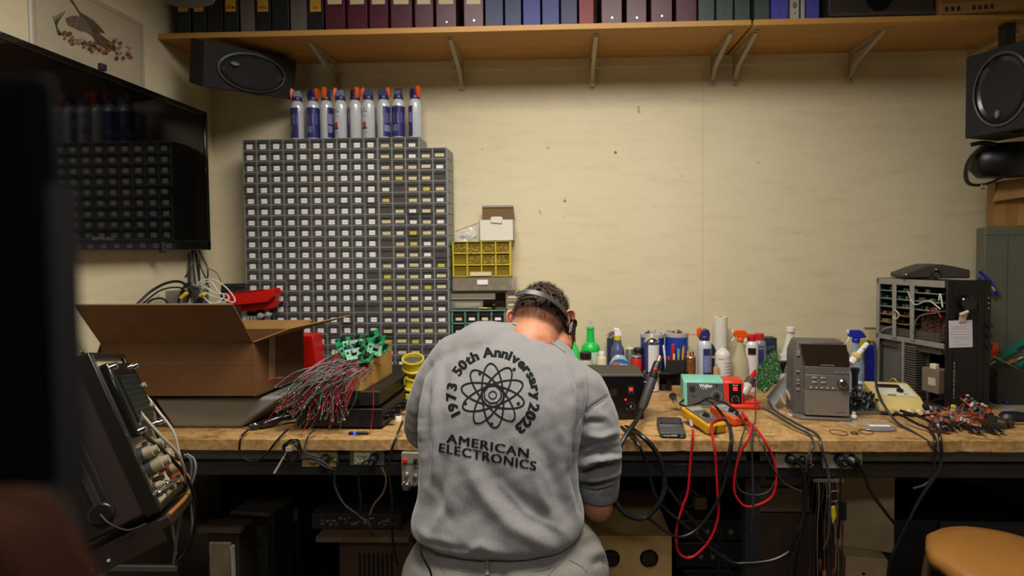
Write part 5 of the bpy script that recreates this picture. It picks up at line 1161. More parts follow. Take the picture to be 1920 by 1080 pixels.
# blue trigger sprayer
t, H = stand('spray_bottle', 'translucent spray bottle with blue trigger head right of the stereo', 'bottle', 1605, 640, -.22); m = MB(); w1 = .036
m.lathe([(w1, 0), (w1, H*.5), (w1*.8, H*.68), (w1*.42, H*.9), (w1*.38, H)], n=28, sy=.7); m.build('bottle', M('blue_clear', '#9fb0c8', .2, alpha=.7), t); trig(t, H-.004, bluep, white, 1.0)
MB().lathe([(0, .004), (w1*.93, .004), (w1*.93, H*.35), (0, H*.35)], n=24, sy=.66).build('liquid', M('blue_liquid', '#7f95c0', .2, alpha=.8), t)
m = MB(); m.lathe([(0, .002), (.016, .002), (.017, 0)], (.004, -.0265, .035), 20, (0, -1, 0)); m.build('round_label', M('bright_white'), t); MB().box(-.009, .016, -.0297, -.0287, .026, .04).build('label_picture', M('grey_picture', '#5f6c8c', .5), t)
t, H = stand('blue_bin', 'deep blue container between the blue sprayer and the open amplifier', 'container', 1634, 648, -.14); MB().lathe([(.03, 0), (.036, H), (.034, H), (.028, .01), (0, .01)], n=24).build('body', M('deep_blue', '#191f86', .35), t); MB().lathe([(0, H*.40), (.018, H*.40)], (0, -.0, 0), 14).build('dark_content', black, t)
t, H = stand('yellow_card', 'pale yellow packet behind the blue sprayer', 'packet', 1624, 635, -.06); MB().box(-.03, .03, -.01, .01, 0, H).build('packet', M('packet_yellow', '#c6b23a', .6), t, bevel=.002)
t, H = stand('cream_carton', 'narrow cream carton touching the open amplifier', 'box', 1634, 616, -.03); MB().box(-.022, .02, -.01, .02, 0, H).build('carton', M('cream_card', '#c4b391', .7), t, bevel=.001); MB().box(-.026, .022, -.012, .022, H, H+.003).build('lid', M('lid_brown', '#6a5a44', .6), t)

# ------------------------------------------------------------------ rework station, hot-air handle, loose speaker
yS = onb(1205, 787).y
a = at(1128, 703, yS); b_ = at(1207, 787, yS); x1 = b_.x; x0 = x1-.255; zt2 = a.z; w = x1-x0
t = thing('rework_station', 'black soldering station box with red lamp and knob right of the man', 'soldering station', ((x0+x1)/2, yS, BZ+.0005)); H = zt2-BZ
yb2 = atz(1195, 684, zt2).y; D = yb2-yS
MB().box(-w/2, w/2, .004, D, .006, H).build('case', M('station_case', '#2a2724', .45, var=.08), t, bevel=.003)
m = MB(); m.box(-w/2, w/2, 0, .004, .004, H-.006); m.build('front_panel', M('panel_black', '#0e0e10', .3), t); MB().box(-w/2, w/2, -.001, .006, H-.006, H+.001).build('top_edge', M('edge_grey', '#6f6b66', .4, .3), t)
def lp(px, py): p = at(px, py, yS)-Vector(t.location); return p.x, p.z
x, z = lp(1152, 736); MB().box(x-.016, x+.010, -.001, 0, z-.013, z+.013).build('display', M('brown_display', '#33231a', .2), t)
x, z = lp(1183, 730); m = MB(); m.box(x-.006, x+.006, -.004, 0, z-.006, z+.006); m.build('power_switch', redled, t, bevel=.001); m = MB(); m.box(x-.011, x+.011, -.0006, 0, z-.018, z+.012); m.box(x-.004, x+.006, -.001, 0, z+.016, z+.017); m.build('switch_frame', dkgrey, t)
x, z = lp(1173, 749); MB().sph((x, -.003, z), .004).build('indicator_lamp', redled, t)
x, z = lp(1182, 762); m = MB(); m.lathe([(0, .016), (.008, .016), (.010, .012), (.010, 0)], (x, 0, z), 18, (0, -1, 0)); m.build('knob', blackg, t); MB().box(x-.001, x+.001, -.0168, -.016, z, z+.009).build('knob_mark', white, t)
m = MB(); 
for k in range(9): a_ = -.8+k*.6; m.box(x+.015*math.sin(a_)-.0008, x+.015*math.sin(a_)+.0008, -.0006, 0, z+.015*math.cos(a_)-.0008, z+.015*math.cos(a_)+.0008)
m.build('scale_dots', white, t)
for sx in (-1, 1): MB().cyl((sx*w*.42, .02, 0), (sx*w*.42, .02, .006), .009).build('foot', black, t)
tag(MB().box(0, .075, 0, .018, 0, .002).build('paper_strip', paper, loc=(at(1131, 700, yS).x-.01, yS+.004, zt2+.0016)), 'narrow pale strip lying on the front edge of the black station', 'strip')
# hot air handle in its clip
p0 = at(1238, 668, yS+.03); p1 = at(1203, 768, yS-.05)
hd = (p1-p0); L_ = hd.length; hdn = hd.normalized(); mid = p0.lerp(p1, .5)
t = thing('hot_air_handle', 'dark hot-air handle with brass nozzle and red button resting in its holder', 'tool', p0)
MB().tube([hdn*.0, hdn*.026, hdn*.03], [.009, .009, .012], 16, 0).build('nozzle', M('nozzle_brass', '#b08f62', .35, .8), t)
MB().tube([hdn*.024, hdn*.030, hdn*.085, hdn*.09], [.014, .0165, .0175, .016], 18, 0).build('collar', black, t)
MB().tube([hdn*.088, hdn*.10, hdn*(L_-.02), hdn*L_], [.0145, .0175, .0165, .012], 18, 0).build('grip', M('handle_grey', '#3a3836', .55), t)
c = hdn*.055+Vector((-.004, -.016, .004)); MB().sph(c, (.008, .004, .005)).build('button', redled if False else M('button_red', '#e0261c', .3), t)
t = thing('handle_holder', 'chrome clip holder on the station side gripping the hot-air handle', 'holder', (x1+.002, yS+.03, BZ+.10))
m = MB(); m.box(-.0, .003, -.02, .05, -.02, .04); m.box(0, .05, .03, .033, .0, .03); m.build('plate', steel, t, bevel=.001)
for q in (1208, 1235): 
    p = at(q, 697, yS-.02)-Vector(t.location); m = MB(); m.torus(p, .0045, .0018, (0, 1, .1), n=16); m.cyl(p+Vector((0, .002, -.004)), p+Vector((0, .04, -.045)), .0018, n=8); m.build('prong', chrome, t)
cable('thick black hose from the hot-air handle down over the bench edge and round under it', [(1203, 768, yS-.05), (1192, 790, BF+.05), (1168, 826, BF-.03), (1155, 856, BF-.04), (1150, 900, BF-.04), (1152, 935, BF-.05), (1175, 965, BF-.06), (1210, 970, BF-.05), (1238, 940, BF-.05), (1246, 900, BF-.04), (1232, 850, BF-.04), (1200, 815, BF-.02), (1170, 800, -.70), (1130, 790, -.6)], .0085, rubber, 'hose', 'hose')
cable('black cable dropping in a loop beside the man\'s elbow and running to the right', [(1165, 800, -.75), (1195, 830, BF-.03), (1212, 870, BF-.03), (1235, 940, BF-.03), (1290, 990, BF-.02), (1360, 1048, BF), (1400, 1056, BF), (1460, 1046, BF), (1500, 1010, BF), (1508, 940, BF), (1505, 885, BF), (1493, 862, BF)], .0052, rubber)
cable('black cable sagging from the elbow to the two cables above the loops', [(1160, 955, BF-.05), (1180, 966, BF-.05), (1215, 972, BF-.05), (1245, 994, BF-.04), (1275, 1007, BF-.03), (1310, 990, BF-.02), (1345, 940, BF-.02), (1365, 880, BF-.02), (1372, 820, BF-.015), (1362, 790, -.72), (1340, 760, -.70), (1322, 748, -.62)], .005, rubber)
cable('black cable crossing diagonally under the bench to the floor', [(1246, 906, BF-.02), (1290, 965, BF), (1340, 1020, BF+.03), (1375, 1085, BF+.06)], .005, rubber)
cable('black vertical cable hanging from the bench edge behind the red leads', [(1370, 800, -.80), (1368, 840, BF-.01), (1350, 900, BF-.005), (1348, 970, BF), (1350, 1030, BF+.02), (1345, 1085, BF+.03)], .005, rubber)
# loose loudspeaker driver, face up
pc = atz(1245, 697, BZ+.075)
t = thing('speaker_driver', 'round loose loudspeaker driver lying face up behind the hot-air handle', 'speaker', (pc.x, pc.y, BZ+.0005)); R_ = .115
h0 = .085
m = MB(); m.lathe([(.045, 0), (.052, .002), (.052, .028), (.045, .032)], n=32); m.build('magnet', blackg, t)
m = MB(); m.lathe([(.035, .03), (.04, .036), (.088, .078), (R_, h0), (R_, h0+.004), (R_*.9, h0+.004), (R_*.88, h0+.0)], n=40); m.build('basket', M('basket_black', '#1e1c1b', .35, .3), t)
m = MB(); m.lathe([(R_*.9, h0+.002), (R_*.86, h0+.006), (R_*.80, h0+.006), (R_*.78, h0+.001)], n=40); m.build('surround', black, t); m = MB(); m.lathe([(R_*.79, h0+.001), (R_*.76, h0+.0025), (R_*.72, h0)], n=40); m.build('tan_ring', M('tan_ring', '#8a8468', .6), t); m = MB(); m.lathe([(R_*.74, h0+.0), (.03, h0-.03), (.02, h0-.022), (0, h0-.018)], n=40); m.build('cone', M('paper_cone', '#44423e', .8), t)
for k in range(4):
    a_ = k*math.pi/2+.5; MB().box(-.006, .006, -.001, .001, 0, .05).build('strut', M('basket_black'), t).location = (math.cos(a_)*.07, math.sin(a_)*.07, .03)
p = onb(1274, 743); tag(MB().box(-.02, .02, 0, .03, 0, .035).build('wood_block', M('pine_board'), loc=(0, 0, 0), bevel=.002), 'small wooden block between the loose speaker and the teal station', 'block').location = (at(1270, 735, -.28).x, -.28, BZ+.0005)

# ------------------------------------------------------------------ teal station
yT = onb(1340, 765).y
t = thing('soldering_station', 'teal soldering station with grey sloped front and white dial marks', 'soldering station', (at(1325, 765, yT).x, yT, BZ+.0005), -.12); sc = mpp(yT)
H = at(1325, 715, yT).z-BZ; w = 84*sc; teal2 = M('teal_plastic', '#7cc0aa', .45, var=.04)
D = .13; m = MB(); m.prism([(0, 0), (.018, H-.006), (.028, H), (D, H), (D+.01, H-.01), (D+.01, 0)], 'x', -w/2, w/2); m.build('housing', teal2, t, bevel=.006, segs=3)
fx = Matrix.Translation((0, -.0008, 0)); sl = Vector((0, .018, H-.006)).normalized()
def fp(u_, v_): return Vector((u_, v_*sl.y*1.0-.0012, v_*sl.z))
m = MB(); m.slab([fp(-w*.42, .008), fp(w*.46, .008), fp(w*.46, H-.01), fp(-w*.42, H-.01)], -.0012); m.build('front_panel', M('panel_darkgrey', '#4a4c4c', .5), t)
xd_ = Vector((1, 0, 0))
m = MB(); m.text('Weller', fp(-.002, H-.026)+Vector((0, -.0016, 0)), xd_, sl, .018, .04); m.text('WLC 100', fp(-.008, H-.033)+Vector((0, -.0016, 0)), xd_, sl, .006, .02); m.text('4', fp(-.002, .02)+Vector((0, -.0016, 0)), xd_, sl, .001); m.build('lettering', white, t)
m = MB(); c = fp(w*.22, H*.45); nrm_ = Vector((0, -sl.z, sl.y))
for k in range(13):
    a_ = -2.3+k*.385; p = c+xd_*math.sin(a_)*.020+sl*math.cos(a_)*.020; m.cyl(p, p+nrm_*.002, .0012, n=6)
m.build('dial_marks', white, t)
m = MB(); m.cyl(c+nrm_*.001, c+nrm_*.014, .011, .0095, n=20); m.bc(tuple(c+nrm_*.014), (.004, .006, .02)); m.build('knob', black, t, bevel=.001)
m = MB(); m.slab([fp(-w*.36, H*.55), fp(-w*.24, H*.55), fp(-w*.24, H*.78), fp(-w*.36, H*.78)], -.004); m.build('rocker_switch', M('switch_dark', '#2a1518', .3), t); m = MB(); m.slab([fp(-w*.34, H*.36), fp(-w*.22, H*.36), fp(-w*.24, H*.48), fp(-w*.32, H*.48)], -.0025); m.build('warning_mark', M('salmon_red'), t); m = MB(); m.cyl(fp(w*.22, H*.84), fp(w*.22, H*.84)+nrm_*.003, .004); m.build('lamp', M('lamp_dark', '#3a1a1a', .2), t)
# red station
yR = onb(1400, 768).y
t = thing('solder_gun_base', 'red soldering base with black dial panel and lit red switch', 'soldering station', (at(1385, 768, yR).x, yR, BZ+.0005), -.1); redo = M('orange_red_body', '#d8301a', .4)
s = mpp(yR); Hh = at(1385, 716, yR).z-BZ
m = MB(); m.box(-.060*1.0, .085, 0, .14, 0, .018); m.build('foot_plate', redo, t, bevel=.006); m = MB(); m.prism([(.012, .018), (.022, Hh-.008), (.032, Hh), (.10, Hh), (.13, .018)], 'x', -.055, .022); m.build('housing', redo, t, bevel=.006)
m = MB(); s2 = Vector((0, .010, Hh-.026)).normalized(); 
def fr2(u_, v_): return Vector((u_, .0108+v_*s2.y, .018+v_*s2.z))
hm = Hh-.02
m.slab([fr2(-.034, .005), fr2(.014, .005), fr2(.014, hm-.010), fr2(-.034, hm-.010)], -.0015); m.build('dial_panel', M('panel_black'), t)
m = MB(); m.text('WELLER', fr2(-.010, hm-.018)+Vector((0, -.002, 0)), xd_, s2, .006, .02)
for k in range(8): a_ = -2.0+k*.55; p = fr2(-.010+.014*math.sin(a_), .018+.014*math.cos(a_)); m.cyl(p, p+Vector((0, -.0022, 0)), .0012, n=6)
m.build('dial_marks', white, t)
m = MB(); p = fr2(-.010, hm-.030); m.bc((p.x, p.y-.003, p.z), (.016, .006, .014)); m.build('lit_switch', redled, t, bevel=.001); p = fr2(-.010, .018); MB().cyl(p, p+Vector((0, -.012, 0)), .008, n=16).build('knob', black, t)
m = MB(); m.slab([(.03, .02, .020), (.085, .02, .019), (.075, .1, .03), (.03, .1, .035)], .004); m.build('tool_rest', redo, t)
# black iron stand base with sponge tray and spring holder
yK = onb(1260, 822).y
t = thing('iron_stand', 'dark plastic soldering iron stand with printed front near the bench edge', 'stand', (at(1262, 822, yK).x, yK, BZ+.0005), -.08); s = mpp(yK); w = 48*s
m = MB(); m.prism([(0, 0), (-.002, .018), (.05, .024), (.055, .030), (.125, .036), (.13, 0)], 'x', -w/2, w/2); m.build('base', M('stand_grey', '#3f3d3c', .5), t, bevel=.004)
m = MB(); m.box(-w*.42, w*.42, -.0035, -.0015, .004, .016); m.build('front_label', M('label_dark', '#26252a', .3), t)
m = MB(); m.text('Weller', (-w*.24, -.004, .007), (1,0,0), (0,0,1), .009, .04); m.box(-.008, .014, -.0039, -.0035, .008, .013); m.torus((w*.33, -.004, .010), .0042, .0006, (0, 1, 0), n=14, m=4); m.build('print', ltgrey, t)
m = MB(); m.slab([(-w*.36, .06, .0315), (w*.40, .06, .0315), (w*.36, .118, .0365), (-w*.36, .118, .0365)], .0012); m.build('sponge_tray', M('dark_tray', '#2b2928', .6), t)
for sx, yy in ((-.4, .06), (.42, .06), (-.4, .09), (.42, .09), (-.4, .11), (.42, .11)): MB().cyl((sx*w, yy, .03), (sx*w, yy, .037), .0028, n=8).build('peg', black, t)
t = thing('spring_holder', 'small coiled metal spring holder standing behind the dark iron stand', 'holder', onb(1270, 770)+Vector((0, .01, .0005)))
m = MB(); ax = Vector((-.35, -.45, .8)).normalized(); x_, y_, z_ = frame(ax); pts = [Vector((-.006, 0, .030))+z_*(k*.0009)+(x_*math.cos(k*.6)+y_*math.sin(k*.6))*(.0105-.00003*k) for k in range(36)]; m.tube(pts, .0016, 6, 2); m.build('spring', steel, t)
m = MB(); m.lathe([(.0155, 0), (.0165, .002), (.016, .006), (.011, .006), (.011, .0)], Vector((-.006, 0, .030))+z_*.033, 24, tuple(ax)); m.build('rim', dkgrey, t); m = MB(); m.tube([(.006, .004, .028), (.016, .0, .012), (.010, -.012, .001)], .0014, 6); m.cyl((-.0, -.0, 0), (.0, .0, .002), .012); m.build('wire_foot', steel, t)

# ------------------------------------------------------------------ multimeters and leads
def meter(name, label, px, py, rz, w, l, h, bodyc, holster, tiltx=.12):
    p = onb(px, py); t = thing(name, label, 'multimeter', (p.x, p.y, BZ+.003+ (0)), rot=(tiltx, 0, rz))
    m = MB(); m.prism([(-w*.42, 0), (w*.42, 0), (w*.5, l*.06), (w*.46, l*.35), (w*.5, l*.6), (w*.5, l*.96), (w*.45, l), (-w*.45, l), (-w*.5, l*.96), (-w*.5, l*.6), (-w*.46, l*.35), (-w*.5, l*.06)], 'z', 0, h); m.build('holster', holster, t, bevel=.006, segs=3)
    m = MB(); m.box(-w*.38, w*.38, l*.10, l*.93, h, h+.002); m.build('face', bodyc, t, bevel=.001); m = MB(); m.box(-w*.31, w*.31, l*.70, l*.88, h+.002, h+.003); m.build('display', M('lcd', '#8b9084', .25), t)
    m = MB(); m.cyl((0, l*.42, h+.002), (0, l*.42, h+.008), w*.16, w*.14, n=24); m.box(-.0025, .0025, l*.42-w*.14, l*.42+w*.14, h+.008, h+.012); m.build('dial', black, t)
    m = MB()
    for k in range(11): a_ = -2.2+k*.44; m.cyl((w*.24*math.sin(a_), l*.42+w*.24*math.cos(a_), h+.002), (w*.24*math.sin(a_), l*.42+w*.24*math.cos(a_), h+.0026), .0016, n=6)
    m.build('dial_marks', white, t); return t
T1 = meter('multimeter', 'yellow-cased multimeter tilted towards the bench edge with a red lead plugged in', 1345, 815, .38, .082, .165, .034, M('meter_grey', '#4d4a44', .5), M('holster_yellow', '#c79018', .5, var=.12, vscale=25), .14)
T2 = meter('multimeter', 'orange and grey multimeter right of the yellow one', 1390, 799, .42, .07, .135, .03, M('meter_lightgrey', '#7f7f7c', .5), M('holster_orange', '#d2571a', .5), .10)
redl = redcab
def lead(label, pts, r=.0042, mat=None, grp=None): return cable(label, pts, r, mat or redl, 'test_lead', 'cable', grp)
lead('red test lead plugged into the yellow meter hanging on the right', [(1357, 784, -.775), (1345, 786, -.80), (1334, 795, -.83), (1335, 812, -.86), (1340, 840, BF-.012), (1343, 880, BF-.012), (1345, 920, BF-.012), (1346, 970, BF-.012), (1332, 1010, BF-.012), (1305, 1040, BF-.014), (1285, 1045, BF-.014), (1270, 1030, BF-.015), (1269, 990, BF-.015), (1280, 950, BF-.015), (1290, 920, BF-.015), (1295, 860, BF-.015), (1299, 820, BF-.012), (1299, 806, -.86)], .0042)
p = at(1297, 800, -.86); t = tag(MB().cyl(p, at(1295, 789, -.84), .0055, .005, n=10).build('probe_grip', M('probe_grey', '#a39a90', .4), loc=p), 'grey probe end of the red lead lying beside the yellow meter', 'probe')
lead('red test lead forming the wide loop right of the meters', [(1392, 773, -.72), (1400, 785, -.77), (1408, 800, -.82), (1404, 822, BF-.012), (1388, 850, BF-.012), (1378, 890, BF-.012), (1378, 925, BF-.012), (1395, 948, BF-.012), (1420, 947, BF-.012), (1448, 930, BF-.012), (1456, 895, BF-.012), (1450, 860, BF-.012), (1436, 830, BF-.012), (1426, 815, -.85), (1414, 800, -.82), (1402, 790, -.79)], .004)
lead('black thin lead forming a smaller loop behind the red one', [(1400, 795, -.80), (1388, 830, BF-.006), (1380, 880, BF-.006), (1384, 915, BF-.006), (1410, 928, BF-.006), (1440, 922, BF-.006), (1458, 895, BF-.006)], .0026, greycab)
lead('black lead plugged into the yellow meter running to the right edge', [(1358, 788, -.775), (1346, 793, -.80), (1341, 812, -.86)], .0035, rubber)
lead('grey lead hanging straight through the red loop', [(1412, 800, -.82), (1410, 830, BF-.02), (1411, 880, BF-.02), (1412, 950, BF-.018), (1408, 1000, BF)], .003, greycab)
lead('grey lead fanning right from the probes to the plugged cable', [(1410, 800, -.82), (1428, 830, BF-.016), (1445, 870, BF-.016), (1470, 905, BF-.016), (1502, 922, BF-.016)], .0026, greycab)
lead('black lead from the orange meter over the teal station', [(1385, 775, -.71), (1370, 762, -.70), (1350, 752, -.69), (1330, 746, -.67), (1310, 756, -.65), (1290, 762, -.60), (1275, 757, -.56), (1282, 750, -.5)], .0042, rubber)
for k, (a_, b_, c_, lab) in enumerate((((1388, 776, -.70), (1402, 796, -.80), redp, 'red probe lying over the orange meter, upper'), ((1400, 790, -.78), (1416, 806, -.83), redp, 'red probe lying near the bench edge, lower'), ((1378, 775, -.70), (1388, 783, -.73), black, 'black probe plug in the orange meter'), ((1396, 784, -.77), (1412, 800, -.81), black, 'black probe beside the lower red probe'))):
    A_ = at(*a_); B_ = at(*b_); d = B_-A_; t = thing('test_probe', lab, 'probe', A_); MB().tube([d*0, d*.15, d*.8, d], [.003, .006, .0055, .003], 10, 0).build('grip', c_, t); MB().cyl(d, d*1.12, .0015, n=6).build('tip', steel, t)

# ------------------------------------------------------------------ solder pump, green circuit board, grey chassis front
p = at(1417, 693, -.42); q = at(1396, 735, -.48); d = q-p; t = thing('glue_bottle', 'small clear bottle with brown collar and red spout, tilted by the circuit board', 'bottle', p)
MB().tube([d*0, d*.05, d*.42], [.002, .006, .012], 16, 0).build('spout', redp, t); MB().tube([d*.40, d*.42, d*.66, d*.68], [.014, .018, .019, .017], 18, 0).build('collar', M('collar_brown', '#4b3a34', .5), t); MB().tube([d*.66, d*.7, d*1.05, d*1.12], [.016, .018, .017, .011], 18, 0).build('body', M('clear_grey'), t)
yP = -.52
A_ = at(1452, 655, yP+.08); B_ = at(1467, 698, yP+.03); C_ = at(1436, 738, yP-.04); D_ = at(1419, 727, yP-.05); E_ = at(1420, 688, yP)
cpt = (A_+C_)/2; t = thing('circuit_board', 'large green printed circuit board propped upright left of the stereo', 'circuit board', cpt)
nn = (B_-A_).cross(C_-A_).normalized()*.0016; P = [x-cpt for x in (A_, B_, C_, D_, E_)]; m = MB(); m.add(P+[x+nn for x in P], [(0,1,2,3,4), (9,8,7,6,5)]+[(i, (i+1) % 5, 5+(i+1) % 5, 5+i) for i in range(5)])
def pcbbig():
    m_ = M('pcb_big', '#1d4a22', .35, vscale=150, col2='#7a8f68'); r = [n for n in m_.node_tree.nodes if n.type == 'VALTORGB'][0]; e = r.color_ramp.elements; e[0].position = .40; e[1].position = .44; return m_
m.build('board', pcbbig(), t, smooth=False)
m = MB(); a_ = (P[1]-P[0]); b2 = (P[4]-P[0]); r2 = random.Random(8); fn = -nn.normalized() if nn.y > 0 else nn.normalized()
for k in range(70):
    u_, v_ = r2.random(), r2.random(); 
    p = P[0]+(P[2]-P[0])*v_*.9+(P[4]-P[1])*(u_-.5)*.62; m.cyl(p, p+fn*.0025, .0013, n=6)
m.build('solder_points', M('solder', '#c2c6b4', .3, .6), t)
m = MB(); 
for k, (v_, u_) in enumerate(((.55, -.25), (.93, .05))): p = P[0]+(P[2]-P[0])*v_+(P[4]-P[1])*u_; dd = (P[4]-P[0]).normalized()*.012; m.slab([p-dd+fn*.002, p+dd+fn*.002, p+dd*1.0+fn*.002+Vector((0, 0, .004)), p-dd+fn*.002+Vector((0, 0, .004))], .0008)
m.build('white_print', white, t)
# grey finned panel
t = thing('heat_sink_frame', 'grey plastic chassis part with slotted legs leaning behind the circuit board', 'frame', at(1460, 765, -.50)); O = Vector(t.location); gpl = M('grey_panel', '#8d8a86', .45)
Q = [at(1483, 690, -.44), at(1487, 720, -.46), at(1452, 762, -.54), at(1438, 745, -.52)]; Q = [x-O for x in Q]; m = MB(); m.slab([Q[0], Q[1], Q[2], Q[3]], .006); m.build('panel', gpl, t, bevel=.001)
for k, (ax_, ay, bx_, by, w_) in enumerate(((1447, 758, 1456, 770, 4), (1462, 738, 1472, 758, 4), (1474, 730, 1483, 750, 3))):
    a_ = at(ax_, ay, -.53)-O; b2 = at(bx_, by, -.555)-O; m = MB(); m.slab([a_+Vector((-.004, 0, 0)), a_+Vector((.006, 0, 0)), b2+Vector((.006, 0, 0)), b2+Vector((-.004, 0, 0))], .004); m.build('leg', gpl, t, bevel=.0008)
m = MB(); w0 = at(1460, 663, -.40)-O; m.slab([w0, w0+Vector((.06, 0, -.004)), w0+Vector((.055, 0, -.012)), w0+Vector((.012, 0, -.016))], .01); m.build('white_arm', white, t); m = MB(); w0 = at(1466, 690, -.41)-O; m.bc(w0+Vector((.02, .02, -.0)), (.05, .03, .05)); m.build('dark_core', black, t, bevel=.003); m = MB(); m.slab([w0+Vector((.005, -.004, -.02)), w0+Vector((.04, -.004, -.02)), w0+Vector((.04, -.004, .02)), w0+Vector((.015, -.004, .015))], .003); m.build('metal_plate', M('plate_grey', '#a3a09c', .4, .4, var=.2), t)
for k, (px, py) in enumerate(((1484, 771), (1484, 779))):
    p = onb(px, py); tag(MB().lathe([(0, .004), (.013, .004), (.015, .002), (.015, 0)], n=20).build('round_foot', M('pale_disc', '#b0aaa0', .5), loc=(0, 0, 0)), 'flat pale rubber disc left of the stereo, %s of two' % ('rear', 'front')[k], 'disc').location = (p.x, p.y, BZ+.0006)
# ------------------------------------------------------------------ mini stereo
yM = onb(1540, 788).y
a = at(1500, 790, yM); b_ = at(1602, 790, yM); sc = mpp(yM); H = at(1550, 645, yM).z-BZ; w = 99*sc
t = thing('mini_stereo', 'silver-grey mini stereo with dark display door and round chrome knob', 'stereo', (at(1545, 790, yM).x, yM, BZ+.0005), -.16); O = Vector(t.location)
sg = M('stereo_grey', '#77716c', .38, .35, var=.04); sd = M('stereo_side', '#5b5551', .45, .2)
m = MB(); W_ = w*.5
P = [(-W_, .040), (-W_+.02, .030), (W_-.02, .030), (W_, .040), (W_, .15), (-W_, .15)]
vs = [(x, y_, .012) for x, y_ in P]+[(x, y_, H-.045) for x, y_ in P]+[(x*(.82), y_+(.012 if y_ < .1 else 0), H) for x, y_ in P]; n = 6
m.add(vs, [tuple(range(5, -1, -1)), tuple(range(12, 18))]+[(i, (i+1) % 6, 6+(i+1) % 6, 6+i) for i in range(6)]+[(6+i, 6+(i+1) % 6, 12+(i+1) % 6, 12+i) for i in range(6)]); m.build('housing', sd, t, bevel=.003)
m = MB(); x0, x1_ = -w*.34, w*.43; m.box(x0, x1_, -.006, .034, .018, H*.40); m.build('cd_door', M('door_grey', '#827a72', .4, .3), t, bevel=.002)
m = MB(); m.box(x0, x1_, -.008, .034, H*.40+.001, H*.60); m.build('button_panel', sg, t, bevel=.002); m = MB(); m.box(x0, x1_, -.007, .034, H*.60+.001, H*.705); m.build('upper_strip', M('strip_grey', '#77716c', .35, .4), t, bevel=.001)
m = MB(); m.add([(x0, -.006, H*.71), (x1_, -.006, H*.71), (x1_-.006, .014, H*.985), (x0-.012, .014, H*.985), (x0, .034, H*.71), (x1_, .034, H*.71), (x1_-.006, .045, H*.985), (x0-.012, .045, H*.985)], [(0,1,2,3), (5,4,7,6), (0,4,5,1), (3,2,6,7), (1,5,6,2), (0,3,7,4)]); m.build('display_door', M('dark_window', '#2a1f18', .12, coat=.4), t)
up_ = Vector((0, .020, H*.275)).normalized()
m = MB(); m.text('Panasonic', (w*.06, .0115, H*.925), (1, 0, 0), up_, .0105, .03); m.box(-w*.06, w*.18, .0095, .0105, H*.905, H*.908); m.box(-w*.08, w*.16, -.0075, -.0055, H*.725, H*.729); m.build('lettering', M('silver_print2', '#b9b5ae', .4), t)
c = Vector((w*.30, -.008, H*.50)); m = MB(); m.lathe([(0, .016), (.012, .017), (.0165, .013), (.018, .004), (.019, 0)], tuple(c), 28, (0, -1, 0)); m.build('volume_knob', M('knob_chrome', '#8a8684', .15, .9), t)
btn = M('button_silver', '#c9c6c0', .25, .6)
for i in range(2):
    for j in range(2): m = MB(); m.box(-w*.22+i*w*.15, -w*.22+i*w*.15+.016, -.011, -.008, H*.49+j*.017, H*.49+j*.017+.006); m.build('button', btn, t, bevel=.001)
for i in range(5): m = MB(); m.sph((-w*.24+i*w*.095, -.0085, H*.428), .0035, 10, 6); m.build('round_button', btn, t)
for i in range(3): m = MB(); m.box(w*.18+i*.019, w*.18+i*.019+.012, -.009, -.007, H*.635, H*.645); m.build('small_button', btn, t)
for z_ in (.36, .44, .48, .6, .82): m = MB(); m.box(-W_+.010, -W_+.020, .026, .036, H*z_, H*z_+(.006 if z_ < .8 else .018)); m.build('side_button', btn, t)
m = MB(); m.prism([(-W_-.004, .012), (-W_+.02, -.012), (W_-.01, -.012), (W_+.004, .012), (W_, .15), (-W_, .15)], 'z', 0, .012); m.build('base', sg, t, bevel=.003)
m = MB(); m.text('CD', (-w*.24, -.0065, H*.11), (1, 0, 0), (0, 0, 1), .008, .02); m.box(w*.18, w*.36, -.0065, -.006, H*.11, H*.12); m.build('model_print', M('faint_grey', '#514c48', .5), t)

# white tool leaning right of the stereo
p = at(1628, 642, -.40); q = at(1597, 678, -.44); d = q-p; t = thing('desolder_tool', 'white cylindrical tool with cream collar in a holder behind the stereo', 'tool', p)
MB().tube([d*-.06, d*.02, d*.08], [.006, .009, .008], 12, 0).build('black_end', black, t); MB().tube([d*.06, d*.08, d*.66], [.0085, .0095, .011], 16, 0).build('barrel', white, t); MB().tube([d*.64, d*.68, d*.82, d*.86], [.013, .020, .020, .014], 18, 0).build('collar', M('cream_yellow', '#cdb372', .5), t); MB().tube([d*.84, d*.9, d*1.1], [.013, .016, .014], 16, 0).build('white_front', white, t); m = MB(); m.cyl(d*.35+Vector((0, -.010, .002)), d*.35+Vector((0, -.0125, .003)), .003, n=10); m.build('knob', dkgrey, t)
t = thing('tool_holder', 'dark stand holding the white cylindrical tool behind the stereo', 'holder', (at(1603, 700, -.42).x, -.42, BZ+.0005)); hz = at(1603, 690, -.42).z-BZ; MB().lathe([(.03, 0), (.03, .008), (.012, .014), (.012, hz-.03), (.017, hz-.01), (.017, hz)], n=20).build('stand', black, t)
cable('grey cable dropping from the white tool across the bench to the edge', [(1628, 640, -.40), (1640, 645, -.42), (1643, 680, -.50), (1642, 715, -.56), (1652, 750, -.64), (1680, 790, -.72), (1715, 812, -.80), (1745, 832, BF-.008), (1758, 850, BF-.01)], .0048, M('grey_cable2', '#29292b', .4))
cable('black cable hanging over the bench edge below the board heap, left', [(1690, 778, -.70), (1720, 795, -.76), (1742, 805, -.80), (1753, 825, BF-.008), (1752, 860, BF-.012), (1750, 890, BF-.01), (1735, 908, BF-.005), (1712, 916, BF)], .0048, rubber)
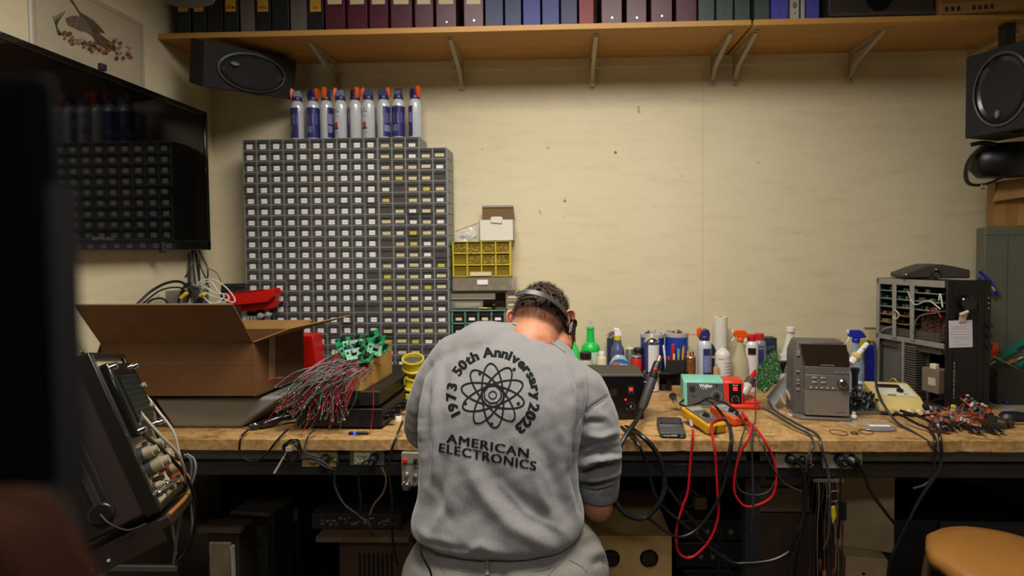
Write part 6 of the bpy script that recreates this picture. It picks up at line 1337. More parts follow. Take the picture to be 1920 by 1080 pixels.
cable('black cable hanging over the bench edge below the board heap, right', [(1688, 770, -.66), (1720, 780, -.72), (1750, 795, -.78), (1762, 820, BF-.01), (1765, 860, BF-.014), (1755, 890, BF-.014), (1725, 935, BF-.005), (1705, 975, BF), (1690, 1005, BF+.01), (1670, 1050, BF+.02), (1664, 1090, BF+.03)], .0052, rubber)
# cables at the outlets
cable('black cable from the left dirty plate swinging down', [(1493, 862, FRY-.04), (1504, 880, BF-.02), (1511, 920, BF-.02), (1506, 970, BF-.02), (1495, 1000, BF-.02), (1480, 1040, BF), (1470, 1090, BF)], .0052, rubber)
cable('black cable from the second plug hanging straight', [(1508, 860, FRY-.03), (1515, 870, BF-.01), (1517, 900, BF-.01), (1510, 940, BF), (1500, 1000, BF+.01), (1490, 1080, BF+.02)], .0048, rubber)
cable('grey cable draping off the bench left of the plates', [(1430, 765, -.60), (1450, 775, -.66), (1490, 800, -.78), (1518, 815, -.84), (1524, 835, BF-.01), (1514, 860, BF-.02), (1512, 885, BF-.012)], .0042, greycab)
cable('grey cable draping off the bench between the two dirty plates', [(1440, 752, -.56), (1456, 772, -.64), (1495, 795, -.76), (1532, 815, -.85), (1540, 838, BF-.01), (1552, 880, BF-.01), (1556, 930, BF-.02), (1554, 1000, BF-.01), (1545, 1030, BF)], .0045, greycab)
cable('dark thin cable from the circuit board across the bench', [(1418, 700, -.50), (1416, 745, -.60), (1416, 790, -.76), (1404, 800, -.79)], .0024, greycab)
cable('black cable from the round plugs falling right to the floor', [(1604, 862, FRY-.04), (1618, 880, BF-.02), (1632, 920, BF-.01), (1660, 960, BF), (1690, 1000, BF+.02), (1700, 1040, BF+.04)], .0052, rubber)
cable('black cable from the left round plug hanging down the leads', [(1577, 862, FRY-.03), (1576, 900, BF-.006), (1574, 960, BF), (1572, 1010, BF+.01)], .0036, rubber)
# left outlets cables
cable('white-tied cable loop from the pine board sagging right', [(612, 855, FRY-.03), (628, 862, BF-.03), (633, 880, BF-.03), (615, 877, BF-.03), (585, 862, BF-.03), (555, 858, BF-.03)], .0032, rubber)
cable('grey cable from the bundle over the socket, running down right', [(548, 862, BF-.03), (580, 858, BF-.03), (605, 866, BF-.03), (626, 885, BF-.02), (628, 912, BF-.01), (645, 945, BF), (672, 966, BF+.01), (692, 985, BF+.02), (698, 1005, BF+.05)], .0036, greycab)
cable('grey cable rising from the pine board to the bench', [(600, 858, BF-.03), (572, 848, BF-.03), (573, 832, BF-.02), (580, 815, BF-.008), (592, 805, -.84)], .003, greycab)
cable('black cable from the ivory outlet hanging down', [(690, 862, FRY-.03), (676, 874, BF-.02), (673, 905, BF-.01), (677, 940, BF), (676, 965, BF+.01)], .004, rubber)
cable('brown cable end hanging below the metal outlet box', [(716, 876, BF), (724, 900, BF), (718, 925, BF), (702, 945, BF), (693, 965, BF)], .0032, M('brown_cable2', '#5a4030', .5))
cable('black cable from the bench edge beside the sleeve to the floor', [(755, 790, -.82), (742, 822, BF-.006), (733, 850, BF-.01), (730, 890, BF-.01), (736, 950, BF), (736, 1010, BF+.02), (745, 1060, BF+.05)], .004, rubber)
cable('black cable drooping from the handset over the bench edge', [(465, 806, -.82), (452, 820, BF-.01), (449, 845, BF-.01), (458, 860, BF-.01), (480, 864, BF-.01), (500, 850, BF-.01), (520, 825, BF-.01), (540, 805, -.84)], .0036, rubber)
t = thing('cable_bundle', 'knotted bundle of black cable with a pale zip tie hanging off the bench edge', 'cable', at(548, 845, BF-.035)); rnd = random.Random(6)
for k in range(5):
    m = MB(); m.tube([(.022*math.cos(a_)*(1+.1*k)+rnd.uniform(-.004, .004), rnd.uniform(-.012, .012), .034*math.sin(a_)+rnd.uniform(-.005, .005)) for a_ in [j*2*math.pi/9+k for j in range(9)]], .0032, 7, 4, True); m.build('loop', rubber, t)
m = MB(); q = at(514, 888, BF-.05)-Vector(t.location); m.slab([(-.010, -.012, .010), (-.002, -.012, .016), (q.x+.004, -.016, q.z), (q.x-.004, -.016, q.z+.002)], .0012); m.box(-.014, .004, -.018, -.010, .004, .018); m.build('zip_tie', M('tie_grey', '#a59c8e', .5), t)

# ------------------------------------------------------------------ dark scrap pile, film bag, paper oval, rings
p = onb(1635, 778); t = thing('scrap_tray', 'low metal tray heaped with black plastic scrap and grey film right of the stereo', 'tray', (p.x, p.y, BZ+.0005)); rnd = random.Random(12)
MB().box(-.075, .09, 0, .16, 0, .012).build('tray', dsteel, t, bevel=.002); MB().slab([(.03, .01, .013), (.09, .0, .013), (.1, .09, .06), (.05, .1, .06)], .002).build('grey_flap', M('flap_grey', '#8a867f', .4, .3), t)
m = MB()
for k in range(260):
    m.mi = 0 if rnd.random() < .72 else (1 if rnd.random() < .7 else 2); h_ = .06*math.exp(-((k % 17-8)/9)**2); m.bc((rnd.uniform(-.07, .05), rnd.uniform(.01, .15), .014+rnd.random()*.055), (.022*rnd.random()+.004, .005, .004), Euler((rnd.random()*3, rnd.random()*3, rnd.random()*3)).to_matrix())
m.build('scrap', [black, M('scrap_grey', '#8d949a', .3, .3), M('scrap_green', '#5d8468', .4)], t)['kind'] = 'stuff'
p = onb(1632, 800); t = thing('zip_bag', 'clear flat plastic bag with small white parts at the bench edge', 'bag', (p.x, p.y, BZ+.0006), -.15)
m = MB(); nu, nv = 14, 8; rnd = random.Random(2); vs = [((i/nu-.5)*.17, j/nv*.085, rnd.uniform(.0, .004)) for j in range(nv+1) for i in range(nu+1)]; m.add(vs, [(j*(nu+1)+i, j*(nu+1)+i+1, (j+1)*(nu+1)+i+1, (j+1)*(nu+1)+i) for j in range(nv) for i in range(nu)]); m.build('film', M('bag_film2', '#c9bfb4', .1, alpha=.35), t)
m = MB(); m.sph((-.03, .075, .012), (.012, .010, .010), 10, 7); m.cyl((-.03, .075, .016), (-.03, .075, .03), .006); m.build('white_fitting', white, t)
p = onb(1648, 806); t = thing('shaver_blister', 'oval clear blister with white card inside lying on the bag', 'packet', (p.x, p.y-.004, BZ+.005)); m = MB(); m.lathe([(.001, .0105), (.040, .009), (.054, .003), (.057, 0), (0, -.0002)], n=32, sy=.42); m.build('shell', M('clear_shell', '#8e8d90', .1, alpha=.6), t); MB().slab([(-.038, -.008, .0112), (.03, -.013, .0112), (.036, .005, .0112), (-.034, .009, .0112)], .0008).build('white_card', M('bright_white'), t)
for px, py, r, lab in ((1572, 812, .030, 'large thin rubber ring lying on the bench edge before the stereo'), (1602, 813, .012, 'small dark rubber ring between two large ones'), (1624, 811, .024, 'thin rubber ring nearest the oval blister')):
    p = onb(px, py); m = MB(); m.torus((0, 0, .0012), r, .0011 if r > .02 else .0016, (0, 0, 1), sy=.9); o = tag(m.build('rubber_ring', M('ring_dark', '#4a3322', .5) if r > .02 else black), lab, 'ring'); o.location = (p.x, p.y, BZ+.0006)

# ------------------------------------------------------------------ beige bench meter
p = onb(1700, 762); t = thing('bench_meter', 'yellowed cream desk meter with dark display and knob, tilted on the scrap', 'meter', (at(1668, 745, -.52).x, -.60, BZ+.0005+.0), -.18); O = Vector(t.location); bg = M('yellowed_plastic', '#cdb673', .5, var=.08); 
m = MB(); pr = [(0, .012), (0, .030), (.05, .062), (.17, .088), (.20, .085), (.20, .012)]; m.prism(pr, 'x', -.075, .085); m.build('housing', bg, t, bevel=.006)
MB().prism([(0, .0), (.20, .0), (.20, .012), (0, .012)], 'x', -.07, .10).build('dark_base', black, t, bevel=.003)
s1_ = Vector((0, .12, .026)).normalized(); nz = Vector((0, -s1_.z, s1_.y))
def mp_(u_, v_, o=0): return Vector((u_, .05, .062))+Vector((u_*0, 0, 0))+s1_*v_+nz*o
m = MB(); m.slab([mp_(-.05, -.0, .001), mp_(.07, -.0, .001), mp_(.07, .11, .001), mp_(-.05, .11, .001)], .0015); m.build('face_plate', M('face_cream', '#cfcab2', .5), t)
m = MB(); m.slab([mp_(-.04, .07, .003), mp_(.04, .07, .003), mp_(.04, .10, .003), mp_(-.04, .10, .003)], .0015); m.build('display', M('display_dark', '#2a1714', .2), t); m = MB(); c = mp_(.025, .04, .003); m.cyl(c, c+nz*.008, .012, n=18); m.build('knob', black, t); m = MB(); m.slab([mp_(-.03, .0, .003), mp_(.0, .0, .003), mp_(.0, .012, .003), mp_(-.03, .012, .003)], .0008); m.slab([mp_(.03, .012, .003), mp_(.045, .012, .003), mp_(.045, .018, .003), mp_(.03, .018, .003)], .0008); m.build('print', M('green_print', '#5a8468', .5), t)
for k in range(4): m = MB(); m.lathe([(0, .018), (.008, .018), (.009, .012), (.009, 0)], (-.04+k*.032, 0, .02), 16, (0, -1, 0)); m.build('terminal', bg if k < 2 else cream, t)
tag(MB().lathe([(.04, 0), (.04, .008), (.036, .010), (0, .010)], n=28).build('spool_lid', M('brown_lid', '#6f5a44', .6), loc=(0, 0, 0)), 'brown flat lid lying on the cream desk meter back', 'lid').location = (at(1625, 703, -.35).x, -.33, BZ+.0006)
t, Hq = stand('red_tray', 'low red tray with a yellow sponge behind the cream meter', 'tray', 1650, 701, -.28); MB().box(-.06, .06, -.03, .03, 0, .02).build('tray_body', M('dusty_red', '#9a3530', .5), t, bevel=.003); MB().box(-.02, .03, -.02, .01, .02, .034).build('sponge', M('sponge_tan', '#c2a86c', .8), t, bevel=.004)

# ------------------------------------------------------------------ opened amplifier standing on its side
yA = -.44
a = at(1642, 527, -.30); 
x0 = at(1643, 600, -.22).x; xr = at(1770, 640, -.52).x; zT = at(1770, 527, -.52).z; zb_ = BZ
t = thing('open_amplifier', 'opened amplifier standing upright showing its circuit boards and heat sink fins', 'amplifier', (x0, -.22, BZ+.0005)); O = Vector(t.location)
d1 = Vector((xr-x0, -.30, 0)); Ld = d1.length; ang = math.atan2(d1.y, d1.x); t.rotation_euler = (0, 0, ang); Ha = zT-BZ-.001
fw = M('frame_grey', '#9d9a94', .45, .5, var=.1); dk = M('amp_inside', '#26211f', .7, var=.3, vscale=30)
Da = .14
m = MB(); m.box(0, Ld, Da-.004, Da, 0, Ha); m.build('back_plate', dk, t); m = MB(); m.box(0, .012, 0, Da, 0, Ha); m.box(0, Ld, 0, Da, Ha-.004, Ha); m.box(0, Ld, 0, Da, 0, .004); m.build('shell', M('shell_grey', '#4a4744', .5, .4), t)
m = MB(); m.box(0, Ld, -.002, .006, Ha-.026, Ha); m.box(0, Ld, -.002, .006, Ha*.50-.012, Ha*.50+.008); m.box(0, .016, -.002, .006, 0, Ha); m.build('frame_rail', fw, t, bevel=.001)
for x in (.085, .165): m = MB(); m.slab([(x*Ld/.3, -.004, Ha*.5), (x*Ld/.3+.018, -.004, Ha*.5), (x*Ld/.3+.016, -.004, Ha-.02), (x*Ld/.3-.004, -.004, Ha-.02)], .004); m.build('strap', fw, t, bevel=.001)
pg = M('board_edge', '#7f9a8a', .4)
rnd = random.Random(31)
for k in range(5):
    z = Ha*(.62+.068*k); m = MB(); m.mi = 0; m.box(.014, Ld*(.5 if k < 2 else .93), .0, Da-.01, z, z+.002); m.mi = 1
    m.build('circuit_shelf', [pg if k > 1 else M('board_tan', '#9a6a34', .5)], t)
    for q in range(10): 
        pass
    m = MB()
    for q in range(14): m.mi = rnd.randrange(4); m.bc((rnd.uniform(.02, Ld*(.45 if k < 2 else .9)), rnd.uniform(.006, .04), z+.008), (rnd.uniform(.005, .014), .01, rnd.uniform(.008, .018)))
    m.build('components', [black, M('comp_tan', '#8f6f4a', .5), dsteel, M('comp_olive', '#4a4a34', .5)], t)['kind'] = 'stuff'
m = MB(); m.box(Ld*.55, Ld*.95, .05, .06, Ha*.53, Ha*.72); m.build('brown_board', M('board_brown', '#4a2c1c', .6, var=.5, vscale=120), t)
m = MB()
for q in range(40): m.bc((Ld*rnd.uniform(.56, .94), .046, Ha*rnd.uniform(.54, .71)), (.006, .01, .006))
m.build('board_parts', M('parts_brown', '#6b4a38', .5, var=.4), t)['kind'] = 'stuff'
# fins: upper row vertical, lower column horizontal
m = MB()
for k in range(34): x = .02+k*(Ld-.04)/34; m.box(x, x+.003, .004, .06, Ha*.52, Ha*.585); m.box(x, x+.003, .012, .06, Ha*.42, Ha*.485)
m.build('heat_sink', M('fin_grey', '#8b8782', .35, .7), t)
m = MB()
for k in range(22): z = .012+k*(Ha*.44)/22; m.box(Ld*.36, Ld*.62, .0, .06, z, z+.0045)
m.box(Ld*.36, Ld*.64, .06, .07, 0, Ha*.45); m.build('heat_sink', M('fin_grey'), t)
m = MB(); m.box(Ld*.42, Ld*.455, -.004, .0, 0, Ha*.5); m.build('strap', fw, t)
m = MB(); m.box(.012, Ld*.34, .03, .034, 0, Ha*.47); m.build('inner_plate', M('inner_grey', '#6f6a66', .5, .4), t)
m = MB(); m.box(Ld*.74, Ld*.97, -.012, .04, .06, .155); o = m.build('transformer_cover', M('grey_brown', '#6f6154', .6), t, bevel=.002); MB().box(Ld*.83, Ld*.93, -.0135, -.012, .09, .12).build('sticker', M('sticker_pale', '#b5a896', .7), o); MB().box(Ld*.84, Ld*.92, -.010, .01, .155, .175).build('cream_part', cream, t, bevel=.002)
for k, (c_, pts) in enumerate((('#8d8a86', [(Ld*.3, -.006, Ha*.60), (Ld*.15, -.01, Ha*.56), (.02, .0, Ha*.5), (.01, -.01, Ha*.3)]), ('#b0aca4', [(Ld*.5, -.004, Ha*.9), (Ld*.62, -.01, Ha*.80), (Ld*.8, -.006, Ha*.84), (Ld*.95, 0, Ha*.78)]), ('#6b6864', [(Ld*.60, -.008, Ha*.56), (Ld*.64, -.012, Ha*.66), (Ld*.72, -.01, Ha*.72), (Ld*.9, 0, Ha*.75)]), ('#a4181c', [(Ld*.8, -.008, Ha*.74), (Ld*.9, -.012, Ha*.79), (Ld*.98, -.008, Ha*.72)]), ('#c9b02a', [(Ld*.25, -.02, .05), (Ld*.38, -.03, .085), (Ld*.45, -.02, .05)]), ('#bdb6a8', [(Ld*.28, -.006, Ha*.70), (Ld*.34, -.014, Ha*.735), (Ld*.40, -.012, Ha*.70), (Ld*.34, -.01, Ha*.66), (Ld*.3, -.006, Ha*.68)]), ('#d8d4cc', [(Ld*.94, -.006, Ha*.85), (Ld*.97, -.01, Ha*.9), (Ld*.99, -.006, Ha*.8)]))):
    MB().tube(pts, .0028, 6, 6).build('wire', M('ampw%d' % k, c_, .4), t)
# front fascia, thick black
xf = Ld+.0005; f = thing('amplifier_front', 'tall black amplifier front panel with a large dark knob and taped note', 'amplifier', Vector((xr, -.52, BZ+.0005)), 0); f.location.x += .002
a = at(1770, 527, -.53); b_ = at(1853, 527, -.53); w = b_.x-a.x; 
MB().box(0, w, -.012, -.001, 0, Ha+.004).build('panel', M('fascia_black', '#100f10', .45, var=.2), f, bevel=.003)
m = MB(); m.box(w*.70, w*.72, -.014, -.011, 0, Ha); m.box(w*.14, w*.155, -.014, -.011, 0, Ha); m.box(w*.86, w*.88, -.014, -.011, 0, Ha); m.build('ridges', M('ridge_black', '#1e1d1e', .4), f)
m = MB(); m.lathe([(0, .022), (.026, .022), (.03, .018), (.03, 0)], (w*.42, -.012, Ha*.835), 28, (0, -1, 0)); m.build('large_knob', blackg, f)
for k, z in enumerate((.66, .58, .50)): MB().lathe([(0, .014), (.009, .014), (.01, 0)], (w*.93, -.012, Ha*z), 14, (0, -1, 0)).build('small_knob', black, f)
for k, z in enumerate((.87, .83, .79)): MB().sph((w*.93, -.013, Ha*z), .004, 10, 6).build('jack', M('gold_red', '#a0704a', .3, .6), f)
m = MB(); 
for k in range(12): m.box(w*.17, w*.19, -.0135, -.0118, .05+k*.012, .05+k*.012+.006+(k % 3)*.002)
m.build('white_lettering', M('faint_white', '#8a867e', .5), f)
nt_ = thing('paper_note', 'handwritten white note taped to the black amplifier front', 'note', at(1801, 626, -.536)); s = mpp(-.536)
MB().box(-21*s, 21*s, -.0012, .0, -25*s, 25*s).build('sheet', M('note_paper', '#cfc8d0', .8), nt_).rotation_euler = (0, -.03, 0)
m = MB()
for k in range(5): m.box(-18*s, 18*s, -.0018, -.0012, (14-k*5)*s, (14-k*5)*s+.0006)
m.build('ruled_lines', M('rule_pink', '#a98c98', .8), nt_)
m = MB(); m.text('REPAIR 7321', (0, -.0018, 18*s), (1, 0, 0), (0, 0, 1), .0065, .0); 
m2 = MB(); rnd = random.Random(3)
for L3, (z_, x_) in enumerate(((11, -14), (-10, -14), (-15, -14), (-20, -13))):
    for q in range((8, 10, 5, 9)[L3]): x = (x_+q*3.0)*s; m2.tube([(x, -.0018, z_*s), (x+.0015, -.0018, z_*s+rnd.uniform(.001, .004)), (x+.003, -.0018, z_*s)], .0003, 4, 2)
m2.build('handwriting', M('pencil_mark', '#6d6470', .8), nt_)
m = MB(); m.slab([(-.012, -.004, 22*s), (.012, -.004, 22*s), (.018, -.012, 40*s), (-.010, -.010, 38*s)], .0015); m.tube([(-.012, -.012, 36*s), (.016, -.016, 42*s)], .006, 8, 0); m.build('masking_tape', M('tape_cream', '#c9bfa4', .7), nt_)
# dark domed fan housing on top
p0 = at(1700, 525, -.40); p1 = at(1830, 525, -.46); t = thing('fan_housing', 'dark domed plastic housing resting on top of the opened amplifier', 'housing', ((p0.x+p1.x)/2, -.40, zT+.0045), -.25); w = (p1-p0).length; hp = at(1780, 498, -.42).z-zT
m = MB(); prof = [(-w/2, 0), (w/2, 0), (w/2, hp*.62), (w*.25, hp*.72)]+[(w*.22*math.cos(a_)+0, hp*.72+hp*.3*math.sin(a_)) for a_ in [math.pi*j/8 for j in range(9)]]+[(-w*.42, hp*.40), (-w/2, hp*.34)]
m.prism([(-w/2, 0), (w/2, 0), (w/2, hp*.6), (w*.28, hp*.85), (w*.1, hp*1.0), (-.1*w, hp*.98), (-.28*w, hp*.72), (-.44*w, hp*.42), (-.5*w, hp*.36)], 'y', 0, .16); m.build('shell', M('dome_grey', '#37322e', .5), t, bevel=.006); m = MB(); m.torus((.0, -.002, hp*.3), .016, .003, (0, 1, 0)); m.build('ring', black, t); MB().sph((.0, -.004, hp*.62), .006, 10, 6).build('screw', steel, t); MB().sph((-w*.44, -.002, hp*.25), .006, 10, 6).build('screw', steel, t)
# blue pliers hanging behind
t = thing('pliers', 'blue-handled pliers hanging behind the amplifier front at the right', 'pliers', at(1852, 528, -.235)); O = Vector(t.location)
for k, (a_, b2) in enumerate((((1836, 508), (1870, 548)), ((1834, 520), (1862, 552)))):
    A_ = at(a_[0], a_[1], -.235)-O; B_ = at(b2[0], b2[1], -.24)-O; m = MB(); m.tube([A_, A_.lerp(B_, .5)+Vector((.004, 0, .004)), B_], .007, 10, 4); m.build('handle', M('handle_blue', '#2a2fa8', .35), t)
m = MB(); A_ = at(1856, 540, -.24)-O; m.tube([A_, A_+Vector((.012, 0, .0)), A_+Vector((.02, 0, -.012))], .005, 8); m.build('yellow_trim', yellow, t)

# ------------------------------------------------------------------ heap of orange circuit boards
p = onb(1810, 806); rnd = random.Random(44)
t = thing('board_heap', 'tangled heap of old orange circuit boards with black potentiometers on the bench', 'circuit boards', (p.x, p.y, BZ+.0005)); O = Vector(t.location)
opc = M('pcb_orange', '#b5501c', .5, var=.35, vscale=60)
for k, (px, py, z, sx, sy, rx, ry, rz) in enumerate(((1775, 792, .014, .12, .05, .1, .1, -.5), (1740, 770, .02, .07, .06, .1, -.2, -.3), (1820, 758, .06, .06, .05, .5, .3, .4), (1838, 768, .05, .06, .04, .6, -.3, .2), (1800, 772, .03, .09, .05, .2, .1, .1), (1850, 782, .03, .07, .04, .3, .2, -.4), (1760, 805, .012, .06, .03, 0, .1, -.5), (1812, 748, .075, .05, .03, .7, 0, .5), (1795, 788, .022, .10, .06, .15, 0, .2))):
    q = atz(px, py, BZ+z)-O; R = Euler((rx, ry, rz)).to_matrix(); m = MB(); m.bc(q, (sx, sy, .0018), R); o = m.build('orange_board', opc, t)
    m = MB()
    for c in range(16):
        l = R@Vector((rnd.uniform(-.45, .45)*sx, rnd.uniform(-.45, .45)*sy, .006)); m.mi = rnd.randrange(5)
        if rnd.random() < .5: m.cyl(q+l-R@Vector((0, 0, .005)), q+l+R@Vector((0, 0, .008)), .0045, n=8)
        else: m.bc(q+l, (.012, .007, .010), R)
    m.build('components', [black, M('comp_white', '#c9c2ba', .4), dsteel, M('comp_plum', '#4a3a48', .5), M('comp_grey', '#7c7880', .4)], o)['kind'] = 'stuff'
for k in range(9):
    px = 1768+k*13+rnd.uniform(-3, 3); py = 800+rnd.uniform(-6, 6); q = atz(px, py, BZ+.018)-O; m = MB(); m.bc(q, (.018, .022, .02)); 
    m.build('potentiometer', black, t, bevel=.002); m = MB(); m.cyl(q+Vector((0, -.01, 0)), q+Vector((.004, -.024, -.006)), .0042, n=12); m.build('shaft', chrome, t)
q = onb(1872, 802)-O; m = MB(); m.cyl(q+Vector((0, 0, .018)), q+Vector((.012, -.02, .018)), .018, n=24); m.cyl(q+Vector((.03, .01, .015)), q+Vector((.04, -.01, .015)), .015, n=20); m.build('film_capacitor', M('cap_brown', '#3a2c22', .4), t)
m = MB(); q = atz(1735, 760, BZ+.045)-O; m.cyl(q, q+Vector((.012, .01, -.03)), .011, n=16); m.build('can_capacitor', black, t); m = MB(); m.cyl(atz(1786, 762, BZ+.04)-O, atz(1786, 762, BZ+.04)-O+Vector((0, -.012, .002)), .007, n=14); m.build('yellow_capacitor', yellow, t)
m = MB(); m.slab([atz(1850, 775, BZ+.05)-O, atz(1885, 785, BZ+.03)-O, atz(1892, 795, BZ+.01)-O, atz(1855, 790, BZ+.03)-O], .004); m.build('black_plate', black, t)
m = MB()
for k in range(14):
    q = atz(rnd.uniform(1750, 1860), rnd.uniform(765, 795), BZ+rnd.uniform(.03, .05))-O; m.tube([q, q+Vector((rnd.uniform(-.03, .03), -.01, rnd.uniform(0, .03))), q+Vector((rnd.uniform(-.05, .05), -.02, -.01))], .0013, 5, 4)
m.build('loose_wires', M('wire_mix', '#8a4a3a', .4), t)
# newspaper, blue pliers, screwdriver, earphone-ish
p = onb(1890, 765); tag(MB().slab([(-.07, -.07, 0), (.16, -.10, 0), (.20, .07, 0), (-.02, .09, 0)], .0012).build('newspaper', M('newsprint', '#9c9183', .8, vscale=60, col2='#5a544e', stretch=(.3, 3, 1)), loc=(0, 0, 0)), 'printed newspaper sheet under the blue tools at the right edge', 'newspaper').location = (p.x, p.y, BZ+.0006)
for k, (A2, B2, lab) in enumerate((((1846, 750), (1885, 738), 'blue-handled cutter lying on the newspaper, left of two'), ((1888, 755), (1903, 741), 'blue-handled tool lying on the newspaper, right of two'))):
    A_ = atz(*A2, BZ+.012); B_ = atz(*B2, BZ+.012); t = thing('pliers', lab, 'pliers', A_); d = B_-A_; MB().tube([d*0, d*.5+Vector((0, 0, .003)), d], [.006, .008, .006], 10, 3).build('handle', M('handle_blue'), t); MB().cyl(d, d*1.4, .004, .002, n=8).build('jaw', dsteel, t); MB().tube([d*.1+Vector((.012, .012, 0)), d*.6+Vector((.012, .012, 0)), d], .005, 8, 3).build('handle', M('handle_blue'), t)
p = onb(1900, 790); t = thing('dark_earpiece', 'dark rounded object with a thin cord near the right bench end', 'device', (p.x+.02, p.y+.02, BZ+.0005)); MB().lathe([(.05, 0), (.056, .01), (.045, .024), (0, .028)], n=28, sy=.6).build('body', black, t); m = MB(); m.tube([(-.05, -.01, .004), (-.09, -.02, .002), (-.085, -.05, .002), (-.03, -.06, .002), (.02, -.05, .002)], .0016, 6); m.build('cord', rubber, t)
# ------------------------------------------------------------------ tool tray, drills, grey cabinet, box, bag
yG = -.30
a = at(1862, 690, -.42); t = thing('tool_tray', 'dark metal tool tray at the right end of the bench', 'tray', (a.x, -.44, BZ+.0005), -.12); Ht = a.z-BZ
MB().box(0, .42, 0, .12, 0, Ht).build('tray_body', M('tray_dark', '#34302d', .5, .3), t, bevel=.004)
gd = M('drill_green', '#0f6a5c', .45)
for k, (A2, B2, mt, lab, nm) in enumerate((((1925, 640), (1868, 676), gd, 'dark green drill-like tool slanting over the tray, upper', 'power_tool'), ((1930, 672), (1905, 690), gd, 'dark green tool at the frame edge above the tray, lower', 'power_tool'), ((1888, 682), (1912, 672), M('amber_handle', '#c98a1c', .3), 'screwdriver with amber handle lying in the tool tray', 'screwdriver'))):
    A_ = at(*A2, -.38); B_ = at(*B2, -.40); d = B_-A_; t2 = thing(nm, lab, 'tool', A_); r = .016 if nm == 'power_tool' else .008; MB().tube([d*0, d*.1, d*.55, d*.7, d], [r, r*1.1, r*1.15, r*.8, r*.7], 14, 0).build('body', mt, t2, angle=60); MB().tube([d, d*1.25], [.004, .0025], 8, 0).build('tip', steel, t2)
    if nm == 'power_tool': MB().bc(d*.35+Vector((0, -r*1.1, 0)), (.05, .003, .012), Euler((0, math.atan2(-d.z, d.x), 0)).to_matrix()).build('label_plate', dkgrey, t2)
t = thing('orange_level', 'orange plastic tool standing behind the amplifier front', 'tool', at(1864, 660, -.36)); m = MB(); m.slab([(-.016, 0, -.03), (.018, 0, -.03), (.006, 0, .04), (-.014, 0, .04)], .012); m.build('body', orange, t, bevel=.002); MB().box(-.012, .022, -.006, .0, -.010, .004).build('dark_clamp', dkgrey, t)
cable('metal rod lying across the tool tray', [(1862, 668, -.44), (1890, 682, -.44), (1925, 700, -.44)], .002, steel, 'rod', 'rod'); cable('second thin metal rod crossing towards the right edge', [(1895, 680, -.43), (1925, 660, -.43)], .002, steel, 'rod', 'rod', sm=0)
xg = at(1847, 425, -.20).x; zg = at(1847, 426, -.20).z
t = thing('filing_cabinet', 'grey-green steel cabinet standing on the right end of the bench', 'cabinet', (xg, -.20, BZ+.0005), -.42); gm = M('cabinet_greygreen', '#5d5f50', .42, .1, var=.04)
MB().box(0, .42, 0, .15, 0, zg-BZ).build('body', gm, t, bevel=.003); m = MB(); m.box(.001, .419, -.0012, 0, zg-BZ-.036, zg-BZ-.034); m.build('top_seam', M('seam_dark', '#3a3b32', .6), t); MB().box(.08, .082, -.001, 0, .0, zg-BZ-.036).build('door_seam', M('seam_dark'), t)
xb2 = at(1862, 421, -.22).x; zb2 = zg+.001; zt3 = at(1900, 333, -.26).z
t = thing('cardboard_box', 'tan cardboard box with folded flap on the grey-green cabinet', 'box', (xb2, -.21, zb2), -.42); hb = zt3-zb2
MB().box(.012, .36, .01, .14, 0, hb-.01).build('carton', cardb, t, bevel=.003); m = MB(); m.slab([(-.0, -.004, hb*.52), (.12, -.030, hb*.60), (.15, -.02, hb), (.03, .0, hb*.96)], .004); m.build('flap', cardb, t); MB().box(.05, .09, .0085, .0099, 0, hb*.5).build('tape_strip', M('brown_tape', '#8f6630', .3), t)
# black bag on the box
pb = at(1905, 300, -.34); t = thing('camera_bag', 'black padded bag with dangling strap squeezed between speaker and cardboard box', 'bag', (pb.x+.03, -.27, zt3+.003), -.2); hbg = at(1900, 262, -.34).z-zt3-.008
m = MB(); m.lathe([(.0, 0), (.12, .0), (.15, hbg*.25), (.148, hbg*.7), (.11, hbg), (0, hbg)], n=28, sy=.55); m.build('bag_body', M('bag_leather', '#17161a', .35, bump=.2, bscale=30), t, angle=60)
m = MB(); m.tube([(-.12, -.03, hbg*.8), (-.17, -.05, hbg*.55), (-.185, -.05, hbg*.1), (-.17, -.05, -.03), (-.12, -.06, -.035), (-.06, -.07, -.01)], .012, 8, 6, flat=.25); m.build('strap', M('strap_black', '#101012', .6), t); m = MB(); m.torus((-.125, -.065, -.045), .01, .003, (0, 1, 0)); m.build('buckle', steel, t)
m = MB(); m.tube([(-.16, -.03, hbg*1.0), (-.12, -.05, hbg*1.02), (-.08, -.05, hbg*.96)], .009, 8); m.build('handle', M('strap_black'), t)

# ------------------------------------------------------------------ stool
zs_ = .66
c = atz(1900, 1035, zs_); t = thing('stool', 'round stool with tan leather seat and bent metal legs at lower right', 'stool', (c.x, c.y, 0)); print('stool', c)
lea = M('tan_leather', '#96662e', .42, var=.08, vscale=7, bump=.12, bscale=70, coat=.1)
rs = abs(atz(1705, 1030, zs_).x-c.x); print('stool r', rs)
rs = .195
t.location = (1.275, -1.13, 0)
m = MB(); nn_ = 72; prof = [(.80, -.045), (.96, -.040), (1.0, -.022), (.985, -.006), (.93, .004), (.7, .012), (.3, .015), (0.001, .016)]
vs = []
for r_, z in prof:
    for i in range(nn_):
        a_ = 2*math.pi*i/nn_; k = r_*(1+(.012*math.sin(a_*9)+.006*math.sin(a_*17))*(1 if z < 0 else .2)); vs.append((rs*k*math.cos(a_), rs*k*math.sin(a_), zs_-.01+z-(.006*abs(math.sin(a_*7)) if z < -.01 else 0)))
m.add(vs, [(j*nn_+i, j*nn_+(i+1) % nn_, (j+1)*nn_+(i+1) % nn_, (j+1)*nn_+i) for j in range(len(prof)-1) for i in range(nn_)]+[tuple(reversed(range(nn_)))]); m.build('seat', lea, t, angle=70)
lm = M('stool_metal', '#7a6148', .4, .7)
